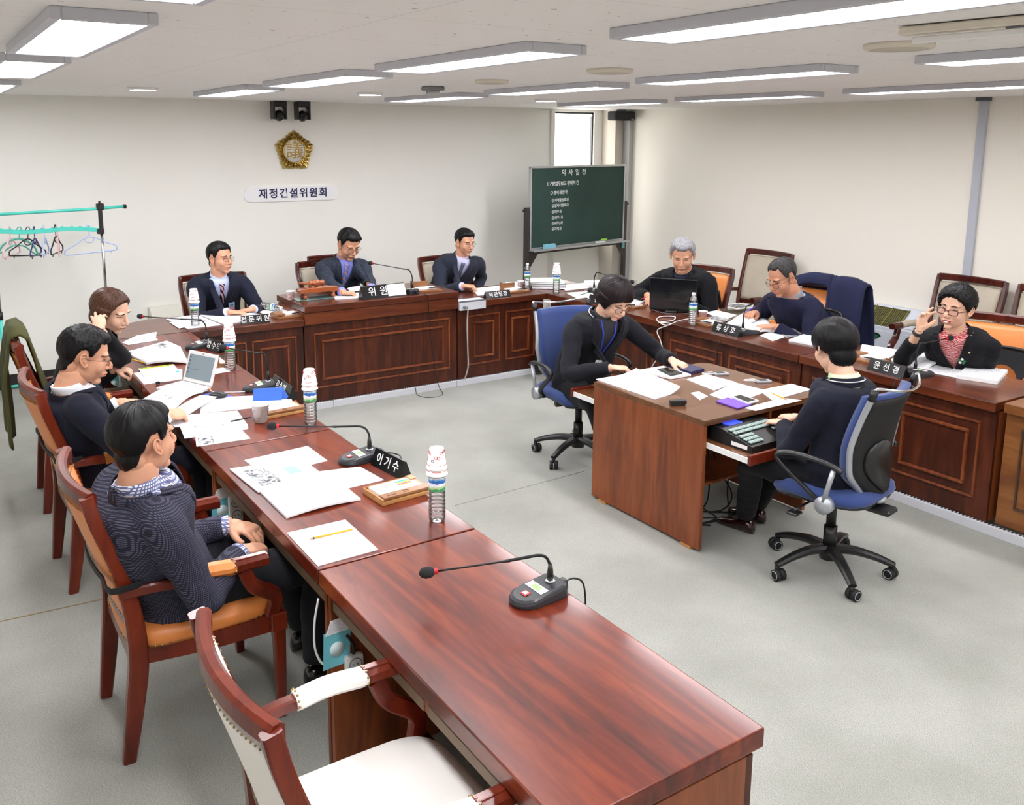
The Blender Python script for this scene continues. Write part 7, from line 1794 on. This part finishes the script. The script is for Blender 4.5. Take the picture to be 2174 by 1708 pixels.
# 3 woman with a pencil
I3 = person('woman in black cardigan with brown bob writing, one hand in her hair, far left', (.925, 5.60, 1.115), -6, rep=at(262, 765, .82), arms=.88, hip=(.70, 5.74), s=1.02, hs=1.08, kind=('f', .95), sk=S_a, hy=-36, hp=20, hr=4, hair=('long', H_brn, 3),
    coat=C_blk2, style='vneck', vbot=.05, vw=.05, shirt=C_blk2, rh=at(214, 698, 1.05), lh=at(246, 781, .775), rp='gest', lp='hold', rdir=at(205, 660, 1.14)-at(214, 698, 1.05), rn=(-.3, -1, .1), ldir=(.9, -.35, -.25), relb=(.6, 0, -1), lelb=(-.4, .3, -1),
    feet=((1.15, 5.45), (1.15, 5.8)), face=dict(eye_open=.4, lips=mat('pink_lips', (190, 96, 92), .4)), trousers=cloth('brown_trousers', (92, 76, 60)))
# 4 man with striped tie
h4r, h4l = at(487, 662, .775), at(536, 656, .775)
I4 = person('man in navy suit with striped tie and glasses seated left of the raised desk', (2.05, 7.26, 1.165), -93, hip=(2.09, 7.55), s=1.05, hs=1.04, kind=('m', 1.02), sk=S_b, hy=32, hp=-2, hair=('sweep', H_blk, 2),
    coat=C_navy, shirt=M_bshirt, tie=cloth('pink_black_striped_tie', (214, 176, 190), 'stripe230', (30, 28, 44)), vbot=.27, rh=h4r, lh=h4l, rp='flat', lp='flat', rdir=at(520, 664, .76)-h4r, ldir=at(510, 660, .76)-h4l, relb=(-.7, .3, -.8), lelb=(.7, .3, -.8), shirt_cuff=M_bshirt, knees=.42,
    face=dict(eye_open=.6, gaze=1, glasses=(g_met, 1, .0010, False)))
# 5 chairman
h5r, h5l = at(727, 620, H2+.04), at(790, 612, H2+.035)
I5 = person('man in dark tweed jacket with blue striped tie reading at the raised desk', (3.245, 7.42, 1.19), -97, hip=(3.20, 7.66), s=1.07, hs=1.12, kind=('m', 1.03), sk=S_b, hy=14, hp=24, hair=('short', H_blk, 8),
    coat=cloth('dark_tweed', (38, 44, 58), 'tweed', (96, 106, 124)), shirt=M_blshirt, tie=cloth('blue_striped_tie', (104, 136, 214), 'stripe150', (198, 150, 160)), vbot=.28, rh=h5r, lh=h5l, rp='hold', lp='rest', rdir=at(745, 622, H2+.03)-h5r, ldir=at(775, 620, H2+.03)-h5l,
    relb=(-.4, .3, -1), lelb=(.4, .3, -1), knees=.42, face=dict(eye_open=.35, glasses=(g_met, 1, .0010, False)), shirt_cuff=M_blshirt)
badge_on(I5, .085, -.075, mat('badge_white_gold', (236, 224, 190), .3))
# 6 third man
h6r = at(985, 607, .80)
I6 = person('man in charcoal suit and vest holding a pencil at the back right desk', (4.36, 7.26, 1.16), -105, hip=(4.30, 7.56), s=1.06, hs=1.02, kind=('m', .98), sk=S_b, hy=22, hp=6, hair=('short', H_blk, 11),
    coat=C_char, shirt=M_lshirt, tie=mat('grey_blue_tie', (84, 92, 112), .6), vbot=.26, rh=h6r, lh=at(1020, 604, .78)+Vector((.1, .25, -.12)), rp='hold', lp='rest', rdir=(.85, -.5, -.1), relb=(-.6, .5, -.8), lelb=(.2, .3, -1), knees=.42, face=dict(eye_open=.55, gaze=.5, glasses=(mat('silver_frame', (170, 168, 166), .2, metal=.8), 1, .0011, True)), shirt_cuff=M_lshirt)
# 7 grey-haired man
h7r = at(1378, 628, .80)
I7 = person('grey-haired man in black jacket leaning over the large black laptop', (5.42, 5.46, 1.165), -158, hip=(5.78, 5.64), s=1.14, hs=1.14, kind=('m', 1.08), sk=S_b, hy=20, hp=20, hair=('grey', H_gry, 4),
    coat=C_black, shirt=cloth('dark_print_shirt', (40, 44, 60)), style='suit', vbot=.12, vw=.05, rh=h7r, lh=(5.34, 5.26, .79), rp='rest', lp='rest', rdir=(-.5, -.7, -.25), relb=(-.2, 1, -.5), lelb=(.3, -.25, -1), knees=.44, face=dict(eye_open=.45, brow=M_browg, brow_w=.8))
# 8 man in navy sweater
h8r, h8l = at(1604, 664, .83), at(1645, 692, .79)
I8 = person('man in navy sweater and glasses reading a book on the right row', (5.33, 4.34, 1.135), 179, hip=(5.68, 4.40), s=1.08, hs=1.14, kind=('m', .97), sk=S_c, hy=-6, hp=24, hair=('recede', H_sp, 6),
    coat=C_sweater, style='sweater', shirt=cloth('grey_collar', (150, 152, 160)), rh=h8r, lh=h8l, rp='hold', lp='flat', rdir=(-.9, -.2, .1), ldir=(-.8, .6, -.05), relb=(.2, .9, -.9), lelb=(.4, -1, -.7), knees=.44, face=dict(eye_open=.4, glasses=(g_blk, 'low', .0013, False)), sleeve=.02)
# 9 woman in red glasses
h9r, h9l = at(1952, 700, 1.03), at(2003, 752, .785)
I9 = person('smiling woman in black jacket and dark red glasses raising one hand, far right', (5.27, 2.985, 1.13), 197, hip=(5.55, 3.04), s=1.06, hs=1.10, kind=('f', 1.03), arms=.88, sk=S_a, hy=-12, hp=0, hr=-4, hair=('perm', H_blk, 9),
    coat=C_black, style='suit', vbot=.22, vw=.075, shirt=cloth('red_swirl_blouse', (176, 52, 58), 'swirl', (232, 190, 188)), rh=h9r, lh=h9l, rp='gest', lp='flat', rdir=at(1962, 668, 1.12)-h9r, rn=(.2, .8, .2), ldir=at(1972, 752, .76)-h9l, relb=(.2, .6, -1), lelb=(.3, -1, -.6), sleeve=.10, knees=.42,
    face=dict(eye_open=.75, lips=M_lipr, mouth='smile', glasses=(g_red, 'low', .0022, False)))
badge_on(I9, .10, -.06, mat('badge_gold', (220, 200, 130), .3), .006)
p = I9['onj'](.055, -.125, .008)
if p is not None:
    bm = newbm(); r_ = random.Random(2)
    for i in range(5): a = i*1.3; ell(bm, p+I9['l']*.014*math.cos(a)+I9['u']*.016*math.sin(a), (.009, .009, .009), u=10, v=6, mi=(0 if i % 2 else 1))
    obj('corsage', bm, [M_white, mat('green_felt', (30, 110, 70), .7)], I9['t'])
bm = newbm(); d = (I9['rh']-I9['ER']).normalized(); c = I9['rh']+I9['off']-d*.03
for q in (0, .008, .016): tube(bm, [c+d*q-d*.002, c+d*q+d*.002], [.031, .031], 16)
obj('bracelet', bm, mat('black_bracelet', (24, 24, 26), .2), I9['t'])
# 10 woman with lanyard
h10r, h10l = at(1300, 780, .745), at(1428, 765, .765)
I10 = person('woman with black bob, glasses and blue lanyard seated behind the clerk desk', (3.665, 4.27, 1.14), -98, hip=(3.66, 4.58), s=1.07, hs=1.10, kind=('f', 1.0), arms=.9, sk=S_a, hy=8, hp=30, hair=('bob', H_dkb, 7),
    coat=cloth('black_blazer', (26, 27, 34)), style='suit', vbot=.30, vw=.085, shirt=cloth('dark_grey_turtleneck', (56, 57, 62)), rh=h10r, lh=h10l, rp='type', lp='rest', rdir=at(1330, 782, .74)-h10r, ldir=at(1462, 780, .74)-h10l, relb=(-.8, .3, -.7), lelb=(.9, .3, -.6), knees=.40, feet=((3.56, 4.1), (3.80, 4.1)), sleeve=.02,
    face=dict(eye_open=.3, lips=mat('rose_lips', (186, 84, 92), .4), glasses=(g_blk, 'low', .0014, True)), collarpiping=True)
pts = [I10['onj'](x, h, .006) for x, h in ((-.055, .0), (-.045, -.08), (-.025, -.18), (-.005, -.262))]; pts2 = [I10['onj'](x, h, .006) for x, h in ((.05, .0), (.035, -.09), (.015, -.18), (-.005, -.262))]
bs_ = [p for p in pts if p is not None]; b2_ = [p for p in pts2 if p is not None]
sh_ = [o for o in I10['t'].children if o.name.startswith('shirt')][0]; bsh = bvh_of(sh_.data)
def shp(x, h, o_=.018):
    I = I10; r = bsh.ray_cast(I['O']+I['l']*x+I['u']*h+I['f']*.5, -I['f'], 1.0); return r[0]+I['f']*o_ if r[0] is not None else I['O']+I['l']*x+I['u']*h+I['f']*.08
bm = newbm()
rtube(bm, bez([shp(-.058, .005), shp(-.045, -.07), shp(-.025, -.17), shp(-.004, -.25)], 5), .010, .002, nrm=tuple(I10['f'])); rtube(bm, bez([shp(.056, .005), shp(.038, -.07), shp(.018, -.17), shp(.0, -.25)], 5), .010, .002, nrm=tuple(I10['f']))
ly = obj('lanyard', bm, mat('blue_lanyard', (48, 66, 180), .6), I10['t'])
def card(I, p, m1, w_=.052, h_=.078, parent=None):
    c = p; bm = newbm(); Mx = Matrix(((I['l'].x, I['u'].x, I['f'].x, c.x), (I['l'].y, I['u'].y, I['f'].y, c.y), (I['l'].z, I['u'].z, I['f'].z, c.z), (0, 0, 0, 1)))
    boxl(bm, (-w_/2, -h_, 0), (w_/2, 0, .004), .001, Mx); o = obj('id_card', bm, m1, parent or I['t'])
    bm = newbm(); boxl(bm, (-.011, -h_*.72, .004), (.011, -h_*.30, .005), 0, Mx); obj('portrait', bm, M_photod, o) 
    bm = newbm(); boxl(bm, (-.008, 0, .0), (.008, .03, .006), .002, Mx); obj('clip', bm, M_blk, o)
card(I10, shp(-.002, -.275, .030), M_white)
p = I4['onj'](.075, -.205, .012)
if p is not None: card(I4, p, mat('pale_blue_card', (170, 196, 236), .4), .050, .075)
# 11 woman from behind
h11l, h11r = at(1664, 897, .698), at(1692, 885, .698)
I11 = person('woman in navy cardigan with pale green collar seen from behind, typing', (3.72, 2.69, 1.135), 97, hip=(3.70, 2.60), s=1.06, hs=1.10, kind=('f', 1.02), arms=.9, sk=S_a, hy=-28, hp=16, hair=('pixie', H_blk, 12),
    coat=cloth('navy_cardigan', (22, 24, 38)), style='suit', vbot=.10, vw=.05, shirt=cloth('pale_green_blouse', (222, 236, 196)), rh=h11r, lh=h11l, rp='type', lp='type', rdir=(-.1, 1, -.2), ldir=(.05, 1, -.2), relb=(.9, -.5, -.8), lelb=(-.9, -.5, -.8), knees=.36, feet=((3.86, 3.22), (3.70, 3.16)), sleeve=.03, collarpiping=True,
    face=dict(eye_open=.4), shoe=mat('dark_red_boot', (44, 16, 18), .2, coat=.5))
# rolled pale collar
I = I11; bm = newbm(); rings = []
for (h_, gr) in ((-.024, .020), (-.005, .013), (.020, .010), (.026, .004), (.0, .0)):
    rings.append([I['O']+I['u']*h_+(I['f']*math.cos(2*PI*i/24)+I['l']*math.sin(2*PI*i/24))*(.062+gr) for i in range(24)])
loft(bm, rings, cap=False); obj('rolled_collar', bm, cloth('pale_green_blouse', (222, 236, 196)), I['t'], True)
# things held
def held(label, c, d, m=None, L_=.15, kind='pencil'):
    c = Vector(c); d = Vector(d).normalized(); a = c-d*L_*.45; b_ = c+d*L_*.55
    t = thing(kind, label, 'pencil' if kind == 'pencil' else 'pen', tuple(a)); v = b_-a
    bm = newbm(); tube(bm, [v*.06, v*.9], .0036, 6); obj('shaft', bm, m or M_pencil, t); bm = newbm(); tube(bm, [v*.9, v], [.0036, .0006], 8); obj('tip', bm, mat('sharpened_wood', (232, 196, 150), .6), t)
    bm = newbm(); tube(bm, [Vector((0, 0, 0)), v*.06], .0037, 8); obj('eraser', bm, mat('pink_eraser', (236, 170, 170), .7) if kind == 'pencil' else (m or M_pencil), t)
held('yellow pencil in the writing hand of the woman at far left', at(290, 765, .785), at(304, 771, .755)-at(251, 755, .85), L_=.18)
held('orange pencil in the hand of the man at back right', at(992, 604, .81), at(1000, 605, .80)-at(978, 604, .81), mat('orange_pencil_paint', (240, 160, 40), .4), .13)
held('red pen between the hands of the man with striped tie', at(498, 657, .775), at(505, 661, .76)-at(496, 655, .79), mat('red_pen', (226, 50, 44), .4), .10, 'pen')
held('violet pen in the hand of the man in navy sweater', at(1592, 657, .86), at(1602, 652, .87)-at(1590, 660, .85), mat('violet_pen', (110, 80, 220), .4), .13, 'pen')
held('red pen in the mouse hand of the grey-haired man', at(1368, 632, .80), at(1372, 630, .80)-at(1362, 634, .79), mat('red_pen', (226, 50, 44), .4), .09, 'pen')
paper('sheets held up by the man in navy suit', [at(303, 848, .80), at(392, 818, .84), at(432, 832, .80), at(368, 872, .79)], m=P_cols, name='booklet', th=.003, curl=.02, parts=[(.22, .38, .36, .62, M_photo)])
paper('lower sheet hanging from the hand of man in navy suit', [at(368, 870, .79), at(425, 838, .785), at(462, 842, .76), at(395, 884, .752)], m=P_cols, name='paper_sheet', th=.001, curl=.008)
# coats over chairs
def drape(label, cat, C0, ax, fw, hw, front, back, m, top, seed=0, name='coat', slope=.12, part=False):
    """cloth folded over a chair back: C0 mid point of the rail, ax = lateral dir, fw = forward dir"""
    C0 = Vector(C0); ax = Vector(ax).normalized(); fw = Vector(fw).normalized(); t = thing(name, label, cat, (C0.x, C0.y, 0)); o_ = Vector((-C0.x, -C0.y, 0))
    nu, nv = 22, 34; bm = newbm(); A1 = []
    for j in range(nv+1):
        row = []
        for i in range(nu+1):
            u = -1+2*i/nu; fr = front if not part else front*max(.10, min(1, (u+.02)*6)); q = -back-.05+(fr+back+.10)*j/nv
            if q < -.05: x_, z_ = -.045, q+.05
            elif q > .05: x_, z_ = .045, -(q-.05)
            else: a = (q/.05)*PI/2; x_, z_ = .045*math.sin(a), .045*math.cos(a)
            dwn = abs(z_) if z_ < 0 else 0
            sl_ = fw*(-.0)
            fold = .018*math.sin(u*7+seed)*min(1, dwn*3)+.012*noise.noise(Vector((u*3, q*5, seed)))
            tilt = -.16*dwn if x_ < 0 else .22*dwn
            z2 = z_-slope*max(0, abs(u)-.55)**1.3
            row.append(C0+o_+ax*(hw*u*(1+.10*min(1, dwn*2)))+fw*(x_+tilt*(1 if x_ > 0 else .0)+(fold if x_ > 0 else -fold)-(.02 if x_ < 0 else 0)*min(1, dwn*5))+Vector((0, 0, z2)))
        A1.append(row)
    def nrm(j, i):
        a = A1[min(j+1, nv)][i]-A1[max(j-1, 0)][i]; b = A1[j][min(i+1, nu)]-A1[j][max(i-1, 0)]; n = a.cross(b); return n.normalized()
    va = [[bm.verts.new(A1[j][i]) for i in range(nu+1)] for j in range(nv+1)]; vb = [[bm.verts.new(A1[j][i]+nrm(j, i)*.010) for i in range(nu+1)] for j in range(nv+1)]
    for j in range(nv):
        for i in range(nu):
            bm.faces.new((va[j][i], va[j+1][i], va[j+1][i+1], va[j][i+1])); bm.faces.new((vb[j][i], vb[j][i+1], vb[j+1][i+1], vb[j+1][i]))
    for i in range(nu): bm.faces.new((va[0][i], va[0][i+1], vb[0][i+1], vb[0][i])); bm.faces.new((va[nv][i+1], va[nv][i], vb[nv][i], vb[nv][i+1]))
    for j in range(nv): bm.faces.new((va[j+1][0], va[j][0], vb[j][0], vb[j+1][0])); bm.faces.new((va[j][nu], va[j+1][nu], vb[j+1][nu], vb[j][nu]))
    obj('cloth', bm, m, t, True)
    return t
c3 = ch3.location; 
drape('olive green coat draped over the farthest orange armchair on the left', 'coat', (.425, 5.74, 1.035), (.03, 1, 0), (1, 0, 0), .21, .42, .60, cloth('olive_wool', (74, 74, 40)), 0, 1.0)
drape('navy suit jacket hung over the orange armchair behind the man in sweater', 'jacket', (6.085, 4.46, 1.03), (.07, -1, 0), (-1, 0, 0), .31, .40, .55, cloth('navy_hung_jacket', (34, 38, 66)), 0, 2.0, 'suit_jacket', part=True)

def lumbar(label, x, y, deg, col):
    t = thing('lumbar_support', label, 'cushion', (x, y, .46), math.radians(deg), 'mesh lumbar supports on the right row chairs')
    bm = newbm(); A1 = [[Vector((-.04+.09*u*u-.04*math.sin(PI*v), .20*u*(1-.10*v), .36*v)) for u in [-1+2*i/10 for i in range(11)]] for v in [j/8 for j in range(9)]]
    va = [[bm.verts.new(p_) for p_ in r] for r in A1]; vb = [[bm.verts.new(p_+Vector((-.008, 0, 0))) for p_ in r] for r in A1]
    for j in range(8):
        for i in range(10): bm.faces.new((va[j][i], va[j][i+1], va[j+1][i+1], va[j+1][i])); bm.faces.new((vb[j][i], vb[j+1][i], vb[j+1][i+1], vb[j][i+1]))
    obj('mesh_panel', bm, mat('grey_mesh', (72, 80, 88), .7, bump=(300, .5, .002)), t, True)
    bm = newbm(); rim = A1[0]+[r[-1] for r in A1[1:]]+list(reversed(A1[-1]))[1:]+[r[0] for r in reversed(A1[:-1])]; tube(bm, [p_+Vector((-.004, 0, 0)) for p_ in rim], .012, 8); obj('rim', bm, M_blk, t, True)
lumbar('black mesh lumbar support behind the woman in red glasses', 5.80, 2.96, 201, 0)
lumbar('black mesh lumbar support behind the man in navy sweater', 5.94, 4.42, 184, 0)
lumbar('black mesh lumbar support behind the grey-haired man', 5.90, 5.66, 190, 0)
# ------------------------------------------------------------------ render hints
SC.cycles.use_denoising = True
try: SC.cycles.denoiser = 'OPENIMAGEDENOISE'
except Exception: pass
SC.cycles.max_bounces = 8; SC.cycles.transparent_max_bounces = 16; SC.cycles.diffuse_bounces = 4
for o in SC.objects:
    if o.type == 'MESH' and not o.data.materials: print('NOMAT', o.name)
